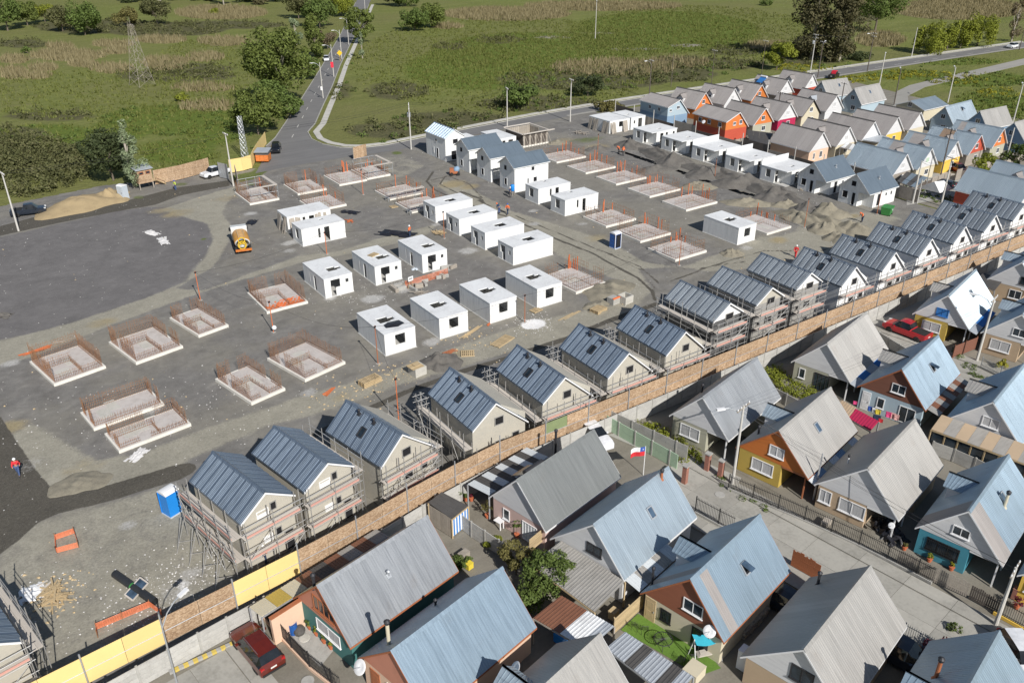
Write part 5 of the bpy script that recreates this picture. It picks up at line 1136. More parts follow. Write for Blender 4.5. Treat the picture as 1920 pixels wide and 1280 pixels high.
def railing(line, label, h=1.5, mat='iron_black', base=.25, bmat='concrete', sp=.14, cat='fence', name='railing', top=True, pw=.035):
    T = thing(name, label, cat); ps = along(line, 2.2); ps = ps+[(Vector(line[-1]), ps[-1][1])]
    for (p, d), (q, _) in zip(ps[:-1], ps[1:]):
        v = q-p; L = v.length
        if L < .3: continue
        u = v/L; M = Matrix(((u.x, -u.y, 0, p.x), (u.y, u.x, 0, p.y), (0, 0, 1, 0), (0, 0, 0, 1)))
        if base: MB().box(0, -.09, 0, L, .09, base).ob('base', bmat, T, M=None).matrix_local = M
        m = MB(); k = sp
        while k < L: m.box(k-pw/3, -pw/3, base, k+pw/3, pw/3, h+(.09 if top else 0)); k += sp
        for z in (base+.15, h-.12): m.box(.03, -.014, z, L, .014, z+.04)
        o = m.ob('bars', mat, T, kind='stuff'); o.matrix_local = M
        MB().box(-.035, -.035, 0, .035, .035, h+.15).ob('post', mat, T).matrix_local = M
    return T
railing([G2(487, 1150), G2(530, 1200), G2(585, 1258), G2(640, 1300)], 'black railing on a peach kerb in front of the green fronted house', 1.5, bmat='peach_wall')
railing([G2(1303, 962), G2(1345, 985), G2(1375, 1000)], 'black railing behind the pale blue roof with white gable', 1.6)
railing([G2(1365, 918), G2(1440, 950), G2(1500, 975), G2(1600, 1020), G2(1690, 1065), G2(1746, 1095)], 'long black railing along the street before the orange and tan houses', 1.5)
railing([G2(1690, 1200), G2(1720, 1215), G2(1765, 1240)], 'grey railing beside the purple shrub at the bottom', 1.5, 'galv')
railing([G2(1862, 1150), G2(1925, 1185)], 'black railing on a yellow kerb at the right edge', 1.4, bmat='yellow_wall')
railing([G2(1838, 690), G2(1905, 722)], 'thin grey railing beside the street lamp at the right', 1.2, 'galv')
def pickets(line, label, h=1.35, mat='timber_grey', w=.11, gap=.03, cat='fence', name='picket_fence'):
    T = thing(name, label, cat); ps = along(line, w+gap); me = {}
    for i, (p, d) in enumerate(ps[:-1]):
        v = rnd.choice((0, 1, 2)); hh = h*(.94+.05*v)
        if v not in me: me[v] = MB().box(0, -.012, .08, w, .012, hh).mesh('picket', mat)
        ob('picket', me[v], T, M=Matrix(((d.x, -d.y, 0, p.x), (d.y, d.x, 0, p.y), (0, 0, 1, 0), (0, 0, 0, 1))))
    for z in (.35, 1.0): m = MB(); [m.beam((*a, z), (*b, z), .04, .07) for a, b in zip(line[:-1], line[1:])]; m.ob('rail', mat, T)
    return T
pickets([G2(1680, 1055), G2(1750, 1092), G2(1812, 1120)], 'grey-green timber picket fence before the teal fronted house')
pickets([G2(1815, 1122), G2(1870, 1152)], 'dark weathered picket gate right of the teal fronted house', 1.3, 'pole_wood')
pickets([G2(1482, 1060), G2(1535, 1090)], 'brown timber board gate beside the pale blue roof', 1.6, 'timber_red', w=.14, gap=.01)
def hslats(line, label, h, mat, n=9, cat='fence', name='slatted_screen'):
    T = thing(name, label, cat); a, b = Vector(line[0]), Vector(line[1])
    for k in range(n): m = MB(); z = .1+(h-.1)*k/n; m.beam((*a, z+.06), (*b, z+.06), .03, (h/n)*.8); m.ob('slat', mat, T)
    for t in (0.02, .5, .98): p = a.lerp(b, t); n_ = Vector((b.y-a.y, a.x-b.x)).normalized(); MB().box(-.04, -.04, 0, .04, .04, h+.05).ob('post', mat, T, (*(p-n_*.06), 0))
hslats([G2(1150, 1190), G2(1205, 1140)], 'orange varnished slat screen beside the artificial lawn', 1.5, 'timber')
hslats([G2(1785, 672), G2(1828, 655)], 'brown timber slat gate beside the yellow fronted house', 1.6, 'brown_clad', 8)
plain('brick_p', (.33, .15, .11), .9, var=.3, scale=5)
for i, (px, py, lab) in enumerate(((1283, 905, 'red brick gate pillar at the dead end of the street, nearest'), (1325, 882, 'red brick gate pillar beside the bright green bushes'), (1350, 895, 'red brick gate pillar below the olive fronted house'))):
    m = MB(); m.box(-.2, -.2, 0, .2, .2, 1.75); T = thing('gate_pillar', lab, 'pillar', G(px, py), math.radians(12)); m.ob('shaft', 'brick_p', T); MB().box(-.26, -.26, 1.755, .26, .26, 1.86).ob('cap', 'concrete', T)
# estate fence towards the building site: dark panels between tall white posts
ef = thing('estate_fence', 'dark brown panel fence with tall white posts between the porch shells and the far estate', 'fence')
for i in range(13):
    y = 145-i*6.2; MB().box(129.3, y-.06, 0, 129.42, y+.06, 4.0).ob('post', 'pole_concrete', ef)
    if i < 12: MB().box(129.42, y-6.1, .1, 129.46, y-.1, 2.2 if i % 3 else 3.0).ob('panel', 'timber_grey' if i % 2 else 'pole_wood', ef)
# ------------------------------------------------------------------ vegetation
NR = np.random.default_rng(11)
def leaf_quads(P, N, s, asp=1.6, rng=None):
    "one leaf-sized quad per point, facing roughly along N"
    rng = NR if rng is None else rng; n = len(P); N = N+rng.normal(0, .55, (n, 3)); N /= np.linalg.norm(N, axis=1)[:, None]+1e-9
    R = rng.normal(0, 1, (n, 3)); T1 = np.cross(N, R); T1 /= np.linalg.norm(T1, axis=1)[:, None]+1e-9; T2 = np.cross(N, T1)
    s = (s*rng.uniform(.6, 1.3, n))[:, None] if np.ndim(s) == 0 else s[:, None]
    a = T1*s*.5*asp; b = T2*s*.5
    V_ = np.stack([P-a, P+b*.8, P+a, P-b*.8], 1).reshape(-1, 3); return V_, np.arange(4*n).reshape(-1, 4)
def clump_cloud(C, R, per, rng, flat=.85, inner=.45):
    "points on the outer shells of clumps (centres C, radii R)"
    k = np.repeat(np.arange(len(C)), per); d = rng.normal(0, 1, (len(k), 3)); d /= np.linalg.norm(d, axis=1)[:, None]
    r = R[k]*rng.uniform(inner, 1.0, len(k))**.5; P = C[k]+d*r[:, None]*np.array([1, 1, flat]); return P, d
_crowns = {}
def crown_mesh(shape, h, r, leaf, mat, n, seed):
    key = (shape, h, r, mat, n, seed)
    if key in _crowns: return _crowns[key]
    rng = np.random.default_rng(seed); K = max(10, int(n/150))
    u = rng.normal(0, 1, (K, 3)); u /= np.linalg.norm(u, axis=1)[:, None]; q = rng.uniform(.25, 1, K)**.45
    if shape == 'round': C = u*q[:, None]*np.array([r*.8, r*.8, h*.36])+np.array([0, 0, h*.60]); R = rng.uniform(.20, .36, K)*r
    elif shape == 'tall':
        z = rng.uniform(.06, .97, K); prof = np.sin(np.clip(z*.9+.08, 0, 1)**.8*PI)**.5; a = rng.uniform(0, 2*PI, K); rr = r*prof*rng.uniform(.15, .9, K)
        C = np.stack([rr*np.cos(a), rr*np.sin(a), z*h], 1); R = rng.uniform(.26, .42, K)*r*(.55+.5*prof)
    elif shape == 'column':
        z = rng.uniform(.08, .97, K); prof = np.minimum(1, (1-z)*1.9)**.8*np.minimum(1, z*6+.3); a = rng.uniform(0, 2*PI, K); rr = r*prof*rng.uniform(0, .85, K)
        C = np.stack([rr*np.cos(a), rr*np.sin(a), z*h], 1); R = rng.uniform(.22, .4, K)*r*(.5+.5*prof)
    elif shape == 'willow':
        C = u*q[:, None]*np.array([r*.85, r*.85, h*.38])+np.array([0, 0, h*.52]); C[:, 2] -= .12*h*(np.hypot(C[:, 0], C[:, 1])/r)**2; R = rng.uniform(.16, .30, K)*r
    else:  # bush
        C = u*q[:, None]*np.array([r*.8, r*.8, h*.45]); C[:, 2] = np.abs(C[:, 2])*1.05+h*.12; R = rng.uniform(.22, .38, K)*min(r, h*.9)
    P, N = clump_cloud(C, R, max(8, int(n/K)), rng, 1.5 if shape == 'willow' else (1.25 if shape in ('column',) else .9)); P[:, 2] = np.maximum(P[:, 2], .05)
    V_, F_ = leaf_quads(P, N+np.array([0, 0, .25]), leaf, rng=rng)
    me = big_mesh('crown', V_, F_, mat); _crowns[key] = me, C; return me, C
def tree(px, py, h, r, shape, mat, label, n=3500, leaf=.42, seed=1, bark='bark', name='tree', trunk=True, cat='tree', group=None, at=None, lean=0.):
    loc = G(px, py) if at is None else V(*at, 0); T = thing(name, label, cat, (loc.x, loc.y, -.05), rnd.uniform(0, 6.28), group)
    me, C = crown_mesh(shape, h, r, leaf, mat, n, seed)
    ob('crown', me, T)
    rng = random.Random(seed); m = MB(); tr = max(.05, h*.018)
    top = h*(.8 if shape in ('tall', 'column') else .5)
    segs = 5; pts_t = [V(0, 0, 0)]
    for k in range(1, segs+1): pts_t.append(V(rng.uniform(-.03, .03)*h*k/segs, rng.uniform(-.03, .03)*h*k/segs, top*k/segs))
    for k in range(segs): m.tube(pts_t[k], pts_t[k+1], tr*(1.25-k/segs), 7, tr*(1.25-(k+1)/segs)+.01)
    idx = rng.sample(range(len(C)), min(len(C), 9))
    for i in idx:
        c = Vector(C[i]); k = max(1, min(segs-1, int(c.z/top*segs*.7))); a = pts_t[k]; mid = a.lerp(c, .5)+V(0, 0, -.03*h)
        m.tube(a, mid, tr*.5, 5, tr*.32); m.tube(mid, c, tr*.32, 5, tr*.1)
    m.ob('trunk' if shape != 'bush' else 'stem', bark, T)
    return T
TREES = [
 (528, 199, 18.5, 8.4, 'round', 'leaf_poplar', 'large poplar with pale trunk left of the access road', 9000, .50, 'bark_pale'),
 (485, 252, 9.5, 6.0, 'round', 'leaf_poplar', 'rounded tree at the foot of the large poplar', 5000, .42, 'bark'),
 (515, 218, 8, 5.0, 'round', 'leaf_green', 'bushy tree between the large poplar and the road', 3500, .42, 'bark'),
 (592, 107, 13, 4.2, 'column', 'leaf_poplar', 'dense upright tree close to the left kerb of the access road', 4200, .45, 'bark'),
 (556, 84, 9.5, 3.0, 'column', 'leaf_silver', 'silvery young poplar behind the dense upright tree', 1800, .40, 'bark_pale'),
 (572, 150, 7, 4.5, 'round', 'leaf_green', 'low bushy tree along the left kerb of the access road', 2600, .45, 'bark'),
 (545, 222, 5, 4.0, 'round', 'leaf_green', 'leafy thicket where the kerb meets the junction', 2200, .40, 'bark'),
 (615, 92, 7, 4.0, 'round', 'dry_twig', 'brown leafless tree beside the far kerb', 1500, .35, 'bark'),
 (678, 82, 12, 5.6, 'round', 'leaf_poplar', 'green tree overhanging the right kerb of the access road', 4500, .48, 'bark'),
 (680, 111, 8.5, 1.7, 'column', 'leaf_silver', 'slender grey-green sapling right of the access road', 900, .35, 'bark_pale'),
 (600, 52, 10, 8, 'round', 'leaf_green', 'broad tree behind the access road near the top', 3600, .55, 'bark'),
 (560, 35, 10, 8, 'round', 'leaf_scrub', 'greyish bush mass left of the broad tree near the top', 3200, .55, 'bark'),
 (640, 30, 9, 7, 'round', 'leaf_lime', 'bright green tree where the access road leaves the picture', 3000, .5, 'bark'),
 (605, 12, 9, 8, 'round', 'leaf_green', 'tree at the top edge left of the access road', 2500, .55, 'bark'),
 (213, 338, 8.8, 5.4, 'round', 'leaf_dark', 'dark evergreen behind the guard hut', 6500, .34, 'bark'),
 (252, 352, 12.2, 2.9, 'column', 'leaf_silver', 'slender pale willow beside the guard hut', 2600, .26, 'bark_pale'),
 (160, 66, 11, 7.5, 'round', 'leaf_green', 'round dark green tree at the upper left field edge', 3800, .55, 'bark'),
 (118, 58, 9, 7, 'round', 'leaf_scrub', 'olive brown bush left of the round dark tree', 3000, .5, 'bark'),
 (295, 46, 9.5, 7.5, 'round', 'leaf_scrub', 'olive bush mass at the upper field edge right of the pylon', 3200, .5, 'bark'),
 (240, 50, 7, 6, 'round', 'leaf_olive', 'dry olive bush behind the pylon tip', 2200, .5, 'bark'),
 (15, 58, 14, 7, 'round', 'leaf_green', 'tall leafy tree in the upper left corner', 4000, .55, 'bark'),
 (52, 48, 10, 6, 'round', 'leaf_poplar', 'leafy tree right of the corner tree', 3000, .5, 'bark'),
 (85, 42, 7, 5, 'round', 'leaf_lime', 'light green bush in the upper left group', 2000, .45, 'bark'),
 (52, 100, 3.6, 2.2, 'bush', 'leaf_green', 'lone small shrub in the left field', 500, .35, 'bark'),
 (342, 189, 3.6, 2.0, 'bush', 'leaf_lime', 'yellow-green shrub alone in the middle of the left field', 600, .35, 'bark'),
 (402, 28, 4.5, 2.8, 'bush', 'leaf_lime', 'light green bush in front of the reed bed', 500, .4, 'bark'),
 (778, 58, 8, 6.5, 'round', 'leaf_green', 'left one of the two trees standing in the right field', 3200, .5, 'bark'),
 (812, 52, 8.5, 6.5, 'round', 'leaf_poplar', 'right one of the two trees standing in the right field', 3200, .5, 'bark'),
 (760, 12, 8, 9, 'round', 'leaf_green', 'dark tree at the top edge right of the access road', 3000, .6, 'bark'),
 (730, 10, 6, 6, 'round', 'leaf_dark', 'small dark tree beside the kerb at the top edge', 1500, .5, 'bark'),
 (970, 205, 6.5, 5.0, 'round', 'leaf_green', 'round green tree beside a pole across the road', 3000, .40, 'bark'),
 (1102, 180, 5.0, 4.4, 'round', 'leaf_dark', 'dark round bush across the road', 2600, .36, 'bark'),
 (1143, 208, 3.6, 4.6, 'bush', 'leaf_olive', 'brownish spreading bush beside the far shells', 2200, .34, 'bark'),
 (1456, 131, 7.6, 5.2, 'round', 'leaf_lime', 'bright lime green tree left of the eucalyptus', 3600, .40, 'bark'),
 (1520, 112, 25, 7.5, 'tall', 'leaf_euc', 'tall brownish eucalyptus, left one of the pair', 9000, .55, 'bark_pale'),
 (1572, 116, 23, 6.5, 'tall', 'leaf_euc', 'tall brownish eucalyptus, right one of the pair', 8000, .55, 'bark_pale'),
 (1640, 62, 20, 11, 'round', 'leaf_green', 'broad dark tree behind the eucalyptus pair', 6000, .6, 'bark'),
 (1612, 112, 4.6, 4.0, 'bush', 'leaf_dark', 'dark bush at the foot of the eucalyptus', 1200, .36, 'bark'),
 (1738, 100, 10, 6.6, 'willow', 'leaf_lime', 'lime green willow by the road, leftmost of four', 4200, .42, 'bark'),
 (1775, 95, 8.6, 4.4, 'willow', 'leaf_lime', 'lime green willow by the road, second of four', 2600, .42, 'bark'),
 (1800, 90, 9.5, 5.4, 'willow', 'leaf_lime', 'lime green willow by the road, third of four', 3200, .42, 'bark'),
 (1832, 86, 11, 6.4, 'willow', 'leaf_lime', 'lime green willow by the road, rightmost and tallest of four', 4000, .42, 'bark'),
 (1896, 78, 15, 4.0, 'column', 'dry_twig', 'bare brownish poplar at the upper right edge', 1800, .35, 'bark_pale'),
 (1437, 10, 5, 4, 'bush', 'leaf_green', 'small bush at the top edge left of the eucalyptus', 600, .45, 'bark'),
 (1848, 336, 4.6, 2.6, 'round', 'leaf_lime', 'bright garden tree at the end of the far street', 1800, .26, 'bark'),
 (1898, 322, 5.2, 3.0, 'round', 'leaf_green', 'garden tree at the right edge beyond the far street', 1800, .26, 'bark'),
 (1030, 1112, 3.6, 2.1, 'round', 'leaf_green', 'dense green garden tree beside the fibre-cement carport', 5200, .15, 'bark'),
 (968, 1075, 3.4, 1.7, 'round', 'leaf_olive', 'yellowish loose garden tree behind the slatted fence', 1900, .15, 'bark'),
 (990, 1135, 2.6, 1.6, 'bush', 'leaf_green', 'leafy bush under the dense garden tree', 1800, .15, 'bark'),
 (925, 1022, 1.2, .95, 'bush', 'leaf_lime', 'bright lime bush in the earth yard', 1300, .12, 'bark'),
 (868, 1060, 1.2, 1.0, 'bush', 'leaf_green', 'dark leafy plant beside the slatted concrete fence', 700, .13, 'bark'),
 (1762, 1238, 2.5, 1.4, 'bush', 'leaf_purple', 'purple-red shrub beside the street at the bottom', 2400, .13, 'bark'),
 (1722, 628, 1.4, .9, 'bush', 'leaf_lime', 'spiky green plant beside the red pickup', 600, .16, 'bark'),
 (1875, 690, 1.8, .8, 'bush', 'leaf_yellow', 'yellow-green shrub behind the railing at the right', 500, .14, 'bark'),
 (1790, 1182, .9, .6, 'bush', 'leaf_green', 'low green plant at the street corner near the bottom', 200, .12, 'bark'),
]
for i, t in enumerate(TREES): tree(*t[:7], n=t[7], leaf=t[8], seed=20+i, bark=t[9], name='shrub' if t[4] == 'bush' else 'tree', cat='shrub' if t[4] == 'bush' else 'tree')
for i in range(17):       # far wood along the top left
    px = 20+i*31+rnd.uniform(-8, 8)
    tree(px, 8+rnd.uniform(-10, 6) if px > 230 else -16+rnd.uniform(-6, 4), 14+rnd.uniform(-2, 3), 5.5, 'tall', 'leaf_dark' if i % 3 else 'leaf_euc', 'tall tree in the far wood along the upper left edge', n=1500, leaf=.75, seed=90+i % 4, bark='bark_pale', group='far wood at the upper left')

def sample_poly(poly, n, rng):
    poly = np.asarray(poly); lo, hi = poly.min(0), poly.max(0); out = []
    for _ in range(40):
        q = rng.uniform(lo, hi, (n*3, 2)); q = q[sdist(poly, q[:, 0], q[:, 1]) > 0]; out.append(q)
        if sum(map(len, out)) >= n: break
    return np.concatenate(out)[:n]
def ell(cx, cy, rx, ry): return [G2(cx+rx*math.cos(a), max(-60, cy+ry*math.sin(a))) for a in np.linspace(0, 2*PI, 17)[:-1]]
def parea(poly):
    p = np.asarray(poly); return abs(np.sum(p[:, 0]*np.roll(p[:, 1], -1)-np.roll(p[:, 0], -1)*p[:, 1]))/2
ROADPOLY = A_L+[(56, 150.6)]+B_N[::-1]+A_R[::-1]
def off_road(q, m=1.5): return q[(sdist(ROADPOLY, q[:, 0], q[:, 1]) < -m) & (sdist(SITE, q[:, 0], q[:, 1]) < -1)]
def scrub_stuff(name, patches, dens, rr, per, leaf, mat, label, hgt=.8, cap=900, seed=5):
    rng = np.random.default_rng(seed); C = []; 
    for e in patches:
        poly = ell(*e) if len(e) == 4 and not isinstance(e[0], tuple) else [G2(*p) for p in e]
        n = int(min(cap, parea(poly)*dens)); C.append(sample_poly(poly, max(n, 6), rng))
    C = off_road(np.concatenate(C)); R = rng.uniform(*rr, len(C)); C3 = np.column_stack([C, R*hgt*.35])
    P, N = clump_cloud(C3, R, per, rng, hgt); P[:, 2] = np.abs(P[:, 2])
    V_, F_ = leaf_quads(P, N+np.array([0, 0, .3]), leaf, rng=rng)
    return ob(name, big_mesh(name, V_, F_, mat), label=label, cat='scrub', kind='stuff')
scrub_stuff('scrub', FIELD_PATCH['scrub'], .06, (.7, 1.7), 34, .42, 'leaf_scrub', 'low olive scrub spread over the fields', cap=260)
scrub_stuff('green_scrub', [(95, 255, 110, 24), (320, 225, 140, 30), (400, 250, 60, 25), (1090, 150, 170, 20), (850, 225, 120, 18), (720, 245, 80, 16), (760, 272, 70, 8), (1010, 195, 130, 16), (640, 170, 25, 25), (600, 170, 14, 40), (575, 200, 14, 30), (650, 110, 12, 30), (1330, 130, 120, 14), (1860, 200, 80, 35), (1840, 150, 110, 14), (1750, 118, 140, 8), (530, 240, 30, 20), (470, 265, 40, 16), (1500, 118, 100, 12)], .035, (.5, 1.2), 30, .34, 'leaf_green', 'green weeds and young scrub over the fields', .7, 300, 6)
scrub_stuff('bramble', [(60, 300, 95, 38), (20, 290, 60, 30), (40, 350, 60, 18), (120, 330, 40, 20), (150, 300, 40, 20)], .30, (.8, 1.9), 60, .36, 'leaf_scrub', 'dense bramble thicket left of the dark evergreen', 1.1, 260, 7)
scrub_stuff('yellow_bloom', [(1720, 138, 60, 7), (1600, 150, 40, 6), (1790, 150, 60, 9), (1880, 175, 50, 10), (1500, 128, 60, 8), (1650, 145, 60, 6)], .25, (.4, .9), 22, .28, 'leaf_yellow', 'yellow-green flowering weeds along the path', .6, 260, 8)
def blades(name, patches, dens, h, w, mat, label, cap=3000, seed=9, k=3, lean=.25, world=False):
    rng = np.random.default_rng(seed); C = []
    for e in patches:
        poly = ell(*e); n = int(min(cap, parea(poly)*dens)); C.append(sample_poly(poly, max(n, 8), rng))
    C = off_road(np.concatenate(C), .8); C = np.repeat(C, k, 0)+rng.normal(0, .25, (len(C)*k, 2)); n = len(C)
    a = rng.uniform(0, 2*PI, n); hh = h*rng.uniform(.55, 1.2, n); ww = w*rng.uniform(.6, 1.3, n); t = np.stack([np.cos(a), np.sin(a)], 1)*ww[:, None]; l = rng.normal(0, lean, (n, 2))*hh[:, None]
    z0 = np.full(n, -.08); V_ = np.stack([np.column_stack([C-t, z0]), np.column_stack([C+t, z0]), np.column_stack([C+l, hh])], 1).reshape(-1, 3)
    return ob(name, big_mesh(name, V_, np.arange(3*n).reshape(-1, 3), mat), label=label, cat='grass', kind='stuff')
blades('reeds', FIELD_PATCH['dry'], 1.1, 1.5, .16, 'reed', 'beige dry reeds in bands across the fields', 2600, k=3)
blades('grass', FIELD_PATCH['lush']+[(200, 180, 260, 50), (950, 120, 300, 90), (1300, 70, 250, 60), (400, 130, 120, 60), (1850, 230, 90, 50), (300, 300, 120, 30)], .35, .55, .16, 'grass_blade', 'green grass tufts across the fields', 6000, 10, k=4, lean=.5)
scrub_stuff('yard_weeds', [[(1190, 800), (1215, 790), (1260, 812), (1310, 850), (1316, 875), (1270, 862), (1215, 830)], [(1435, 700), (1460, 690), (1500, 715), (1545, 745), (1525, 760), (1470, 735)], [(1425, 690), (1450, 680), (1470, 700), (1440, 710)]], 3.2, (.25, .6), 60, .13, 'leaf_lime', 'bright green overgrown weeds in the estate gardens', .9, 120, 12)
scrub_stuff('wall_weeds', [[(310, 1225), (330, 1205), (425, 1160), (470, 1138), (460, 1150), (400, 1190), (320, 1232)], [(1800, 690), (1850, 705), (1870, 715), (1840, 715)], [(1360, 925), (1372, 918), (1470, 965), (1460, 972)], [(1700, 342), (1800, 375), (1790, 390), (1690, 360)], [(1790, 650), (1840, 700), (1830, 715), (1780, 660)], [(1340, 875), (1370, 900), (1360, 920), (1335, 890)]], 2.5, (.15, .4), 46, .10, 'leaf_green', 'small weeds along walls and kerbs', .8, 90, 13)
# ------------------------------------------------------------------ vehicles
def wheel_mesh(r, w):
    t = MB(); prof = [(r*.62, -w/2), (r*.92, -w/2), (r, -w/2+.03), (r, w/2-.03), (r*.92, w/2), (r*.62, w/2)]; t.lathe(prof, 18); t.xf(Matrix.Rotation(PI/2, 4, 'X'))
    k = MB(); k.lathe([(r*.60, -w*.35), (r*.62, w*.38), (r*.5, w*.30), (r*.14, w*.42)], 14); k.xf(Matrix.Rotation(PI/2, 4, 'X')); return t.mesh('tyre', 'rubber', True), k.mesh('rim', 'rim_alloy')
_wm = {}
def wheels(T, pos, r=.33, w=.22):
    if (r, w) not in _wm: _wm[(r, w)] = wheel_mesh(r, w)
    a, b = _wm[(r, w)]
    for (x, y) in pos:
        o = ob('wheel', a, T, (x, y, r), rz=0 if y < 0 else PI); ob('rim', b, o)
def loft(stations, glass_from, glass_to):
    "car body from cross-sections (x, half width, z low, z shoulder, half width top, z top); side and end windows in the cabin"
    m = MB(); S = []
    for (x, hw, z0, zs, ht, zt) in stations: S.append([(x, -hw*.94, z0), (x, -hw, z0+(zs-z0)*.35), (x, -hw*.985, zs), (x, -ht, zt), (x, 0, zt+.03*(zt-zs > .2)), (x, ht, zt), (x, hw*.985, zs), (x, hw, z0+(zs-z0)*.35), (x, hw*.94, z0)])
    n = len(S[0])
    for i in range(len(S)-1):
        for j in range(n-1):
            gl = glass_from <= i < glass_to and j in (2, 5)
            if i in (glass_from, glass_to-1) and j in (3, 4): gl = True
            m.quad(S[i][j], S[i+1][j], S[i+1][j+1], S[i][j+1], 1 if gl else 0)
        m.quad(S[i][0], S[i][n-1], S[i+1][n-1], S[i+1][0], 2)
    m.add(S[0], [tuple(range(n))], 0); m.add(S[-1], [tuple(range(n-1, -1, -1))], 0); return m
BODY = {
 'suv': (4.6, 1.86, [(-2.3, .80, .45, .78, .74, .86), (-2.2, .90, .30, .92, .72, 1.02), (-2.08, .92, .25, 1.00, .70, 1.12), (-1.72, .93, .22, 1.05, .62, 1.58), (-.6, .93, .22, 1.03, .64, 1.66), (.35, .93, .22, 1.02, .63, 1.62), (1.0, .93, .22, 1.00, .70, 1.06), (1.75, .91, .22, .92, .66, .99), (2.15, .86, .26, .78, .66, .88), (2.3, .76, .36, .66, .62, .74)], 2, 6, (-1.38, 1.42), .36),
 'hatch': (4.1, 1.72, [(-2.05, .76, .42, .76, .70, .84), (-1.95, .84, .28, .90, .68, 1.0), (-1.62, .86, .22, .95, .58, 1.42), (-.4, .86, .22, .94, .60, 1.50), (.35, .86, .22, .93, .58, 1.46), (1.0, .86, .22, .90, .66, .96), (1.7, .82, .24, .80, .62, .88), (2.05, .72, .34, .62, .58, .72)], 1, 5, (-1.28, 1.28), .31),
 'pickup': (5.2, 1.86, [(-2.6, .86, .45, 1.0, .84, 1.03), (-2.5, .91, .40, 1.04, .86, 1.06), (-.75, .92, .36, 1.06, .86, 1.08), (-.70, .92, .36, 1.10, .66, 1.15), (-.55, .92, .36, 1.10, .64, 1.74), (.35, .92, .36, 1.08, .65, 1.78), (.75, .92, .36, 1.06, .63, 1.70), (1.35, .92, .36, 1.05, .72, 1.10), (2.2, .90, .36, .98, .70, 1.03), (2.55, .82, .42, .80, .68, .86)], 3, 7, (-1.65, 1.62), .38),
}
def car(px, py, deg, kind, pm, label, at=None, group=None, rails=False, plate=True, z=0.):
    L, W, st, g0, g1, ax_, wr_ = BODY[kind]; p = G(px, py) if at is None else V(*at, 0)
    T = thing('car' if kind != 'pickup' else 'pickup', label, 'car' if kind != 'pickup' else 'pickup', (p.x, p.y, z), math.radians(deg), group)
    me = loft(st, g0, g1).mesh('body', [pm, 'glass_car', 'rubber']); ob('body', me, T)
    wheels(T, [(x, s*(W/2-.12)) for x in ax_ for s in (-1, 1)], wr_, .22)
    for s in (-1, 1):
        f, b = st[-2], st[1]
        MB().obox((L/2-.22, s*(W/2-.30), st[-2][3]-.02), (.13, -s*.03, 0), (0, .16, 0), (0, 0, .07)).ob('headlight', 'lamp_clear', T)
        MB().cbox((-L/2+.09, s*(W/2-.20), .92), .12, .24, .20).ob('tail_light', 'lamp_red', T)
        mm = MB().cbox((0, 0, 0), .14, .2, .14); mm.ob('mirror', pm, T, (st[g1][0]-.28, s*(W/2+.07), 1.06))
        if rails: MB().path([(-1.5, s*.58, 1.66), (-.5, s*.6, 1.71), (.4, s*.58, 1.65)], .02).ob('roof_rail', 'rim_alloy', T)
    if plate: MB().cbox((-L/2-.005, 0, .78), .02, .42, .12).ob('number_plate', 'plate', T)
    MB().cbox((-L/2+.05, 0, .45), .2, W-.25, .16).ob('bumper', 'rubber', T)
    if kind == 'pickup': MB().box(-2.42, -.78, 1.02, -.82, .78, 1.10).ob('bed', 'rubber', T)
    return T
def heading(p, q): a, b = G(*p), G(*q); return math.degrees(math.atan2(b.y-a.y, b.x-a.x))
car(484, 1226, heading((510, 1262), (455, 1196)), 'suv', 'car_maroon', 'glossy maroon estate car parked on the concrete street at the bottom left', rails=True)
car(56, 402, heading((30, 404), (80, 398)), 'pickup', 'car_navy', 'dark blue pickup parked beside the sand heap')
car(404, 330, heading((420, 326), (388, 334)), 'pickup', 'car_white', 'white pickup at the steel site gate')
car(518, 284, heading((521, 272), (515, 292)), 'suv', 'car_black', 'black estate car parked beside the orange stall at the junction')
car(612, 114, heading((609, 104), (613, 118)), 'hatch', 'car_white', 'white car driving down the access road', plate=False)
car(1897, 90, heading((1920, 86), (1880, 93)), 'suv', 'car_white', 'white car on the road at the upper right edge')
car(1112, 826, heading((1120, 822), (1150, 850)), 'suv', 'car_white', 'white car half hidden behind the dark grey roof')
car(1698, 628, heading((1725, 640), (1672, 620)), 'pickup', 'car_red', 'red pickup in the driveway by the yellow fronted house')
car(1796, 322, heading((1780, 312), (1810, 328)), 'hatch', 'car_darkred', 'dark red car beside the yellow walled far house')
car(1912, 1242, heading((1905, 1230), (1925, 1262)), 'hatch', 'car_white', 'white car cut off by the right edge near the bottom')
car(1593, 1080, 102, 'hatch', 'car_navy', 'dark car in the narrow gap beside the pale blue roof', at=tuple(G2(1455, 1130)))
car(0, 0, 282, 'suv', 'car_navy', 'dark car in the shaded gap under the cream-grey roof at the bottom', at=tuple(G2(1690, 1240)))
car(1563, 146, 20, 'pickup', 'car_black', 'dark vehicle with a red load on the road bend')
MB().box(-.7, -.6, 0, .8, .6, .75).ob('red_crate', 'sign_red', None, (*G2(1563, 146), 1.12), math.radians(20), label='red load on the dark vehicle at the road bend', cat='load')
car(0, 0, 100, 'hatch', 'car_navy', 'dark car parked under the shade sail of the far yard', at=tuple(G2(1765, 352)))
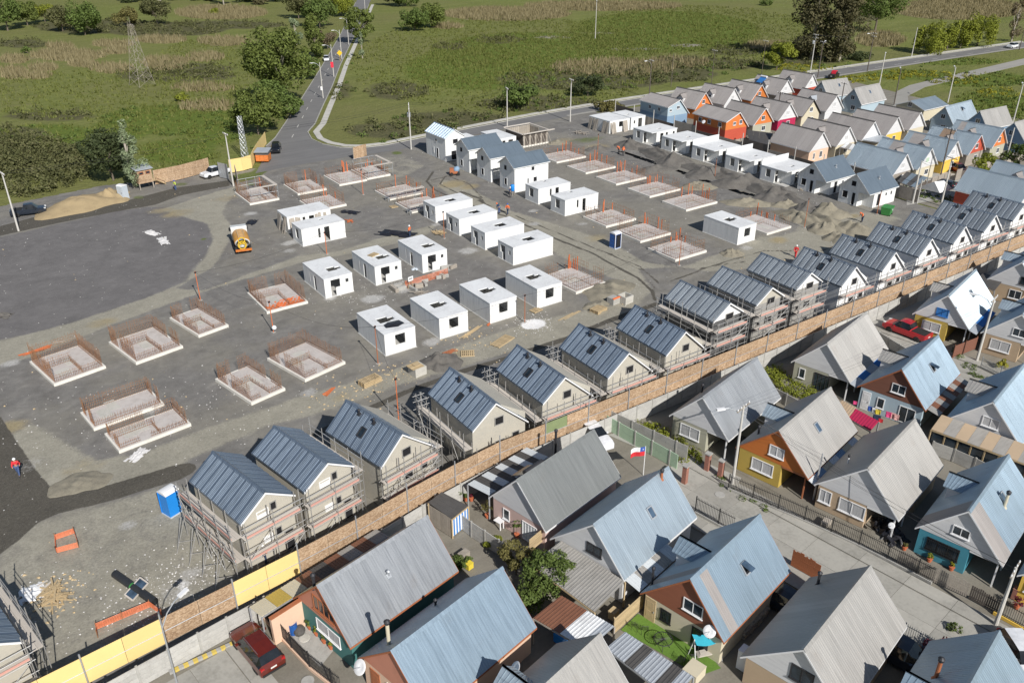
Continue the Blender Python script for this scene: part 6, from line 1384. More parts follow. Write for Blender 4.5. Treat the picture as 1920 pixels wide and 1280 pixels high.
# water tanker
a_, b_ = G(447, 440), G(462, 488); tk = thing('water_truck', 'orange and white water tanker seen from behind on the dirt track', 'truck', ((a_.x+b_.x)/2, (a_.y+b_.y)/2, 0), math.atan2(a_.y-b_.y, a_.x-b_.x))
MB().box(-2.9, -.45, .62, 3.1, .45, .85).ob('chassis', 'steel_dark', tk)
m = MB(); m.extr([(1.75, -1.1, .6), (3.35, -1.1, .6), (3.40, -1.1, 1.45), (3.1, -1.1, 2.35), (1.85, -1.1, 2.45), (1.75, -1.1, 2.3)], (0, 2.2, 0)); cb = m.ob('cab', 'truck_white', tk)
MB().obox((3.28, 0, 1.92), (.02, 0, .0), (0, .95, 0), (-.12, 0, .36)).ob('windscreen', 'glass_car', cb)
for s in (-1, 1): MB().cbox((2.75, s*1.105, 1.85), .8, .02, .55).ob('side_window', 'glass_car', cb); MB().box(3.1, s*1.15-.08, 1.5, 3.2, s*1.35, 2.0).ob('mirror', 'steel_dark', tk)
m = MB(); n = 20; xs_ = [(-2.75, .78), (-2.65, .95), (-2.2, 1.), (1.3, 1.), (1.5, .95), (1.58, .8)]
for x, k in xs_: m.v += [(x, 1.08*k*math.cos(2*PI*j/n), 1.55+.72*k*math.sin(2*PI*j/n)) for j in range(n)]
for i in range(len(xs_)-1):
    for j in range(n): m.f.append((i*n+j, i*n+(j+1) % n, (i+1)*n+(j+1) % n, (i+1)*n+j)); m.m.append(1 if i == 0 else 0)
m.f.append(tuple(range(n))); m.m.append(1); m.f.append(tuple((len(xs_)-1)*n+j for j in range(n))); m.m.append(0); m.ob('tank', ['tank_orange', 'truck_white'], tk, smooth=True)
for s in (-1, 1): MB().box(-2.3, s*.42-.03, 2.26, 1.2, s*.42+.03, 2.36).ob('walkway_rail', 'timber', tk)
for k in range(9): MB().box(-2.2+k*.4, -.39, 2.28, -2.12+k*.4, .39, 2.32).ob('walkway_rung', 'timber', tk)
def torus(R, r, n=18, k=6):
    m = MB()
    for i in range(n):
        for j in range(k): a, b = 2*PI*i/n, 2*PI*j/k; m.v.append(((R+r*math.cos(b))*math.cos(a), (R+r*math.cos(b))*math.sin(a), r*math.sin(b)))
    for i in range(n):
        for j in range(k): m.f.append((i*k+j, ((i+1) % n)*k+j, ((i+1) % n)*k+(j+1) % k, i*k+(j+1) % k)); m.m.append(0)
    return m
plain('hose_yellow', (.72, .48, .03), .6, var=.1)
for k, (z, R) in enumerate(((2.0, .42), (1.35, .55), (1.2, .42))): m = torus(R, .07); m.xf(Matrix.Rotation(PI/2, 4, 'Y')); m.ob('hose_coil', 'hose_yellow', tk, (-2.86-.06*k, .1, z))
MB().box(-3.25, -1.1, .55, -3.05, 1.1, .85).ob('rear_bumper', 'box_orange', tk)
wheels(tk, [(x, s*.95) for x in (-2.0, -.9, 2.5) for s in (-1, 1)], .48, .32)
# orange stall trailer at the junction
p = G(495, 303); st_ = thing('stall_trailer', 'orange trailer stall with grey lid beside the black car', 'stall', p, heading((482, 303), (508, 303))*PI/180)
MB().box(-1.2, -1.0, .3, 1.2, 1.0, 1.5).ob('body', 'box_orange', st_); MB().box(-1.18, -.98, 1.5, 1.18, .98, 2.1).ob('opening', 'open_dark', st_); MB().obox((0, 0, 2.2), (1.35, 0, 0), (0, 1.3, .12), (0, 0, .05)).ob('roof', 'sheet_zinc', st_)  # opening is a closed box with inner darkness put into its colour
for k in range(3): MB().box(-1.15+k*.78, -1.03, .4, -.45+k*.78, -1.0, 1.4).ob('panel', 'orange_bright', st_)
wheels(st_, [(0, -.9), (0, .9)], .3, .2)

# ------------------------------------------------------------------ poles, lamps, wires, pylon
def wire(a, b, sag, label, mat='iron_black', r=.018, group='overhead wires'):
    a, b = Vector(a), Vector(b); pts = []
    for i in range(13): t = i/12; p = a.lerp(b, t); p.z -= sag*4*t*(1-t); pts.append(p)
    return MB().path(pts, r, 4).ob('overhead_wire', mat, None, label=label, cat='wire', group=group)
TOPS = {}
def pole(key, px, py, h, label, mat='pole_concrete', arms=1, adeg=90, lamp=None, trafo=False, r=.15, name='utility_pole', z0=0):
    p = G(px, py); T = thing(name, label, 'pole' if not lamp else 'street lamp', (p.x, p.y, z0), math.radians(adeg), None)
    MB().tube((0, 0, -.1), (0, 0, h), r, 8, r*.6).ob('shaft', mat, T)
    for k in range(arms):
        z = h-.25-k*.8; MB().box(-1.0, -.05, z, 1.0, .05, z+.1).ob('crossarm', 'timber_grey', T)
        for x in (-.9, -.35, .35, .9): MB().lathe([(.03, 0), (.06, .04), (.05, .1), (.06, .12), (.02, .2)], 6, (x, 0, z+.1)).ob('insulator', 'plastic_white', T)
    if trafo:
        MB().lathe([(.32, 0), (.36, .05), (.36, .75), (.30, .85), (.1, .9)], 10, (.45, .1, h-2.6)).ob('transformer', 'galv', T); MB().box(-.9, -.04, h-1.7, .9, .04, h-1.6).ob('crossarm', 'timber_grey', T)
    if lamp:
        d = Vector(lamp).normalized()*1.7; ang = -math.radians(adeg); c, s = math.cos(ang), math.sin(ang); d = Vector((d.x*c-d.y*s, d.x*s+d.y*c))
        z = h-.2; MB().path([(0, 0, z-.9), (d.x*.35, d.y*.35, z-.2), (d.x*.75, d.y*.75, z+.12), (d.x, d.y, z+.15)], .04, 6).ob('arm', 'galv', T)
        u = d.normalized(); n = Vector((-u.y, u.x)); MB().obox((d.x*1.18, d.y*1.18, z+.14), (u.x*.36, u.y*.36, 0), (n.x*.14, n.y*.14, 0), (0, 0, .07)).ob('lamp_head', 'plastic_white', T)
    TOPS[key] = Vector((p.x, p.y, h)); return T
PL = [('p0', 35, 433, 9.0, 'concrete utility pole at the left edge beside the dark blue pickup', 'pole_concrete', 1, 100, None, False), ('p1', 438, 349, 9.2, 'concrete utility pole beside the steel site gate', 'pole_concrete', 1, 95, None, False),
 ('p2', 771, 280, 8.9, 'utility pole with crossarms left of the two-storey white houses', 'pole_concrete', 2, 60, None, True), ('p3', 951, 239, 8.4, 'utility pole behind the two-storey white houses', 'pole_concrete', 1, 70, None, False), ('p4', 1069, 228, 9.2, 'utility pole behind the formwork box near the road', 'pole_concrete', 1, 80, None, False),
 ('p5', 1217, 183, 9.0, 'grey lamp pole behind the light blue house', 'pole_wood', 1, 80, (-1, 0), False), ('p6', 1258, 163, 8.5, 'thin bare pole across the road behind the far estate', 'pole_wood', 0, 80, None, False), ('p7', 1334, 157, 8.6, 'thin pole at the roadside behind the orange gabled house', 'pole_wood', 1, 80, None, False), ('p8', 1428, 139, 9.0, 'thin pole at the foot of the lime green tree', 'pole_wood', 1, 80, None, False),
 ('p9', 1519, 138, 10.5, 'pale pole with transformer below the eucalyptus', 'pole_concrete', 2, 80, None, True), ('p10', 1533, 146, 9.5, 'dark lamp pole next to the transformer pole', 'pole_wood', 1, 80, (1, .4), False), ('p11', 1626, 134, 10.4, 'dark pole with crossarms on the road verge', 'pole_wood', 2, 80, (-1, .3), False), ('p12', 1709, 107, 8.6, 'bare pale pole on the road verge left of the willows', 'pole_concrete', 0, 80, None, False),
 ('p13', 1911, 94, 11, 'dark pole at the upper right edge beside the white car', 'pole_wood', 1, 80, None, False), ('p14', 1649, 158, 7.8, 'lamp post on the grass beside the gravel path', 'pole_concrete', 0, 80, (1, .6), False), ('p15', 1676, 197, 8.4, 'dark lamp post at the start of the gravel path', 'pole_wood', 0, 80, (1, .8), False), ('p16', 1777, 192, 8.2, 'lamp post on the field side of the bungalow', 'pole_concrete', 0, 80, (1, .8), False),
 ('p17', 1897, 238, 9.0, 'tall lamp post at the right edge behind the shaded gables', 'pole_concrete', 0, 80, (1, .6), False), ('p18', 1455, 233, 6.8, 'dark pole between the far houses with pink and orange walls', 'pole_wood', 1, 80, None, False), ('p19', 1574, 210, 6.6, 'dark pole in front of a far white gabled house', 'pole_wood', 1, 80, None, False), ('p20', 1761, 340, 9.2, 'tall dark pole before the yellow walled far house', 'pole_wood', 1, 80, None, False),
 ('p21', 1711, 381, 7.0, 'pale pole at the corner behind the slate-roofed white house', 'pole_concrete', 0, 80, None, False), ('p22', 1764, 386, 8.0, 'pale pole with crossarm beside the shade sail', 'pole_concrete', 1, 80, None, False), ('p23', 1881, 318, 7.6, 'pale pole between the two garden trees', 'pole_concrete', 0, 80, None, False),
 ('p24', 1831, 677, 7.5, 'lamp post in front of the yellow fronted house at the right', 'pole_concrete', 1, 12, (-.4, .9), False), ('p25', 1373, 908, 7.9, 'lamp post beside the orange gabled house', 'pole_concrete', 1, 12, (-.75, .3), False), ('p26', 1525, 936, 4.6, 'thin white service mast at the corner of the tan fronted house', 'galv', 0, 12, None, False),
 ('p27', 1116, 73, 12.6, 'tall pole standing alone in the right field', 'pole_concrete', 1, 60, None, False), ('p28', 1866, 1172, 5.2, 'concrete service mast at the lower right beside the yellow kerb', 'pole_concrete', 1, 12, None, False)]
for q in PL: pole(*q[:9], trafo=q[9], r=.09 if q[0] in ('p6', 'p7', 'p8', 'p26') else .15)
for i, (px, py, lab) in enumerate(((606, 184, 'street lamp on the access road nearest the junction'), (626, 144, 'street lamp with red sign on the access road'), (641, 111, 'third street lamp along the access road'), (654, 84, 'fourth street lamp along the access road'), (685, 24, 'street lamp where the access road leaves the picture'))): pole('l%d' % i, px, py, 8.6, lab, 'pole_concrete', 0, 0, (-.95, .3), r=.13, name='street_lamp')
pole('lx', 336, 1296, 6.6, 'street lamp leaning into view above the concrete street at the bottom', 'galv', 0, 0, (.9, .55), r=.07, name='street_lamp')
WL = ['from the pole at the left edge to the gate pole', 'from the gate pole across the junction', 'behind the two-storey white houses', 'above the formwork box near the road', 'towards the light blue house', 'behind the back row of the far estate', 'up to the transformer pole', 'between transformer pole and verge pole', 'along the road at the upper right', 'from the tall dark pole to the shade sail', 'beside the slate-roofed white house']
for i, (a, b, dz) in enumerate((('p0', 'p1', 0), ('p1', 'p2', 0), ('p2', 'p3', 0), ('p3', 'p4', 0), ('p4', 'p5', 0), ('p5', 'p7', 0), ('p7', 'p9', 0), ('p9', 'p11', 0), ('p11', 'p13', 0), ('p20', 'p22', 0), ('p22', 'p21', 0))):
    for k, o in enumerate((-.8, .8)):
        d = (TOPS[b]-TOPS[a]).normalized(); n = V(-d.y, d.x, 0)*o; wire(TOPS[a]+n, TOPS[b]+n, .9, '%s overhead wire %s' % ('upper' if k else 'lower', WL[i]), r=.016)
for a, b, s, l in (('p25', 'p28', .5, 'from the lamp beside the orange gable down the street'), ('p25', 'p26', .2, 'from the lamp to the tan fronted house'), ('p24', 'p25', .6, 'over the roofs between the two estate lamps'), ('p26', 'p28', .4, 'in front of the teal fronted house')):
    for k in (0, .35): wire(TOPS[a]-V(0, 0, .3+k), TOPS[b]-V(0, 0, .1+k), s, '%s service wire %s' % ('lower' if k else 'upper', l), r=.011, group='estate service wires')
wire(TOPS['p0']-V(0, 0, .2), TOPS['p0']+V(-40, -6, -.2), .5, 'overhead wire leaving the picture at the left edge', r=.016)
MB().cbox((0, 0, 0), .75, .05, 1.5).ob('road_sign', 'sign_red', None, (*G2(625, 147), 3.6), math.radians(-25), label='red sign board fixed to the second lamp of the access road', cat='sign')
MB().cbox((0, 0, 0), .5, .05, .9).ob('road_sign', 'plastic_white', None, (*G2(605, 186), 2.6), math.radians(-25), label='white notice on the nearest lamp of the access road', cat='sign')
MB().obox((0, 0, 2.4), (.42, 0, .42), (0, .03, 0), (-.42, 0, .42)).tube((0, .05, 0), (0, .05, 2.8), .035, 6).ob('warning_sign', 'sign_yellow', None, G(638, 115), math.radians(-25), label='yellow diamond warning sign at the access road kerb', cat='sign')
def lattice(px, py, h, b, t, deg, label, nseg=7, arms=True, mat='galv', r=.06):
    p = G(px, py); T = thing('lattice_pylon', label, 'pylon', (p.x, p.y, 0), math.radians(deg)); cs = [(-1, -1), (1, -1), (1, 1), (-1, 1)]
    def at(i, k): w = b+(t-b)*(k/nseg)**.8; return V(cs[i][0]*w, cs[i][1]*w, h*k/nseg)
    for i in range(4): MB().path([at(i, k) for k in range(nseg+1)], r, 5).ob('leg', mat, T)
    for i in range(4):
        m = MB(); j = (i+1) % 4
        for k in range(nseg): m.tube(at(i, k), at(j, k+1), r*.6, 4); m.tube(at(j, k), at(i, k+1), r*.6, 4); m.tube(at(i, k+1), at(j, k+1), r*.6, 4)
        m.ob('bracing', mat, T)
    if arms:
        for z in (h*.86, h*.97):
            m = MB()
            for s in (-1, 1): m.tube((0, s*t, z), (0, s*(t+1.6), z+.1), r*.7, 4); m.tube((0, s*t, z+.5), (0, s*(t+1.6), z+.1), r*.6, 4)
            m.ob('arm', mat, T)
        MB().tube((0, 0, h-.2), (0, 0, h+1.8), r, 5, .02).ob('peak', mat, T)
lattice(267, 160, 15.4, 2.4, .45, 20, 'steel lattice pylon standing in the left field', r=.042, mat='timber_grey'); lattice(460, 297, 8.0, .5, .3, 40, 'short steel lattice post beside the yellow hoarding', 8, False, r=.04)

# ------------------------------------------------------------------ people
def skin_part(name, parent, V_, E_, R_, mat, root=0):
    me = bpy.data.meshes.new(name); me.from_pydata(V_, E_, []); o = ob(name, me, parent); me.materials.append(MAT(mat))
    md = o.modifiers.new('skin', 'SKIN'); md.use_smooth_shade = True
    for i, r in enumerate(R_):
        d = me.skin_vertices[0].data[i]; d.radius = (r, r); d.use_root = (i == root)
    sb = o.modifiers.new('sub', 'SUBSURF'); sb.levels = 1; sb.render_levels = 1
    return o
def person(px, py, deg, label, top='vest_red', legs='denim', helmet='helmet_white', pose='stand', at=None, z=0.):
    p = G(px, py, z) if at is None else V(*at, z); T = thing('person', label, 'person', (p.x, p.y, z), math.radians(deg))
    st = {'stand': (.0, .0, 0), 'walk': (.28, -.25, 0), 'bend': (.05, -.05, 1)}[pose]
    a, b, bend = st; hip = V(0, 0, .92)
    if bend: chest, neck, head = V(.28, 0, 1.28), V(.42, 0, 1.38), V(.55, 0, 1.43)
    else: chest, neck, head = V(.03, 0, 1.32), V(.03, 0, 1.50), V(.05, 0, 1.65)
    LL = [hip+V(0, .1, -.02), V(a*.6, .11, .48), V(a, .11, .07), V(a+.14, .11, .04)]; RL = [hip+V(0, -.1, -.02), V(b*.4+.05, -.11, .49), V(b, -.11, .07), V(b+.14, -.11, .04)]
    sh = chest+V(.0, 0, .10)
    LA = [sh+V(0, .20, 0), sh+V(-.02+a*-.5, .27, -.28), sh+V(.14-a*.4, .24, -.50)]; RA = [sh+V(0, -.20, 0), sh+V(.02-b*.5, -.27, -.28), sh+V(.18-b*.4, -.22, -.50)]
    Vb = [hip, chest, neck, head, head+V(.01, 0, .12)]+LL+RL+LA+RA
    Eb = [(0, 1), (1, 2), (2, 3), (3, 4), (0, 5), (5, 6), (6, 7), (7, 8), (0, 9), (9, 10), (10, 11), (11, 12), (1, 13), (13, 14), (14, 15), (1, 16), (16, 17), (17, 18)]
    Rb = [.14, .15, .065, .10, .085, .09, .065, .05, .045, .09, .065, .05, .045, .07, .045, .04, .07, .045, .04]
    skin_part('body', T, Vb, Eb, Rb, 'skin')
    skin_part('trousers', T, [hip+V(0, 0, .06), *LL[:3], *RL[:3]], [(0, 1), (1, 2), (2, 3), (0, 4), (4, 5), (5, 6)], [.165, .105, .08, .068, .105, .08, .068], legs)
    skin_part('jacket', T, [hip+V(0, 0, .10), chest, sh+V(.0, 0, .06), *LA[:2], LA[1].lerp(LA[2], .6), *RA[:2], RA[1].lerp(RA[2], .6)], [(0, 1), (1, 2), (1, 3), (3, 4), (4, 5), (1, 6), (6, 7), (7, 8)], [.17, .19, .10, .09, .065, .055, .09, .065, .055], top, 1)
    MB().lathe([(.135, 0), (.15, .01), (.13, .05), (.115, .10), (.07, .145), (.01, .16)], 12).ob('helmet' if helmet != 'hair' else 'hair', helmet, T, head+V(0, 0, .03), smooth=True)
    for s, F_ in ((1, LL[3]), (-1, RL[3])): MB().box(F_.x-.17, F_.y-.055, 0, F_.x+.10, F_.y+.055, .10).ob('boot', 'trousers', T)
    return T
for i, q in enumerate(((36, 890, 250, 'person in red vest and white helmet walking on the wet track', 'vest_red', 'denim', 'helmet_white', 'walk'), (497, 1056, 30, 'person in orange vest between the board fence and the leftmost scaffolding', 'vest_orange', 'navy_cloth', 'helmet_white', 'stand'), (769, 444, 120, 'person in orange vest beside the black plastic heap', 'vest_orange', 'navy_cloth', 'helmet_white', 'stand'),
 (952, 402, 200, 'person in orange vest at the far end of a white shell by the dirt road', 'vest_orange', 'navy_cloth', 'cloth_blue', 'walk'), (936, 400, 100, 'person in blue clothes crouching at the end of a white shell', 'navy_cloth', 'denim', 'vest_orange', 'bend'), (1491, 482, 200, 'person in red clothes and white helmet behind the new roofs', 'vest_red', 'vest_red', 'helmet_white', 'walk'), (330, 357, 200, 'person in lime vest and blue helmet beside the guard hut stairs', 'vest_lime', 'denim', 'cloth_blue', 'stand'),
 (1616, 416, 160, 'person in orange bending over the soil beside the trench', 'vest_orange', 'navy_cloth', 'vest_orange', 'bend'), (1160, 288, 200, 'left one of two workers in orange bending at the trench', 'vest_orange', 'trousers', 'vest_orange', 'bend'), (1168, 292, 40, 'right one of two workers in orange bending at the trench', 'vest_orange', 'trousers', 'vest_orange', 'bend'), (956, 370, 300, 'person in dark clothes beside the blue water tank', 'navy_cloth', 'trousers', 'helmet_white', 'stand'))):
    person(*q)
# ------------------------------------------------------------------ soil heaps and site clutter
def heap(px, py, rx, ry, h, mat, label, deg=0., seed=0, name='soil_heap', group='soil heaps along the trench', at=None, rough=.3, cat='soil heap', pw=1.3):
    p = G(px, py) if at is None else V(*at, 0); r = np.random.default_rng(seed+3); ph = r.uniform(0, 6.28, 8); m = MB(); nr, na = 13, 34
    def hz_(u, a):
        e = 1+.16*math.sin(2*a+ph[0])+.10*math.sin(3*a+ph[1])+.06*math.sin(7*a+ph[2]); x, y = u*e*math.cos(a), u*e*math.sin(a)
        z = max(0, (1-u**pw))*(1+rough*math.sin(5*x+ph[3])*math.sin(4*y+ph[4])+rough*.9*math.sin(11*x+ph[5]+2*y)*math.sin(9*y+ph[6]))
        z += (1-u)*rough*.35*math.sin(23*x+ph[7])*math.sin(19*y+ph[0]); return (x*rx, y*ry, z*h-.04*(u > .97)-.02)
    m.v = [hz_(0, 0)]+[hz_(i/nr, 2*PI*j/na) for i in range(1, nr+1) for j in range(na)]
    for j in range(na): m.f.append((0, 1+j, 1+(j+1) % na))
    for i in range(nr-1):
        for j in range(na): a, b = 1+i*na+j, 1+i*na+(j+1) % na; m.f.append((a, a+na, b+na, b))
    m.m = [0]*len(m.f)
    return m.ob(name, mat, None, (p.x, p.y, 0), math.radians(deg), smooth=True, label=label, cat=cat, group=group)
heap(152, 385, 7.4, 4.2, 1.7, 'sand', 'golden sand heap beside the dark blue pickup', 6, 1, rough=.12, name='sand_heap', group=None, cat='sand heap', pw=1.1); heap(205, 372, 4.2, 3.2, 1.4, 'sand', 'right shoulder of the golden sand heap near the grey toilet', 0, 2, 'sand_heap', None, cat='sand heap', pw=1.1)
for k, (pa, pb, lab) in enumerate((((1190, 285), (1285, 312), 'long dark spoil bank behind the trench, far stretch'), ((1285, 314), (1400, 350), 'long dark spoil bank behind the trench, middle stretch'), ((1400, 352), (1500, 390), 'long dark spoil bank behind the trench, near stretch'), ((1470, 398), (1600, 440), 'long tan spoil bank in front of the trench near the green skip'))):
    a, b = G(*pa), G(*pb); heap(0, 0, (b-a).length*.62, 2.3, 1.0, 'soil_dark' if k < 3 else 'soil_tan', lab, math.degrees(math.atan2(b.y-a.y, b.x-a.x)), 60+k, name='spoil_bank', at=((a.x+b.x)/2+1.2*(k < 3), (a.y+b.y)/2), rough=.45, pw=2.)
SO = ['leftmost dark soil heap in front of the farthest porch shell', 'dark soil heap in front of the second farthest porch shell', 'dark soil heap in front of the middle porch shell', 'dark soil heap in front of the second nearest porch shell', 'small dark heap behind the right column of slabs', 'dark soil heap in front of the nearest porch shell', 'dark soil heap before the slate-roofed white house', 'tan soil heap at the end of the trench', 'tan round heap beside the half hidden slab', 'dark heap between trench and slate-roofed house', 'small tan heap below the trench beside the lone shell', 'tan heap left of the round one', 'low heap on the site side of the trench, far end', 'low heap on the site side of the trench, middle', 'low heap on the site side of the trench, near end', 'tan heap nearest the new roofs beside the trench']
for i, (px, py, rx, ry, h, mt) in enumerate(((1182, 276, 2.4, 2.0, 1.5, 'soil_dark'), (1262, 306, 3.3, 2.6, 1.7, 'soil_dark'), (1328, 327, 3.6, 2.6, 1.6, 'soil_dark'), (1392, 347, 3.8, 2.8, 1.8, 'soil_dark'), (1120, 281, 1.8, 1.5, .9, 'soil_dark'), (1455, 370, 3.4, 2.6, 1.6, 'soil_dark'), (1552, 402, 3.0, 2.4, 1.7, 'soil_tan'), (1600, 433, 2.6, 2.0, 1.5, 'soil_tan'), (1545, 432, 2.0, 1.9, 1.5, 'soil_tan'), (1512, 395, 2.4, 2.0, 1.4, 'soil_dark'), (1474, 387, 1.9, 1.4, 1.1, 'soil_tan'), (1498, 412, 2.0, 1.7, 1.2, 'soil_tan'), (1230, 318, 2.8, 2.0, .9, 'soil_dark'), (1310, 350, 2.8, 1.9, .9, 'soil_tan'), (1400, 382, 3.0, 1.8, 1.0, 'soil_tan'), (1575, 450, 2.2, 1.6, 1.2, 'soil_tan'))):
    heap(px, py, rx*1.35, ry*1.1, h*.9, mt, SO[i], -60+(i*37) % 50, i+5)
heap(828, 680, 2.6, 2.0, 1.0, 'soil_dark', 'dark soil heap beside the manhole chamber', 10, 40, group=None); heap(1140, 545, 3.6, 3.4, .7, 'soil_tan', 'broad low tan mound where the dirt road turns', 0, 41, group=None); heap(1372, 476, 1.7, 1.4, .7, 'soil_tan', 'small earth mound in front of the lone grey-white shell', 0, 42, group=None); heap(1120, 575, 2.2, 1.6, .5, 'soil_tan', 'flat earth mound beside the pallet of boards', 0, 43, group=None)
heap(1045, 268, 2.6, 1.6, .5, 'soil_tan', 'low tan heap behind the farthest slab', 0, 44, group=None); heap(1390, 262, 2.0, 1.2, .7, 'soil_dark', 'dark heap at the foot of a porch shell', 0, 45, group=None, at=(117.0, 118.5)); heap(150, 905, 2.4, 1.9, .22, 'soil_tan', 'flat tan spoil inside the wet track bend', 0, 46, group=None)
# concrete manhole chambers
for px, py, lab, lid in ((783, 700, 'open concrete manhole chamber with timber lid beside the dark heap', 1), (1172, 566, 'pair of concrete manhole boxes near the seventh scaffolded house', 0)):
    T = thing('manhole_chamber', lab, 'manhole', G(px, py), .1)
    for (a, b, c, d) in ((-.7, -.7, .7, -.55), (-.7, .55, .7, .7), (-.7, -.545, -.55, .545), (.55, -.545, .7, .545)): MB().box(a, b, 0, c, d, .95).ob('wall', 'concrete_pale', T)
    if lid:
        for k in range(4): MB().box(-.95, -.6+k*.33, .96, .5, -.33+k*.33, 1.02+.02*(k % 2)).ob('plank', 'timber', T)
        MB().box(-.4, -.3, 1.06, .3, .4, 1.12).ob('plank', 'timber', T)
    else: MB().box(-1.9, .2, 0, -.75, 1.3, .8).ob('box', 'concrete', T); MB().box(-1.9, .15, .80, -.75, .4, .9).ob('edge_strip', 'safety_orange', T)
# portable toilets
def toilet(px, py, deg, mat, roof, label, door=None, w=1.15, h=2.2):
    T = thing('portable_toilet', label, 'portable toilet', G(px, py), math.radians(deg)); s = w/2
    MB().box(-s, -s, .12, s, s, h).ob('cabin', mat, T); MB().box(-s-.04, -s-.04, 0, s+.04, s+.04, .115).ob('base', 'plastic_grey', T)
    m = MB(); n = 8
    for i in range(n): a, b = PI*i/n, PI*(i+1)/n; m.quad((-s-.05, -s*1.06*math.cos(a), h+.22*math.sin(a)), (s+.05, -s*1.06*math.cos(a), h+.22*math.sin(a)), (s+.05, -s*1.06*math.cos(b), h+.22*math.sin(b)), (-s-.05, -s*1.06*math.cos(b), h+.22*math.sin(b)))
    for e in (-s-.05, s+.05): m.add([(e, -s*1.06*math.cos(PI*i/n), h+.22*math.sin(PI*i/n)) for i in range(n+1)], [tuple(range(n+1))])
    m.ob('roof', roof, T, smooth=False)
    d = MB().box(-s*.78, -s-.03, .2, s*.78, -s-.003, h-.1).ob('door', door or mat, T); MB().box(s*.5, -s-.06, 1.0, s*.62, -s-.031, 1.2).ob('handle', 'steel_dark', d)
    for sx in (-1, 1): MB().box(sx*s-.04, -s-.02, .12, sx*s+.04, -s+.05, h).ob('corner_post', mat if door is None else roof, T)
    for k in range(3): MB().box(-s-.015, -s*.7, .5+k*.5, -s-.001, s*.7, .8+k*.5).ob('side_panel', mat, T)
    return T
toilet(324, 960, 200, 'plastic_blue', 'plastic_white', 'bright blue portable toilet with white roof beside the leftmost scaffolding')
toilet(233, 372, -60, 'plastic_grey', 'plastic_white', 'pale grey portable toilet beside the sand heap')
toilet(1153, 464, 4, 'plastic_navy', 'plastic_white', 'dark blue portable toilet with open doorway beside a rebar slab', 'painted_void')  # open doorway is a door panel painted near-black for the dark inside
T = thing('water_tank', 'small blue water tank on a stand in front of the two-storey white house', 'tank', G(961, 366), .2); MB().lathe([(.32, 0), (.36, .06), (.36, .95), (.3, 1.05), (.12, 1.1)], 14, (0, 0, .75)).ob('tank', 'plastic_blue', T, smooth=True)
for x in (-.25, .25):
    for y in (-.25, .25): MB().box(x-.04, y-.04, 0, x+.04, y+.04, .745).ob('leg', 'timber_grey', T)
# guard hut on stilts with stair
p = G(272, 352); T = thing('guard_hut', 'raised OSB guard hut on timber stilts with a stair', 'hut', p, math.radians(8))
MB().box(-1.25, -1.1, 1.1, 1.25, 1.1, 3.5).ob('cabin', 'osb', T); m = MB(); m.obox((0, 0, 3.62), (1.5, 0, 0), (0, 1.4, .12), (0, 0, .05)); m.ob('roof', 'sheet_zinc', T)
for x in (-1.15, 1.15):
    for y in (-1.0, 1.0): MB().box(x-.07, y-.07, 0, x+.07, y+.07, 1.095).ob('stilt', 'timber_grey', T)
for x in (-.55, .6): window(T, (x, -1.1, 2.85), .75, .5, (1, 0, 0), (0, -1, 0), frame='timber_red', glass='glass', mull=0, sill=False)
for k in range(6): MB().box(1.9+.28*k, -.6, 1.0-.18*k, 2.15+.28*k, .3, 1.05-.18*k).ob('step', 'timber', T)
MB().box(1.26, -.6, 1.02, 1.9, .8, 1.09).ob('landing', 'timber', T)
for y in (-.62, .32): MB().beam((1.9, y, 1.9), (3.5, y, .9), .05, .07).ob('handrail', 'timber', T); MB().beam((3.4, y, 0), (3.4, y, 1.0), .06).ob('newel', 'timber', T); MB().beam((1.9, y, 1.0), (1.9, y, 1.95), .06).ob('newel', 'timber', T)
# hoardings and gate by the entrance
def hoarding(line, label, mat, h, bay=2.4, z0=.1, name='hoarding'):
    T = thing(name, label, 'fence'); ps = along([G2(*q) for q in line], bay); ps = ps+[(Vector(G2(*line[-1])), ps[-1][1])]
    for (p, d), (q, _) in zip(ps[:-1], ps[1:]):
        u = (q-p); L = u.length
        if L < .2: continue
        u /= L; M = Matrix(((u.x, -u.y, 0, p.x), (u.y, u.x, 0, p.y), (0, 0, 1, 0), (0, 0, 0, 1))); MB().box(.01, -.015, z0, L-.01, .015, h).ob('panel', mat, T).matrix_local = M; MB().box(-.05, .02, 0, .05, .12, h).ob('post', 'timber_grey', T).matrix_local = M
hoarding([(292, 347), (340, 337), (394, 322)], 'OSB board hoarding between the guard hut and the white pickup', 'osb', 2.6); hoarding([(432, 325), (472, 318), (480, 300), (500, 270)], 'yellow hoarding bending towards the junction', 'yellow_panel', 2.5); hoarding([(412, 333), (430, 337)], 'pale steel gate leaves beside the white pickup', 'galv', 2.8, 1.6, name='site_gate')
hoarding([(443, 336), (448, 352)], 'dark timber shutter standing at the site entrance', 'timber_grey', 2.6, 1.4, name='shutter'); hoarding([(664, 300), (688, 293)], 'upright OSB sheets behind the far left slabs', 'osb', 2.4, 1.3, name='board_screen')
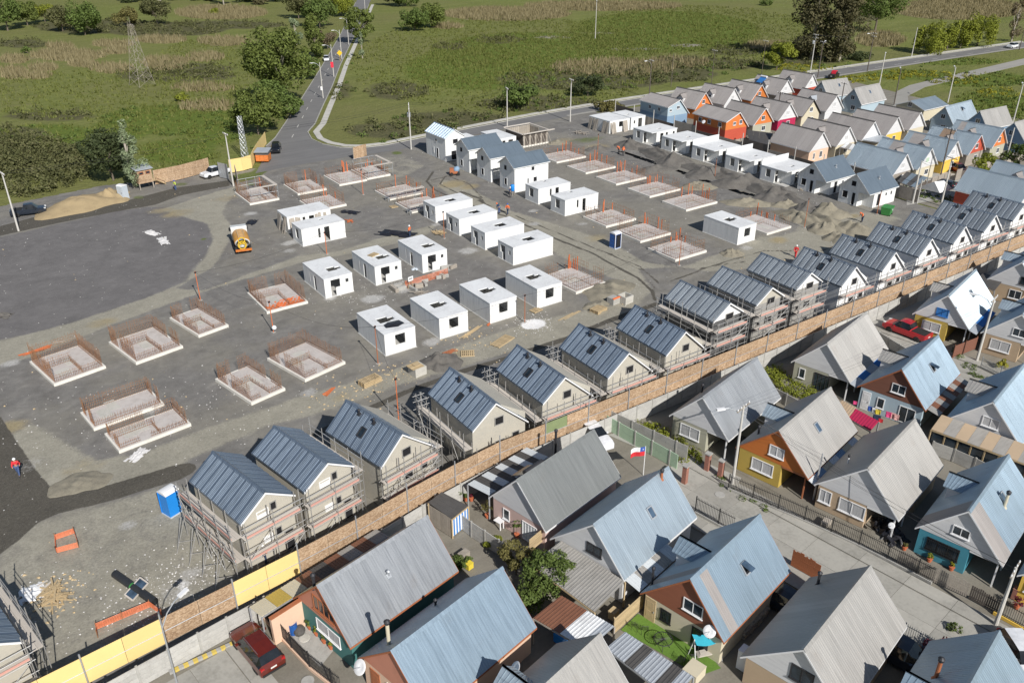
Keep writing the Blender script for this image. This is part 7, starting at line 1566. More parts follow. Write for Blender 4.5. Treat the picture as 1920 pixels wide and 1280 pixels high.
# orange site lamp posts with cables
SP = {}
for k, px, py, h, lab in (('a', 513, 623, 4.0, 'orange cable post with a white ball beside the net covered slab'), ('b', 376, 563, 3.9, 'orange cable post at the gravel pad edge'), ('c', 709, 682, 4.6, 'rusty cable post at the leftmost front shell'), ('d', 748, 793, 5.0, 'orange cable post in the gap of the scaffolded row'), ('e', 984, 604, 3.6, 'rusty cable post beside the white powder spill'), ('f', 613, 477, 3.4, 'orange cable post in front of the shell with doorway'), ('g', 833, 447, 4.2, 'rusty cable post beside the pallet wood'), ('h', 1273, 498, 4.4, 'rusty cable post at the ragged slab corner'), ('i', 1508, 427, 4.6, 'rusty cable post among the soil heaps'), ('j', 1644, 402, 3.9, 'rusty cable post before the slate-roofed house'), ('k', 681, 365, 4.4, 'orange post beside the steel gantry slab'), ('l', 1120, 300, 5.0, 'thin rusty mast behind the right column of slabs'), ('m', 1340, 334, 3.6, 'rusty cable post in front of the middle porch shell'), ('n', 553, 1006, 2.6, 'orange post standing at the scaffold of the second house')):
    p = G(px, py); T = thing('cable_post', lab, 'post', p, .3); MB().tube((0, 0, 0), (0, 0, h), .055, 6, .045).ob('shaft', 'rebar_orange' if k in 'abdfkn' else 'timber_red', T); MB().box(-.12, -.05, h-.25, .12, .05, h-.05).ob('lamp', 'steel_dark', T); MB().box(-.2, -.2, 0, .2, .2, .06).ob('foot', 'concrete', T); SP[k] = V(p.x, p.y, h-.1)
    if k == 'a': MB().lathe([(.02, -.3), (.2, -.2), (.3, 0), (.2, .2), (.02, .3)], 12, (.1, -.1, .6)).ob('ball', 'plastic_white', T, smooth=True)
for a, b, s, l in (('b', 'a', 1.0, 'sagging site cable between the two orange posts at the left'), ('a', 'c', 1.2, 'sagging site cable past the rebar slabs to the leftmost shell'), ('c', 'e', .7, 'sagging site cable over the front row of shells'), ('f', 'b', .8, 'sagging site cable over the dirt track'), ('d', 'c', 1.0, 'sagging site cable over the lane behind the scaffolds'), ('f', 'g', .9, 'sagging site cable above the middle shells'), ('e', 'h', 1.0, 'sagging site cable across the dirt road')): wire(SP[a], SP[b], s, l, r=.014, group='site cables')
# timber: pallets, frames, plank stacks
def pallet(px, py, deg, label, w=1.6, d=1.2, stack=1, mat='timber', z=0., name='pallet'):
    T = thing(name, label, 'pallet', G(px, py, z), math.radians(deg))
    for k in range(stack):
        zz = k*.16
        for j in range(3): MB().box(-w/2, -d/2+j*(d-.1)/2, zz, w/2, -d/2+j*(d-.1)/2+.1, zz+.09).ob('bearer', mat, T)
        n = int(w/.19)
        for j in range(n): MB().box(-w/2+j*w/n, -d/2, zz+.092, -w/2+(j+.72)*w/n, d/2, zz+.115).ob('board', mat, T)
pallet(942, 640, 20, 'long timber grid frame lying on the lane', 3.0, 1.3); pallet(877, 663, -30, 'small timber grid frame lying beside the dark heap', 1.5, 1.3); pallet(1122, 583, 12, 'stack of pale boards on a pallet beside the sixth house', 1.8, 1.3, 3); pallet(694, 718, 10, 'stack of OSB sheets and boards on the lane', 2.2, 1.1, 4); pallet(1005, 582, 10, 'pallet leaning ground beside the rightmost front shell', 1.4, 1.0); pallet(700, 478, 20, 'timber pallet on the roof of the middle shell', 1.3, .9, 1, z=2.62); pallet(738, 388, 0, 'dark pallet beside the steel gantry slab', 1.2, 1.0)
def plankpile(px, py, deg, n, L, spread, label, mat='timber', name='plank_pile', seed=0, z=0., jumble=20):
    r = random.Random(seed); T = thing(name, label, 'planks', G(px, py, z), math.radians(deg))
    for k in range(n):
        l = L*r.uniform(.6, 1.1); a = math.radians(r.uniform(-jumble, jumble)); x, y = r.uniform(-.2, .2)*L, r.uniform(-spread, spread); zz = .03+.05*(k//4)+r.uniform(0, .03); t = math.radians(r.uniform(-2, 2))
        MB().obox((x, y, zz), (l/2*math.cos(a), l/2*math.sin(a), l/2*math.sin(t)), (-.06*math.sin(a), .06*math.cos(a), 0), (0, 0, .02)).ob('plank', mat, T)
plankpile(885, 622, 20, 9, 3.2, .2, 'bundle of yellow timber laths in front of the third shell', jumble=4, seed=1); plankpile(100, 1118, 10, 34, 1.9, .9, 'jumbled heap of waste timber at the lower left', jumble=80, seed=2); plankpile(58, 1108, 30, 5, 2.4, .8, 'loose shutter boards beside the waste timber', 'plank', jumble=15, seed=3); plankpile(823, 437, 10, 22, 1.6, .8, 'scattered pallet wood beside the column of shells', jumble=70, seed=4); plankpile(70, 658, 10, 8, 2.9, .25, 'stack of orange steel beams beside the left edge slab', 'rebar_orange', jumble=4, seed=5); plankpile(920, 605, 30, 4, 1.8, .1, 'orange bars at the foot of the third front shell', 'rebar_orange', jumble=6, seed=6); plankpile(800, 555, 15, 26, 1.8, 1.6, 'jumble of formwork parts between the shell rows', 'timber_grey', jumble=60, seed=7); plankpile(845, 660, 5, 7, 1.4, .3, 'rusty timber offcuts beside the dark heap', 'timber_red', jumble=30, seed=8); plankpile(1068, 592, 15, 3, 3.4, .3, 'single long timber lying by the rust pile', 'timber', jumble=5, seed=9); plankpile(615, 735, 30, 5, 1.6, .3, 'orange offcuts on the lane behind the second house', 'rebar_orange', jumble=10, seed=10); plankpile(655, 415, 60, 8, 1.6, .4, 'red steel trestles beside the shell with doorway', 'rebar_orange', jumble=50, seed=11); plankpile(1290, 262, 15, 30, 2.2, 1.4, 'scattered timber in front of the farthest shells', 'timber_grey', jumble=60, seed=12, ); plankpile(1090, 250, 15, 22, 2.4, 1.6, 'jumble of props and boards beside the formwork box', 'timber_grey', jumble=60, seed=13); plankpile(1505, 352, 40, 8, 3.0, .5, 'yellow laths in front of the slate-roofed white house', 'timber', jumble=8, seed=14); plankpile(108, 642, 20, 6, 1.2, .3, 'folded roof truss frames behind the left edge slab', 'timber_grey', jumble=40, seed=15)
# rows of steel and concrete formwork between the shells
for i in range(16):
    r = random.Random(100+i); px, py = 742+i*7+r.uniform(-4, 4), 545-i*2.4+r.uniform(-10, 10); m = MB(); l, w, h = r.uniform(1.0, 2.0), r.uniform(.25, .5), r.uniform(.25, .6)
    m.box(-l/2, -w/2, 0, l/2, w/2, h); m.box(-l/2-.03, -w/2-.03, h*.45, l/2+.03, w/2+.03, h*.55); m.ob('formwork_block', 'concrete' if i % 3 else 'timber_grey', None, G(px, py), r.uniform(-.3, .3)+(PI/2 if i % 4 == 0 else 0), label='grey formwork element in the storage strip between the shell rows', cat='formwork', group='formwork elements between the shell rows')
# orange nets
def net(line, h, label, n=10, name='net_barrier', mat='net_orange'):
    T = thing(name, label, 'safety net'); P = [G(*q) for q in line]
    for a, b in zip(P[:-1], P[1:]):
        m = MB(); L = (b-a).length; k = max(4, int(L/.14))
        for i in range(k+1): q = a.lerp(b, i/k); w = V(rnd.uniform(-.03, .03), rnd.uniform(-.03, .03), 0); m.beam(q+V(0, 0, .05), q+w+V(0, 0, h*rnd.uniform(.85, 1.)), .045, .01)
        for j in range(6): z = .08+(h-.12)*j/5; m.beam(a+V(0, 0, z), b+V(0, 0, z), .01, .05)
        m.ob('net', mat, T, kind='stuff')
    for q in P: MB().tube(q, q+V(0, 0, h+.15), .03, 5).ob('stake', 'rebar', T)
net([(760, 540), (800, 528), (840, 515)], .95, 'orange net barrier in front of the middle shells'); net([(107, 1037), (105, 1012), (140, 1000), (148, 1026), (107, 1037)], .55, 'square orange net enclosure around a pit at the lower left'); net([(184, 1195), (182, 1180), (230, 1160), (282, 1138), (305, 1155)], .6, 'orange net strip from the black pipe to the board fence')
T = thing('sign_board', 'white sign board on a timber easel before the orange net', 'sign', G(771, 540), .2); MB().cbox((0, 0, 1.3), .8, .04, .6).ob('board', 'plastic_white', T)
for s in (-1, 1): MB().beam((s*.4, .15, 0), (s*.08, 0, 1.1), .05).ob('leg', 'timber', T)
for k in range(3): MB().cbox((-.18+.18*k, -.025, 1.32), .10, .012, .22).ob('lettering', 'steel_dark', T)
# tarps and sheets
def tarp(px, py, rx, ry, h, mat, label, seed=0, name='plastic_sheet', z=.02):
    r = np.random.default_rng(seed); n = 9; m = MB(); X = [[None]*(n+1) for _ in range(n+1)]
    for i in range(n+1):
        for j in range(n+1): x, y = (i/n-.5)*2*rx+r.normal(0, .06*rx), (j/n-.5)*2*ry+r.normal(0, .06*ry); e = max(0, 1-abs(i/n-.5)*2)*max(0, 1-abs(j/n-.5)*2); X[i][j] = (x, y, z+h*e**.5*r.uniform(.2, 1))
    for i in range(n):
        for j in range(n):
            if (i in (0, n-1) or j in (0, n-1)) and r.random() < .35: continue
            m.quad(X[i][j], X[i+1][j], X[i+1][j+1], X[i][j+1])
    return m.ob(name, mat, None, G(px, py), r.uniform(0, 3), label=label, cat='plastic sheet')
tarp(742, 438, 3.0, 1.3, .45, 'tarp_black', 'large heap of black plastic film beside the worker in orange', 1); tarp(655, 398, 1.6, .8, .3, 'tarp_black', 'black plastic film near the red trestles', 2); tarp(471, 417, 1.2, .8, .3, 'tarp_black', 'small black sheet beside the dirt track', 3); tarp(285, 437, 1.5, .7, .2, 'dust_white', 'crumpled white sheet on the gravel pad, upper one', 4); tarp(306, 452, 1.8, .7, .2, 'dust_white', 'crumpled white sheet on the gravel pad, lower one', 5); tarp(258, 853, 1.1, .6, .15, 'dust_white', 'torn white sheet below the front pair of slabs', 6); tarp(778, 505, .5, .4, .35, 'plastic_grey', 'bluish bag at the corner of a middle shell', 7); tarp(60, 1112, 1.0, .8, .3, 'plastic_white', 'white plastic packaging beside the waste timber', 8); tarp(6, 592, 1.0, .8, .5, 'soil_dark', 'small dark heap on the gravel pad at the left edge', 9)
# black pipe with a framed panel
a, b = G(215, 1075, .28), G(290, 1128, .28); T = thing('drain_pipe', 'thick black drain pipe lying on the ground at the lower left', 'pipe', a); m = MB(); m.tube((0, 0, 0), b-a, .28, 16, cap=False); m.tube((0, 0, 0), b-a, .25, 16, cap=False); m.ob('pipe', 'pipe_black', T, smooth=True); MB().tube((b-a)*.45, (b-a)*.48, .295, 16, cap=False).ob('collar', 'plastic_green', T)
c = G(258, 1112, .0); d = (b-a).normalized(); n = V(-d.y, d.x, 0); T = thing('framed_panel', 'glass-like panel in a timber frame leaning over the black pipe', 'panel', c)
MB().obox(V(0, 0, .42), d*.48, (n*.8+V(0, 0, .35)).normalized()*.72, V(0, 0, .02)).ob('sheet', 'glass_blue', T)
for s in (-1, 1): t_ = (n*.8+V(0, 0, .35)).normalized(); MB().obox(V(0, 0, .44)+d*s*.5, d*.05, t_*.76, V(0, 0, .03)).ob('frame', 'plank', T); MB().obox(V(0, 0, .442)+t_*s*.74, d*.45, t_*.05, V(0, 0, .03)).ob('frame', 'plank', T)
# green skip, roller
T = thing('skip', 'green waste skip behind the slate-roofed white house', 'skip', G(1662, 402), .3); m = MB(); m.add([(-.8, -.6, .1), (.8, -.6, .1), (.8, .6, .1), (-.8, .6, .1), (-1., -.75, 1.25), (1., -.75, 1.25), (1., .75, 1.25), (-1., .75, 1.25)], [(3, 2, 1, 0), (0, 1, 5, 4), (1, 2, 6, 5), (2, 3, 7, 6), (3, 0, 4, 7)]); m.ob('body', 'plastic_green', T); MB().box(-1.02, -.78, 1.26, 1.02, .78, 1.32).ob('lid', 'plastic_green', T); MB().box(-.15, -.79, .8, .15, -.765, 1.05).ob('sticker', 'plastic_white', T)
for x in (-.6, .6): MB().tube((x, -.72, .12), (x, .72, .12), .12, 8).ob('wheel', 'rubber', T)
T = thing('mixer', 'rusty blue machine parked on the curve of the dirt road', 'machine', G(854, 328), -.5); MB().box(-1.0, -.5, .35, .4, .5, .8).ob('frame', 'timber_red', T); m = MB().lathe([(.2, -.55), (.5, -.35), (.55, .1), (.35, .5), (.25, .6)], 12); m.xf(Matrix.Rotation(.9, 4, 'Y')); m.ob('drum', 'steelblue_wall', T, (.2, 0, 1.0), smooth=True); MB().box(-1.0, -.4, .8, -.3, .4, 1.25).ob('engine_cover', 'timber_red', T); wheels(T, [(-.7, -.55), (-.7, .55), (.5, -.55), (.5, .55)], .3, .16)
# shuttering box behind the two-storey houses
T = thing('shuttered_walls', 'roofless box of brown timber shuttering on a slab near the road', 'formwork', (97.4, 136.0, 0)); MB().box(0, 0, 0, 6.4, 6.6, .28).ob('slab', 'slab_edge', T)
for k in range(13): MB().box(.25+k*.47, .2, .29, .68+k*.47, .26, 2.5+.06*(k % 3)).ob('board', 'pole_wood' if k % 3 else 'timber_grey', T); MB().box(.2, .35+k*.47, .29, .26, .78+k*.47, 2.5+.05*(k % 2)).ob('board', 'pole_wood', T)
for k in range(13): MB().box(.25+k*.47, 6.3, .29, .68+k*.47, 6.36, 2.6).ob('board', 'timber_grey', T); MB().box(6.14, .35+k*.47, .29, 6.2, .78+k*.47, 2.5 if k > 5 else 1.4).ob('board', 'timber_grey', T)
for (p, q) in (((-.1, -.2, 2.75), (7.6, -.2, 2.75)), ((-.1, 6.7, 2.8), (6.5, 6.7, 2.8)), ((-.15, -.1, 2.68), (-.15, 6.6, 2.7)), ((6.4, -.4, 2.7), (6.4, 6.6, 2.75))): MB().beam(p, q, .4, .12).ob('walkway_beam', 'plank', T)
for k in range(9): MB().beam((.6+k*.7, -1.3, .05), (.6+k*.7, -.0, 2.0), .07).ob('prop', 'timber_grey', T)
# steel gantry and guard frames on the far slabs
def frame(x, y, w, d, h, label, mat='galv'):
    T = thing('trestle_scaffold', label, 'frame', (x, y, 0))
    for cx in np.linspace(0, w, max(2, int(w/1.5)+1)):
        for cy in (0, d): rod('standard', T, (cx, cy, 0), (cx, cy, h), .035, mat)
    for z in (h*.55, h):
        for cy in (0, d): rod('rail', T, (0, cy, z), (w, cy, z), .03, mat)
        for cx in (0, w): rod('rail', T, (cx, 0, z), (cx, d, z), .03, mat)
    plank_at('plank', T, (0, .2, h), (w, .2, h), .55, .06, 'plank'); plank_at('plank', T, (w-.2, .2, h), (w-.2, d, h), .55, .06, 'plank')
frame(62.6, 134.4, 4.8, 6.2, 2.3, 'steel gantry with plank deck on the far left slab by the junction'); frame(41.0, 133.5, 4.6, 6.4, 2.4, 'frame of grey beams on the slab behind the gate'); frame(59.4, 113.4, 6.8, .9, 1.3, 'grey guard frame along the front slab beside the dirt road curve'); frame(59.6, 121.2, 6.8, .9, 1.3, 'grey guard frame along the rear slab beside the dirt road curve')
# rubble and litter over the site
rg = np.random.default_rng(3)
def rubble(name, n, s, mat, label, bias=None):
    P = np.column_stack([rg.uniform(-6, 126, n), rg.uniform(50, 147, n)]); P = P[sdist(SITE, P[:, 0], P[:, 1]) > 1]
    if bias is not None: P = np.concatenate([P, bias])
    n = len(P); sz = s*rg.uniform(.4, 1.6, n)**1.3; V0 = np.array([[-1, -.6, 0], [1, -.5, 0], [.2, .9, 0], [0, 0, .7], [.9, .5, .3]]); a = rg.uniform(0, 6.28, n)
    R = np.stack([np.stack([np.cos(a), -np.sin(a), 0*a], 1), np.stack([np.sin(a), np.cos(a), 0*a], 1), np.stack([0*a, 0*a, 0*a+1], 1)], 1)
    V_ = np.einsum('nij,kj->nki', R, V0)*sz[:, None, None]+np.column_stack([P, np.zeros(n)])[:, None, :]
    F0 = np.array([[0, 1, 3], [1, 4, 3], [4, 2, 3], [2, 0, 3], [1, 2, 4]]); F_ = (F0[None]+5*np.arange(n)[:, None, None]).reshape(-1, 3)
    ob(name, big_mesh(name, V_.reshape(-1, 3), F_, mat), label=label, cat='rubble', kind='stuff')
def cl(px, py, r, n): c = G2(px, py); return np.column_stack([rg.normal(c[0], r, n), rg.normal(c[1], r, n)])
rubble('white_litter', 700, .05, 'dust_white', 'white scraps and plaster crumbs littering the site', np.concatenate([cl(1000, 608, 1.3, 260), cl(330, 1105, 2.5, 420), cl(440, 1020, 1.2, 160), cl(240, 1150, 3, 160), cl(620, 560, 2.5, 60), cl(700, 560, 2., 60), cl(80, 1100, 1.5, 80), cl(400, 760, 4, 120), cl(150, 800, 4, 80)]))
rubble('stones', 1600, .055, 'concrete', 'grey stones and lumps of mortar over the site', np.concatenate([cl(740, 540, 3, 160), cl(560, 450, 3, 100), cl(900, 650, 3, 120), cl(1240, 300, 6, 200), cl(1480, 400, 5, 200)]))
rubble('timber_scraps', 120, .09, 'timber', 'small wood scraps over the site', np.concatenate([cl(650, 735, 2, 90), cl(740, 700, 1.5, 80), cl(880, 640, 2, 60), cl(100, 1115, 1.2, 120)]))
# ------------------------------------------------------------------ yards of the near estate
def frame_of(i):
    h = NEAR[i]; return Matrix.Translation((h['x'], h['y'], 0)) @ Matrix.Rotation(math.radians(h['th']), 4, 'Z')
def sheets_roof(name, label, quad, n, mats, posts=True, cat='carport', z0=0., rib=True, walls=None, pm='galv'):
    "lean-to roof over a quad A,B (top edge), C,D (bottom edge, C under B) cut in n sheets along A->B; each sheet a part"
    A, B, C, D = map(Vector, quad); T = thing(name, label, cat, (A.x, A.y, 0)); O = V(A.x, A.y, 0)
    for i in range(n):
        a, b, c, d = A.lerp(B, i/n), A.lerp(B, (i+.985)/n), D.lerp(C, (i+.985)/n), D.lerp(C, i/n); m = MB(); up = (b-a).cross(d-a).normalized(); up = up if up.z > 0 else -up
        m.extr([a-O, b-O, c-O, d-O], up*.025)
        if rib:
            k = max(3, int((b-a).length/.22))
            for j in range(k): p, q = a.lerp(b, (j+.5)/k)-O, d.lerp(c, (j+.5)/k)-O; m.beam(p+up*.04, q+up*.04, .06, .03)
        m.ob('roof_sheet', mats[i % len(mats)], T)
    if posts:
        for q in (A, B, C, D): p = q-O; MB().box(p.x-.05, p.y-.05, z0, p.x+.05, p.y+.05, p.z-.06).ob('post', pm, T)
        for p, q in ((A, B), (D, C)): MB().beam(p-O-V(0, 0, .09), q-O-V(0, 0, .09), .06, .1).ob('beam', pm, T)
    return T
def loc_quad(i, *pts):
    M = frame_of(i); return [M @ V(*p) for p in pts]
sheets_roof('awning', 'striped clear and dark awning between the dark grey roof and the board fence', loc_quad(2, (.1, 3.05, 2.45), (7.2, 3.05, 2.45), (7.2, 5.5, 2.25), (.1, 5.5, 2.25)), 9, ['poly_clear', 'sheet_dark'], cat='awning')
sheets_roof('patio_roof', 'long brown and olive patio roof between the salmon gabled house and the board fence', loc_quad(0, (-2.4, 3.35, 2.35), (8.4, 3.35, 2.35), (8.4, 4.9, 2.15), (-2.4, 4.9, 2.15)), 9, ['cream_wall', 'mustard_wall', 'cream_wall', 'poly_brown', 'sheet_dark', 'poly_brown', 'poly_grey', 'poly_brown', 'poly_grey'], cat='awning')
T = thing('garden_wall', 'peach garden wall beside the blue barrel', 'wall', tuple(frame_of(0).translation), math.radians(11.9)); MB().box(-2.1, 2.7, 0, .7, 2.95, 2.3).ob('wall', 'peach_wall', T)
T2 = MB().box(-2.12, 2.66, 2.3, .7, 2.99, 2.36).ob('coping', 'timber_red', T)
sheets_roof('carport', 'weathered grey fibre-cement carport roof in front of the white gable', [G(1052, 1014, 2.35), G(1172, 1090, 2.35), G(1115, 1147, 2.2), G(995, 1058, 2.2)], 5, ['fiber_cement'], pm='timber')
sheets_roof('shed_roof', 'shed roof of brown and white sheets below the garden tree', [G(1052, 1116, 2.5), G(1152, 1174, 2.5), G(1102, 1218, 2.35), G(1000, 1158, 2.35)], 6, ['poly_brown', 'poly_brown', 'poly_brown', 'roof_slab', 'roof_slab', 'sheet_zinc'], cat='shed', pm='timber_grey')
sheets_roof('carport', 'corrugated zinc carport roof with dark skylight strips at the bottom', [G(1172, 1184, 2.4), G(1300, 1268, 2.4), G(1262, 1312, 2.25), G(1136, 1215, 2.25)], 7, ['sheet_zinc', 'sheet_zinc', 'sheet_dark', 'sheet_zinc', 'sheet_zinc', 'sheet_dark', 'sheet_zinc'])
sheets_roof('lean_to', 'crimson lean-to roof behind the orange gabled house', [G(1604, 766, 2.5), G(1648, 790, 2.5), G(1632, 808, 2.3), G(1590, 783, 2.3)], 3, ['magenta_wall'], cat='awning'); sheets_roof('lean_to', 'beige lean-to roof behind the orange gabled house', [G(1578, 750, 2.5), G(1606, 765, 2.5), G(1592, 782, 2.35), G(1566, 765, 2.35)], 2, ['tan_wall'], cat='awning')
sheets_roof('eave_awning', 'brown and grey striped awning along the eave of the brown gabled house', loc_quad(13, (.4, -2.9, 2.3), (8.8, -2.9, 2.3), (8.8, -4.0, 2.0), (.4, -4.0, 2.0)), 9, ['roof_warm', 'poly_brown'], cat='awning', posts=False); sheets_roof('eave_awning', 'white and blue sheet strip along the eave of the orange gabled house', loc_quad(10, (.0, -3.15, 2.22), (8.6, -3.15, 2.22), (8.6, -3.75, 1.95), (.0, -3.75, 1.95)), 7, ['poly_clear', 'steelblue_wall', 'cream_wall'], cat='awning', posts=False); sheets_roof('eave_awning', 'blue sheet strip along the eave of the weathered white gabled house', loc_quad(12, (-.2, -3.0, 2.3), (7.2, -3.0, 2.3), (7.2, -3.65, 2.1), (-.2, -3.65, 2.1)), 4, ['sheet_zinc', 'sheet_blue'], cat='awning', posts=False); sheets_roof('eave_awning', 'blue sheet strip along the eave of the yellow fronted house', loc_quad(14, (-.3, -2.95, 2.35), (7., -2.95, 2.35), (7., -3.75, 2.1), (-.3, -3.75, 2.1)), 3, ['sheet_zinc', 'sheet_blue', 'sheet_blue'], cat='awning', posts=False); sheets_roof('eave_awning', 'grey translucent lean-to along the eave of the pale roof with white gable', loc_quad(3, (.1, -2.95, 2.38), (5.2, -2.95, 2.38), (5.2, -4.15, 2.1), (.1, -4.15, 2.1)), 5, ['poly_clear', 'poly_grey'], cat='awning', posts=False)
q = loc_quad(16, (-.1, 3.6, 2.75), (-.1, -4.4, 2.75), (-2.5, -4.4, 2.35), (-2.5, 3.6, 2.35)); T = sheets_roof('veranda', 'brown veranda roof with yellow timber windows in front of a white gable', q, 8, ['tan_wall', 'poly_grey'], cat='veranda', rib=False, pm='timber')
M = frame_of(16); O = V(q[0].x, q[0].y, 0)
for k in range(7):
    a = M @ V(-2.4, 3.4-k*1.1, 0)-O; b = M @ V(-2.4, 2.4-k*1.1, 0)-O; MB().beam(a+V(0, 0, 1.2), b+V(0, 0, 1.2), .03, 1.9).ob('pane', 'glass', T); MB().beam(b+V(0, 0, 0), b+V(0, 0, 2.3), .12).ob('mullion', 'timber', T)
sheets_roof('carport', 'dark ribbed carport roof at the right edge beyond the yellow fronted house', [G(1845, 512, 2.5), G(1882, 525, 2.5), G(1865, 545, 2.3), G(1822, 525, 2.3)], 4, ['sheet_dark']); sheets_roof('shed_roof', 'dark corrugated shed roof behind the slate-roofed white house', [G(1700, 322, 2.6), G(1740, 333, 2.6), G(1716, 352, 2.3), G(1682, 340, 2.3)], 4, ['sheet_dark', 'roof_bluegrey'], cat='shed'); sheets_roof('shed_roof', 'pale striped lean-to roof between two far houses', [G(1588, 268, 2.5), G(1608, 272, 2.5), G(1606, 284, 2.3), G(1576, 276, 2.3)], 4, ['roof_slab', 'roof_warm'], cat='shed'); sheets_roof('shed_roof', 'dark shed roof between the red house and the grey roofed house', [G(1400, 244, 2.6), G(1450, 250, 2.6), G(1440, 272, 2.3), G(1404, 262, 2.3)], 4, ['sheet_dark'], cat='shed')
sheets_roof('shed_roof', 'low pale roof behind the house with green curtained window', [G(1640, 250, 2.5), G(1668, 258, 2.5), G(1655, 268, 2.4), G(1612, 262, 2.4)], 3, ['sheet_zinc'], cat='shed')
# white shade sail in the far yard
m = MB(); P = [G(1719, 352, 1.2), G(1752, 341, 2.9), G(1770, 339, 3.0), G(1787, 355, 1.4), G(1762, 362, 1.2)]; O = P[0].copy(); O.z = 0
for a, b, c in ((0, 1, 4), (1, 2, 4), (2, 3, 4)): m.extr([P[a]-O, P[b]-O, P[c]-O], (0, 0, .03))
m.ob('shade_sail', 'cloth_white', None, O, label='white shade sail stretched over the far yard', cat='shade sail')
# lawn with garden furniture
sheet('lawn', PX([(1164, 1180), (1196, 1150), (1222, 1162), (1330, 1228), (1352, 1252), (1312, 1266)]), .012, 'green_turf')
T = thing('garden_table', 'round wire mesh garden table on the artificial lawn', 'table', G(1242, 1212)); m = torus(.62, .03, 20, 5)
for k in range(12): a = PI*k/12; m.tube((.6*math.cos(a), .6*math.sin(a), 0), (-.6*math.cos(a), -.6*math.sin(a), 0), .012, 4)
m.ob('top', 'iron_black', T, (0, 0, .74))
for k in range(4): a = PI/4+PI*k/2; MB().tube((.1*math.cos(a), .1*math.sin(a), .7), (.5*math.cos(a), .5*math.sin(a), 0), .018, 5).ob('leg', 'iron_black', T)
for i, (px, py, r) in enumerate(((1192, 1180, .3), (1208, 1186, .9), (1275, 1245, 2.0), (1300, 1240, 2.6))):
    T = thing('garden_chair', ('black wire chair nearest the slat screen', 'black wire chair second from the slat screen', 'black wire chair at the front of the artificial lawn', 'black wire chair beside the swing seat')[i], 'chair', G(px, py), r)
    m = MB()
    for k in range(6): m.tube((-.22, -.22+k*.088, .44), (.22, -.22+k*.088, .44), .01, 4); 
    m.ob('seat', 'iron_black', T); m = MB()
    for k in range(6): m.tube((-.22, -.22+k*.088, .46), (-.3, -.22+k*.088, .92), .01, 4)
    m.tube((-.3, -.24, .92), (-.3, .24, .92), .014, 4); m.ob('backrest', 'iron_black', T)
    for x in (-.22, .22):
        for y in (-.22, .22): MB().tube((x, y, 0), (x, y, .44), .012, 4).ob('leg', 'iron_black', T)
T = thing('swing_seat', 'garden swing seat with turquoise canopy on the lawn', 'swing seat', G(1322, 1232), math.radians(-20))
m = MB(); n = 8
for k in range(n): a, b = k/n, (k+1)/n; za, zb = 1.75-.28*math.sin(PI*a), 1.75-.28*math.sin(PI*b); m.extr([(-.95+1.9*a, -.35, za), (-.95+1.9*b, -.35, zb), (-.95+1.9*b, .4, zb+.2), (-.95+1.9*a, .4, za+.2)], (0, 0, .02))
m.ob('canopy', 'cloth_cyan', T); MB().box(-.7, -.25, .42, .7, .25, .5).ob('seat', 'plank', T)
for x in (-.95, .95):
    for y in (-.55, .55): MB().tube((x, y, 0), (x, 0, 1.9), .03, 6).ob('leg', 'plastic_white', T)
# dishes
def dish(px, py, z, deg, r, label, mat='plastic_white', base=None):
    p = G(px, py, z); T = thing('satellite_dish', label, 'satellite dish', p, math.radians(deg)); m = MB(); m.lathe([(.02, 0), (r*.5, .05*r), (r*.8, .14*r), (r, .24*r), (r*.98, .27*r), (r*.4, .08*r), (.01, .03)], 18); m.xf(Matrix.Rotation(.9, 4, 'Y')); m.ob('reflector', mat, T, smooth=True); MB().tube((0, 0, 0), (r*1.1, 0, r*.35), .02, 4).ob('feed_arm', 'galv', T); MB().tube((0, 0, 0), (-.1, 0, -.5), .03, 5).ob('mast', 'galv', T)
dish(1331, 1183, 2.6, 200, .42, 'white satellite dish on the rust-brown gabled house'); dish(968, 1255, 3.2, 150, .5, 'pale satellite dish beside the dormer at the bottom'); dish(677, 1250, 2.2, 190, .5, 'white satellite dish at the salmon gable beside the flue'); dish(1319.5, 229, 3.3, 190, .4, 'white satellite dish on the wall of the red house'); dish(1672, 985, 1.6, 190, .25, 'small meter dish beside the teal fronted house')
# solar water heater on the dark grey roof
M = frame_of(2); p = M @ V(2.2, 1.0, 4.7); T = thing('solar_heater', 'solar water heater with dark tank on the ridge of the dark grey roof', 'solar heater', p, math.radians(11.7)); MB().obox((0, 0, .1), (.95, 0, 0), (0, .75, -.45), (0, 0, .05)).ob('collector', 'glass', T); MB().tube((-1.0, -.75, .75), (1.0, -.75, .75), .24, 14).ob('tank', 'steel_dark', T)
for x in (-.8, .8): MB().path([(x, -.75, .55), (x, -.9, -.0), (x, .7, -.5)], .025, 4).ob('bracket', 'steel_dark', T)
p = G(1438+20, 152, 5.0); T = thing('solar_heater', 'dark solar heater on the far white gabled house', 'solar heater', (171.0, 138.5, 4.6), 0.); MB().obox((-.6, 0, .3), (.8, 0, .55), (0, .9, 0), (-.03, 0, .04)).ob('collector', 'sheet_blue', T); MB().tube((.15, -.9, 1.0), (.15, .9, 1.0), .25, 12).ob('tank', 'plastic_white', T)
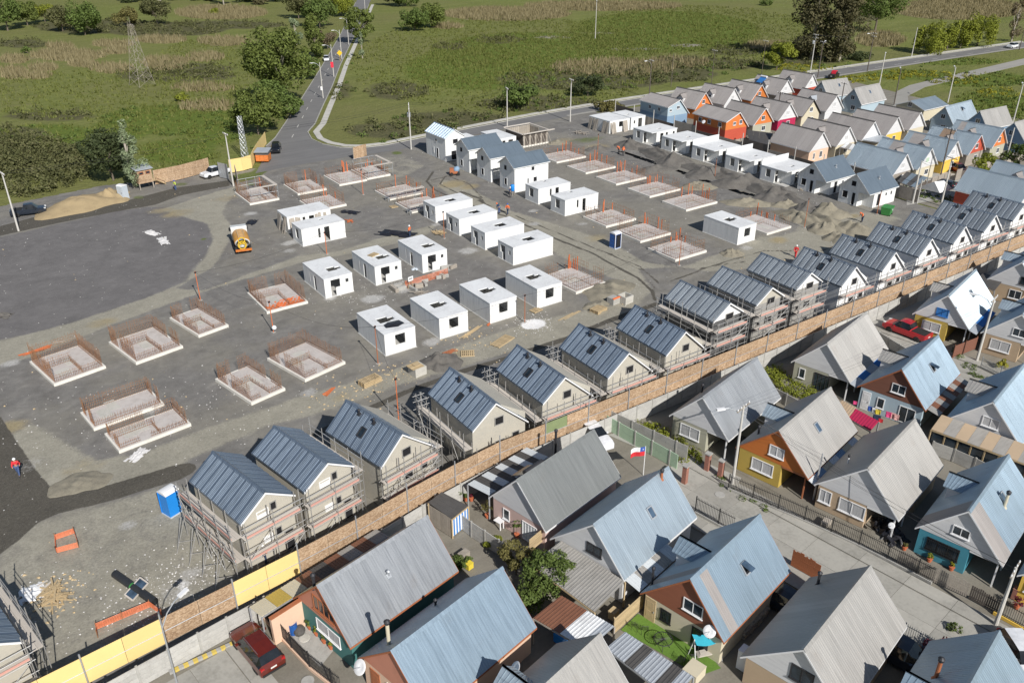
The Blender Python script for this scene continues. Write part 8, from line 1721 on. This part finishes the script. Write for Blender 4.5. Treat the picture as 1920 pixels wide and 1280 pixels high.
# flag
p = G(1206, 890); T = thing('flag_pole', 'white pole flying the Chilean flag before the mint green wall', 'flag', p, math.radians(150)); MB().tube((0, 0, 0), (0, 0, 3.0), .035, 6).ob('pole', 'plastic_white', T)
def flagpart(x0, x1, z0, z1, mat, name, dy=0.):
    m = MB(); n = 8
    for k in range(n):
        a, b = x0+(x1-x0)*k/n, x0+(x1-x0)*(k+1)/n; f = lambda x: .10*math.sin(x*5.5)*x; d = lambda x: -.12*x*x
        m.extr([(a, f(a)+dy, z0+d(a)), (b, f(b)+dy, z0+d(b)), (b, f(b)+dy, z1+d(b)), (a, f(a)+dy, z1+d(a))], (0, .012, 0))
    return m.ob(name, mat, T)
flagpart(.03, 1.25, 2.05, 2.5, 'cloth_red', 'red_field'); flagpart(.45, 1.25, 2.5, 2.95, 'cloth_white', 'white_field'); c = flagpart(.03, .45, 2.5, 2.95, 'cloth_blue', 'blue_canton')
for s in (-1, 1): MB().extr([(.24+.13*(1 if k % 2 == 0 else .4)*math.sin(2*PI*k/10), s*.02+.01, 2.725+.13*(1 if k % 2 == 0 else .4)*math.cos(2*PI*k/10)) for k in range(10)], (0, .004, 0)).ob('star', 'cloth_white', T)
# tool shed with striped awning, pots, table
a, b, c, d = G(803, 942, 2.1), G(828, 922, 2.1), G(878, 948, 1.9), G(847, 973, 1.9); T = sheets_roof('garden_shed', 'small dark roofed shed with blue and white striped side', [a, b, c, d], 4, ['sheet_dark'], cat='shed', pm='timber', rib=False); O = V(a.x, a.y, 0)
for k in range(12): p, q = d.lerp(c, k/12)-O, d.lerp(c, (k+1)/12)-O; p.z = q.z = .15; MB().extr([p, q, q+V(0, 0, 1.6), p+V(0, 0, 1.6)], (.02, .02, 0)).ob('stripe', 'stripe_blue' if k % 2 else 'cloth_white', T)
for k in range(6): p, q = a.lerp(d, k/6)-O, a.lerp(d, (k+.9)/6)-O; p.z = q.z = .05; MB().extr([p, q, q+V(0, 0, 1.85), p+V(0, 0, 1.85)], (.03, 0, 0)).ob('board', 'timber_grey', T)
def pot(px, py, label, h=.9, r=.4, mat='leaf_green', pr=.2, n=160, leaf=.1, pm='terracotta'):
    T = thing('potted_plant', label, 'potted plant', G(px, py)); MB().lathe([(pr*.7, 0), (pr, pr*1.5), (pr*1.1, pr*1.5), (pr*1.1, pr*1.7), (pr*.9, pr*1.7)], 10).ob('pot', pm, T); me, C = crown_mesh('round', h, r, leaf, mat, n, 300+n); ob('crown', me, T, (0, 0, pr*1.5)); MB().tube((0, 0, pr), (0, 0, pr*1.5+h*.5), .02, 5).ob('stem', 'bark', T)
for i, (px, py, h, r, mt, lab) in enumerate(((914, 970, 1.5, .55, 'leaf_olive', 'potted olive bush in a terracotta pot beside the pink house'), (969, 1006, 1.6, .42, 'leaf_green', 'potted small tree in a terracotta pot before the barred door'), (862, 935, 1.0, .5, 'leaf_green', 'leafy potted plant behind the striped shed'), (874, 938, .4, .25, 'leaf_green', 'small orange pot beside the leafy potted plant'), (884, 938, .4, .2, 'leaf_purple', 'small bluish pot plant in the corner of the earth yard'), (572, 1165, .35, .22, 'leaf_green', 'terracotta pot beside the blue barrel'), (582, 1178, .6, .32, 'leaf_green', 'leafy pot plant under the green front, nearest the barrel'), (595, 1190, .6, .3, 'leaf_lime', 'leafy pot plant under the green front, second from the barrel'), (609, 1204, .5, .28, 'leaf_green', 'leafy pot plant under the green front, third from the barrel'), (622, 1215, .7, .34, 'leaf_lime', 'leafy pot plant under the green front, last in the row'), (1742, 1052, .5, .25, 'leaf_lime', 'small pot plant in front of the teal wall, left one'), (1783, 1068, .5, .22, 'leaf_yellow', 'small pot plant in front of the teal wall, right one'), (1695, 1030, .4, .2, 'leaf_olive', 'small pot plant at the picket fence corner'), (1905, 1140, .7, .5, 'leaf_purple', 'red flowering plant behind the railing at the right edge'))): pot(px, py, lab, h, r, mt, n=200+i)
T = thing('garden_table', 'small white table with things on it beside the pink house', 'table', G(941, 985), math.radians(12)); MB().box(-.6, -.35, .7, .6, .35, .75).ob('top', 'plastic_white', T)
for x in (-.5, -.15, .2, .5): MB().box(x-.05, -.34, 0, x+.05, -.28, .695).ob('leg', 'plastic_white', T)
T = thing('barrel', 'open blue plastic barrel in front of the peach wall', 'barrel', G(551, 1186)); MB().lathe([(.28, 0), (.3, .05), (.31, .4), (.3, .85), (.29, .9), (.26, .9), (.26, .8), (.01, .78)], 14).ob('drum', 'plastic_navy', T, smooth=False); MB().lathe([(.315, .3), (.318, .32), (.315, .36)], 14).ob('hoop', 'plastic_navy', T)
MB().lathe([(.03, 0), (.34, .05), (.42, .3), (.36, .5), (.1, .6)], 12).ob('round_bin', 'sheet_dark', None, G(562, 1187), label='round dark bin next to the blue barrel', cat='bin'); MB().lathe([(.36, 0), (.38, .03), (.36, .06), (.01, .07)], 18).ob('paving_disc', 'concrete_pale', None, G(571, 1196), label='pale round concrete disc on the yard floor', cat='disc')
for px, py, lab in ((1350, 927, 'round manhole cover in the street before the mustard house'), (577, 1276, 'dark round manhole cover at the bottom of the left street')): MB().lathe([(.42, 0), (.42, .03), (.01, .034)], 20).ob('manhole_cover', 'concrete', None, G(px, py, .02), label=lab, cat='manhole cover')
# washing lines
WA = [(1667, 772, 'cloth_pink', .5, .6, 'bright pink towel on the washing line'), (1675, 774, 'cloth_palepink', .5, .65, 'pale pink towel on the washing line, left'), (1682, 777, 'cloth_palepink', .45, .6, 'pale pink towel on the washing line, right'), (1633, 762, 'cloth_blue', .5, .5, 'blue cloth hanging near the light blue wall'), (1641, 765, 'cloth_white', .5, .5, 'white cloth hanging near the light blue wall'), (1647, 768, 'cloth_yellow', .5, .5, 'yellow cloth hanging near the light blue wall'), (1652, 785, 'cloth_red', .4, .4, 'red cloth hanging above the grey lean-to'), (1604, 752, 'cloth_pink', .35, .35, 'pink bundle at the light blue wall'), (1645, 778, 'navy_cloth', .7, .6, 'dark blanket hanging above the grey lean-to')]
for px, py, mt, w, h, lab in WA:
    p = G(px, py, 1.7); m = MB()
    for k in range(4): a, b = -w/2+w*k/4, -w/2+w*(k+1)/4; f = lambda x: .04*math.sin(x*14); m.extr([(a, f(a), -h), (b, f(b), -h), (b, 0, 0), (a, 0, 0)], (0, .015, 0))
    m.ob('washing', mt, None, p, math.radians(-70), label=lab, cat='laundry', group='washing on the lines')
wire(G(1625, 757, 1.72), G(1700, 785, 1.72), .05, 'washing line before the light blue wall', r=.01, group='washing lines'); 
tarp(1668, 1002, 1.2, 1.0, 1.1, 'tarp_black', 'black plastic tarp over things under the tan house carport', 31); tarp(1660, 985, 1.0, .8, .9, 'tarp_black', 'smaller black tarp fold behind the larger one', 32)
T = thing('trellis_beam', 'pale timber boards edging the fibre-cement carport', 'fence', (0, 0, 0)); a, b = G(992, 1052, .0), G(1042, 1010, .0)
for k in range(5): MB().beam(a+V(0, 0, 1.0+k*.25), b+V(0, 0, 1.0+k*.25), .05, .2).ob('board', 'timber', T)
T = thing('painted_kerb', 'kerb with yellow and dark stripes at the foot of the precast wall', 'kerb', (0, 0, 0)); a, b = G(318, 1262), G(440, 1206)
for k in range(14): p, q = a.lerp(b, k/14), a.lerp(b, (k+.99)/14); MB().beam(p+V(0, 0, .09), q+V(0, 0, .09), .28, .18).ob('kerb_stone', 'paint_yellow' if k % 2 else 'concrete', T)
# spare shrubs of weeds, wood stacks, garden clutter in the shaded gaps
T = thing('firewood_stack', 'stack of split firewood along the side of the rust-brown gabled house', 'firewood', G(1415, 1172), math.radians(11.4)); lg = MB().tube((0, -.2, 0), (0, .2, 0), .09, 7).mesh('log', 'timber_grey')
for k in range(16):
    for j in range(4): ob('log', lg, T, (-1.6+k*.2+.1*(j % 2), rnd.uniform(-.05, .05), .09+j*.16))
for i, (px, py, w, d, h, mt, lab) in enumerate(((1392, 1250, .7, .6, 1.6, 'plastic_white', 'old white refrigerator beside the white gable at the bottom'), (1430, 1258, .6, .5, .5, 'plastic_blue', 'light blue box at the bottom edge'), (1300, 1268, 1.2, 1.0, .8, 'cream_wall', 'cream crate beside the zinc carport'), (1055, 1200, 1.0, .8, .7, 'plastic_blue', 'blue plastic table below the shed roof'), (1900, 1120, .5, .3, .9, 'brick_p', 'brick meter post at the right edge'), (1548, 985, .9, .5, .5, 'timber_grey', 'timber bench under the tan house window'), (870, 1045, .8, .5, .5, 'timber_grey', 'raised timber bed beside the slatted fence'), (880, 1065, .5, .4, .5, 'cloth_yellow', 'yellow garden chair beside the raised bed'), (1150, 1158, .6, .5, .7, 'timber', 'small cupboard under the carport edge'))):
    m = MB(); m.box(-w/2, -d/2, .04, w/2, d/2, h); m.box(-w/2-.02, -d/2-.02, h, w/2+.02, d/2+.02, h+.04)
    for x in (-1, 1):
        for y in (-1, 1): m.box(x*(w/2-.05)-.03, y*(d/2-.05)-.03, 0, x*(w/2-.05)+.03, y*(d/2-.05)+.03, .05)
    m.ob(('refrigerator', 'box', 'crate', 'table', 'meter_post', 'bench', 'planter', 'garden_chair', 'cupboard')[i], mt, None, G(px, py), math.radians(12), label=lab, cat=('refrigerator', 'box', 'crate', 'table', 'post', 'bench', 'planter', 'chair', 'cupboard')[i])
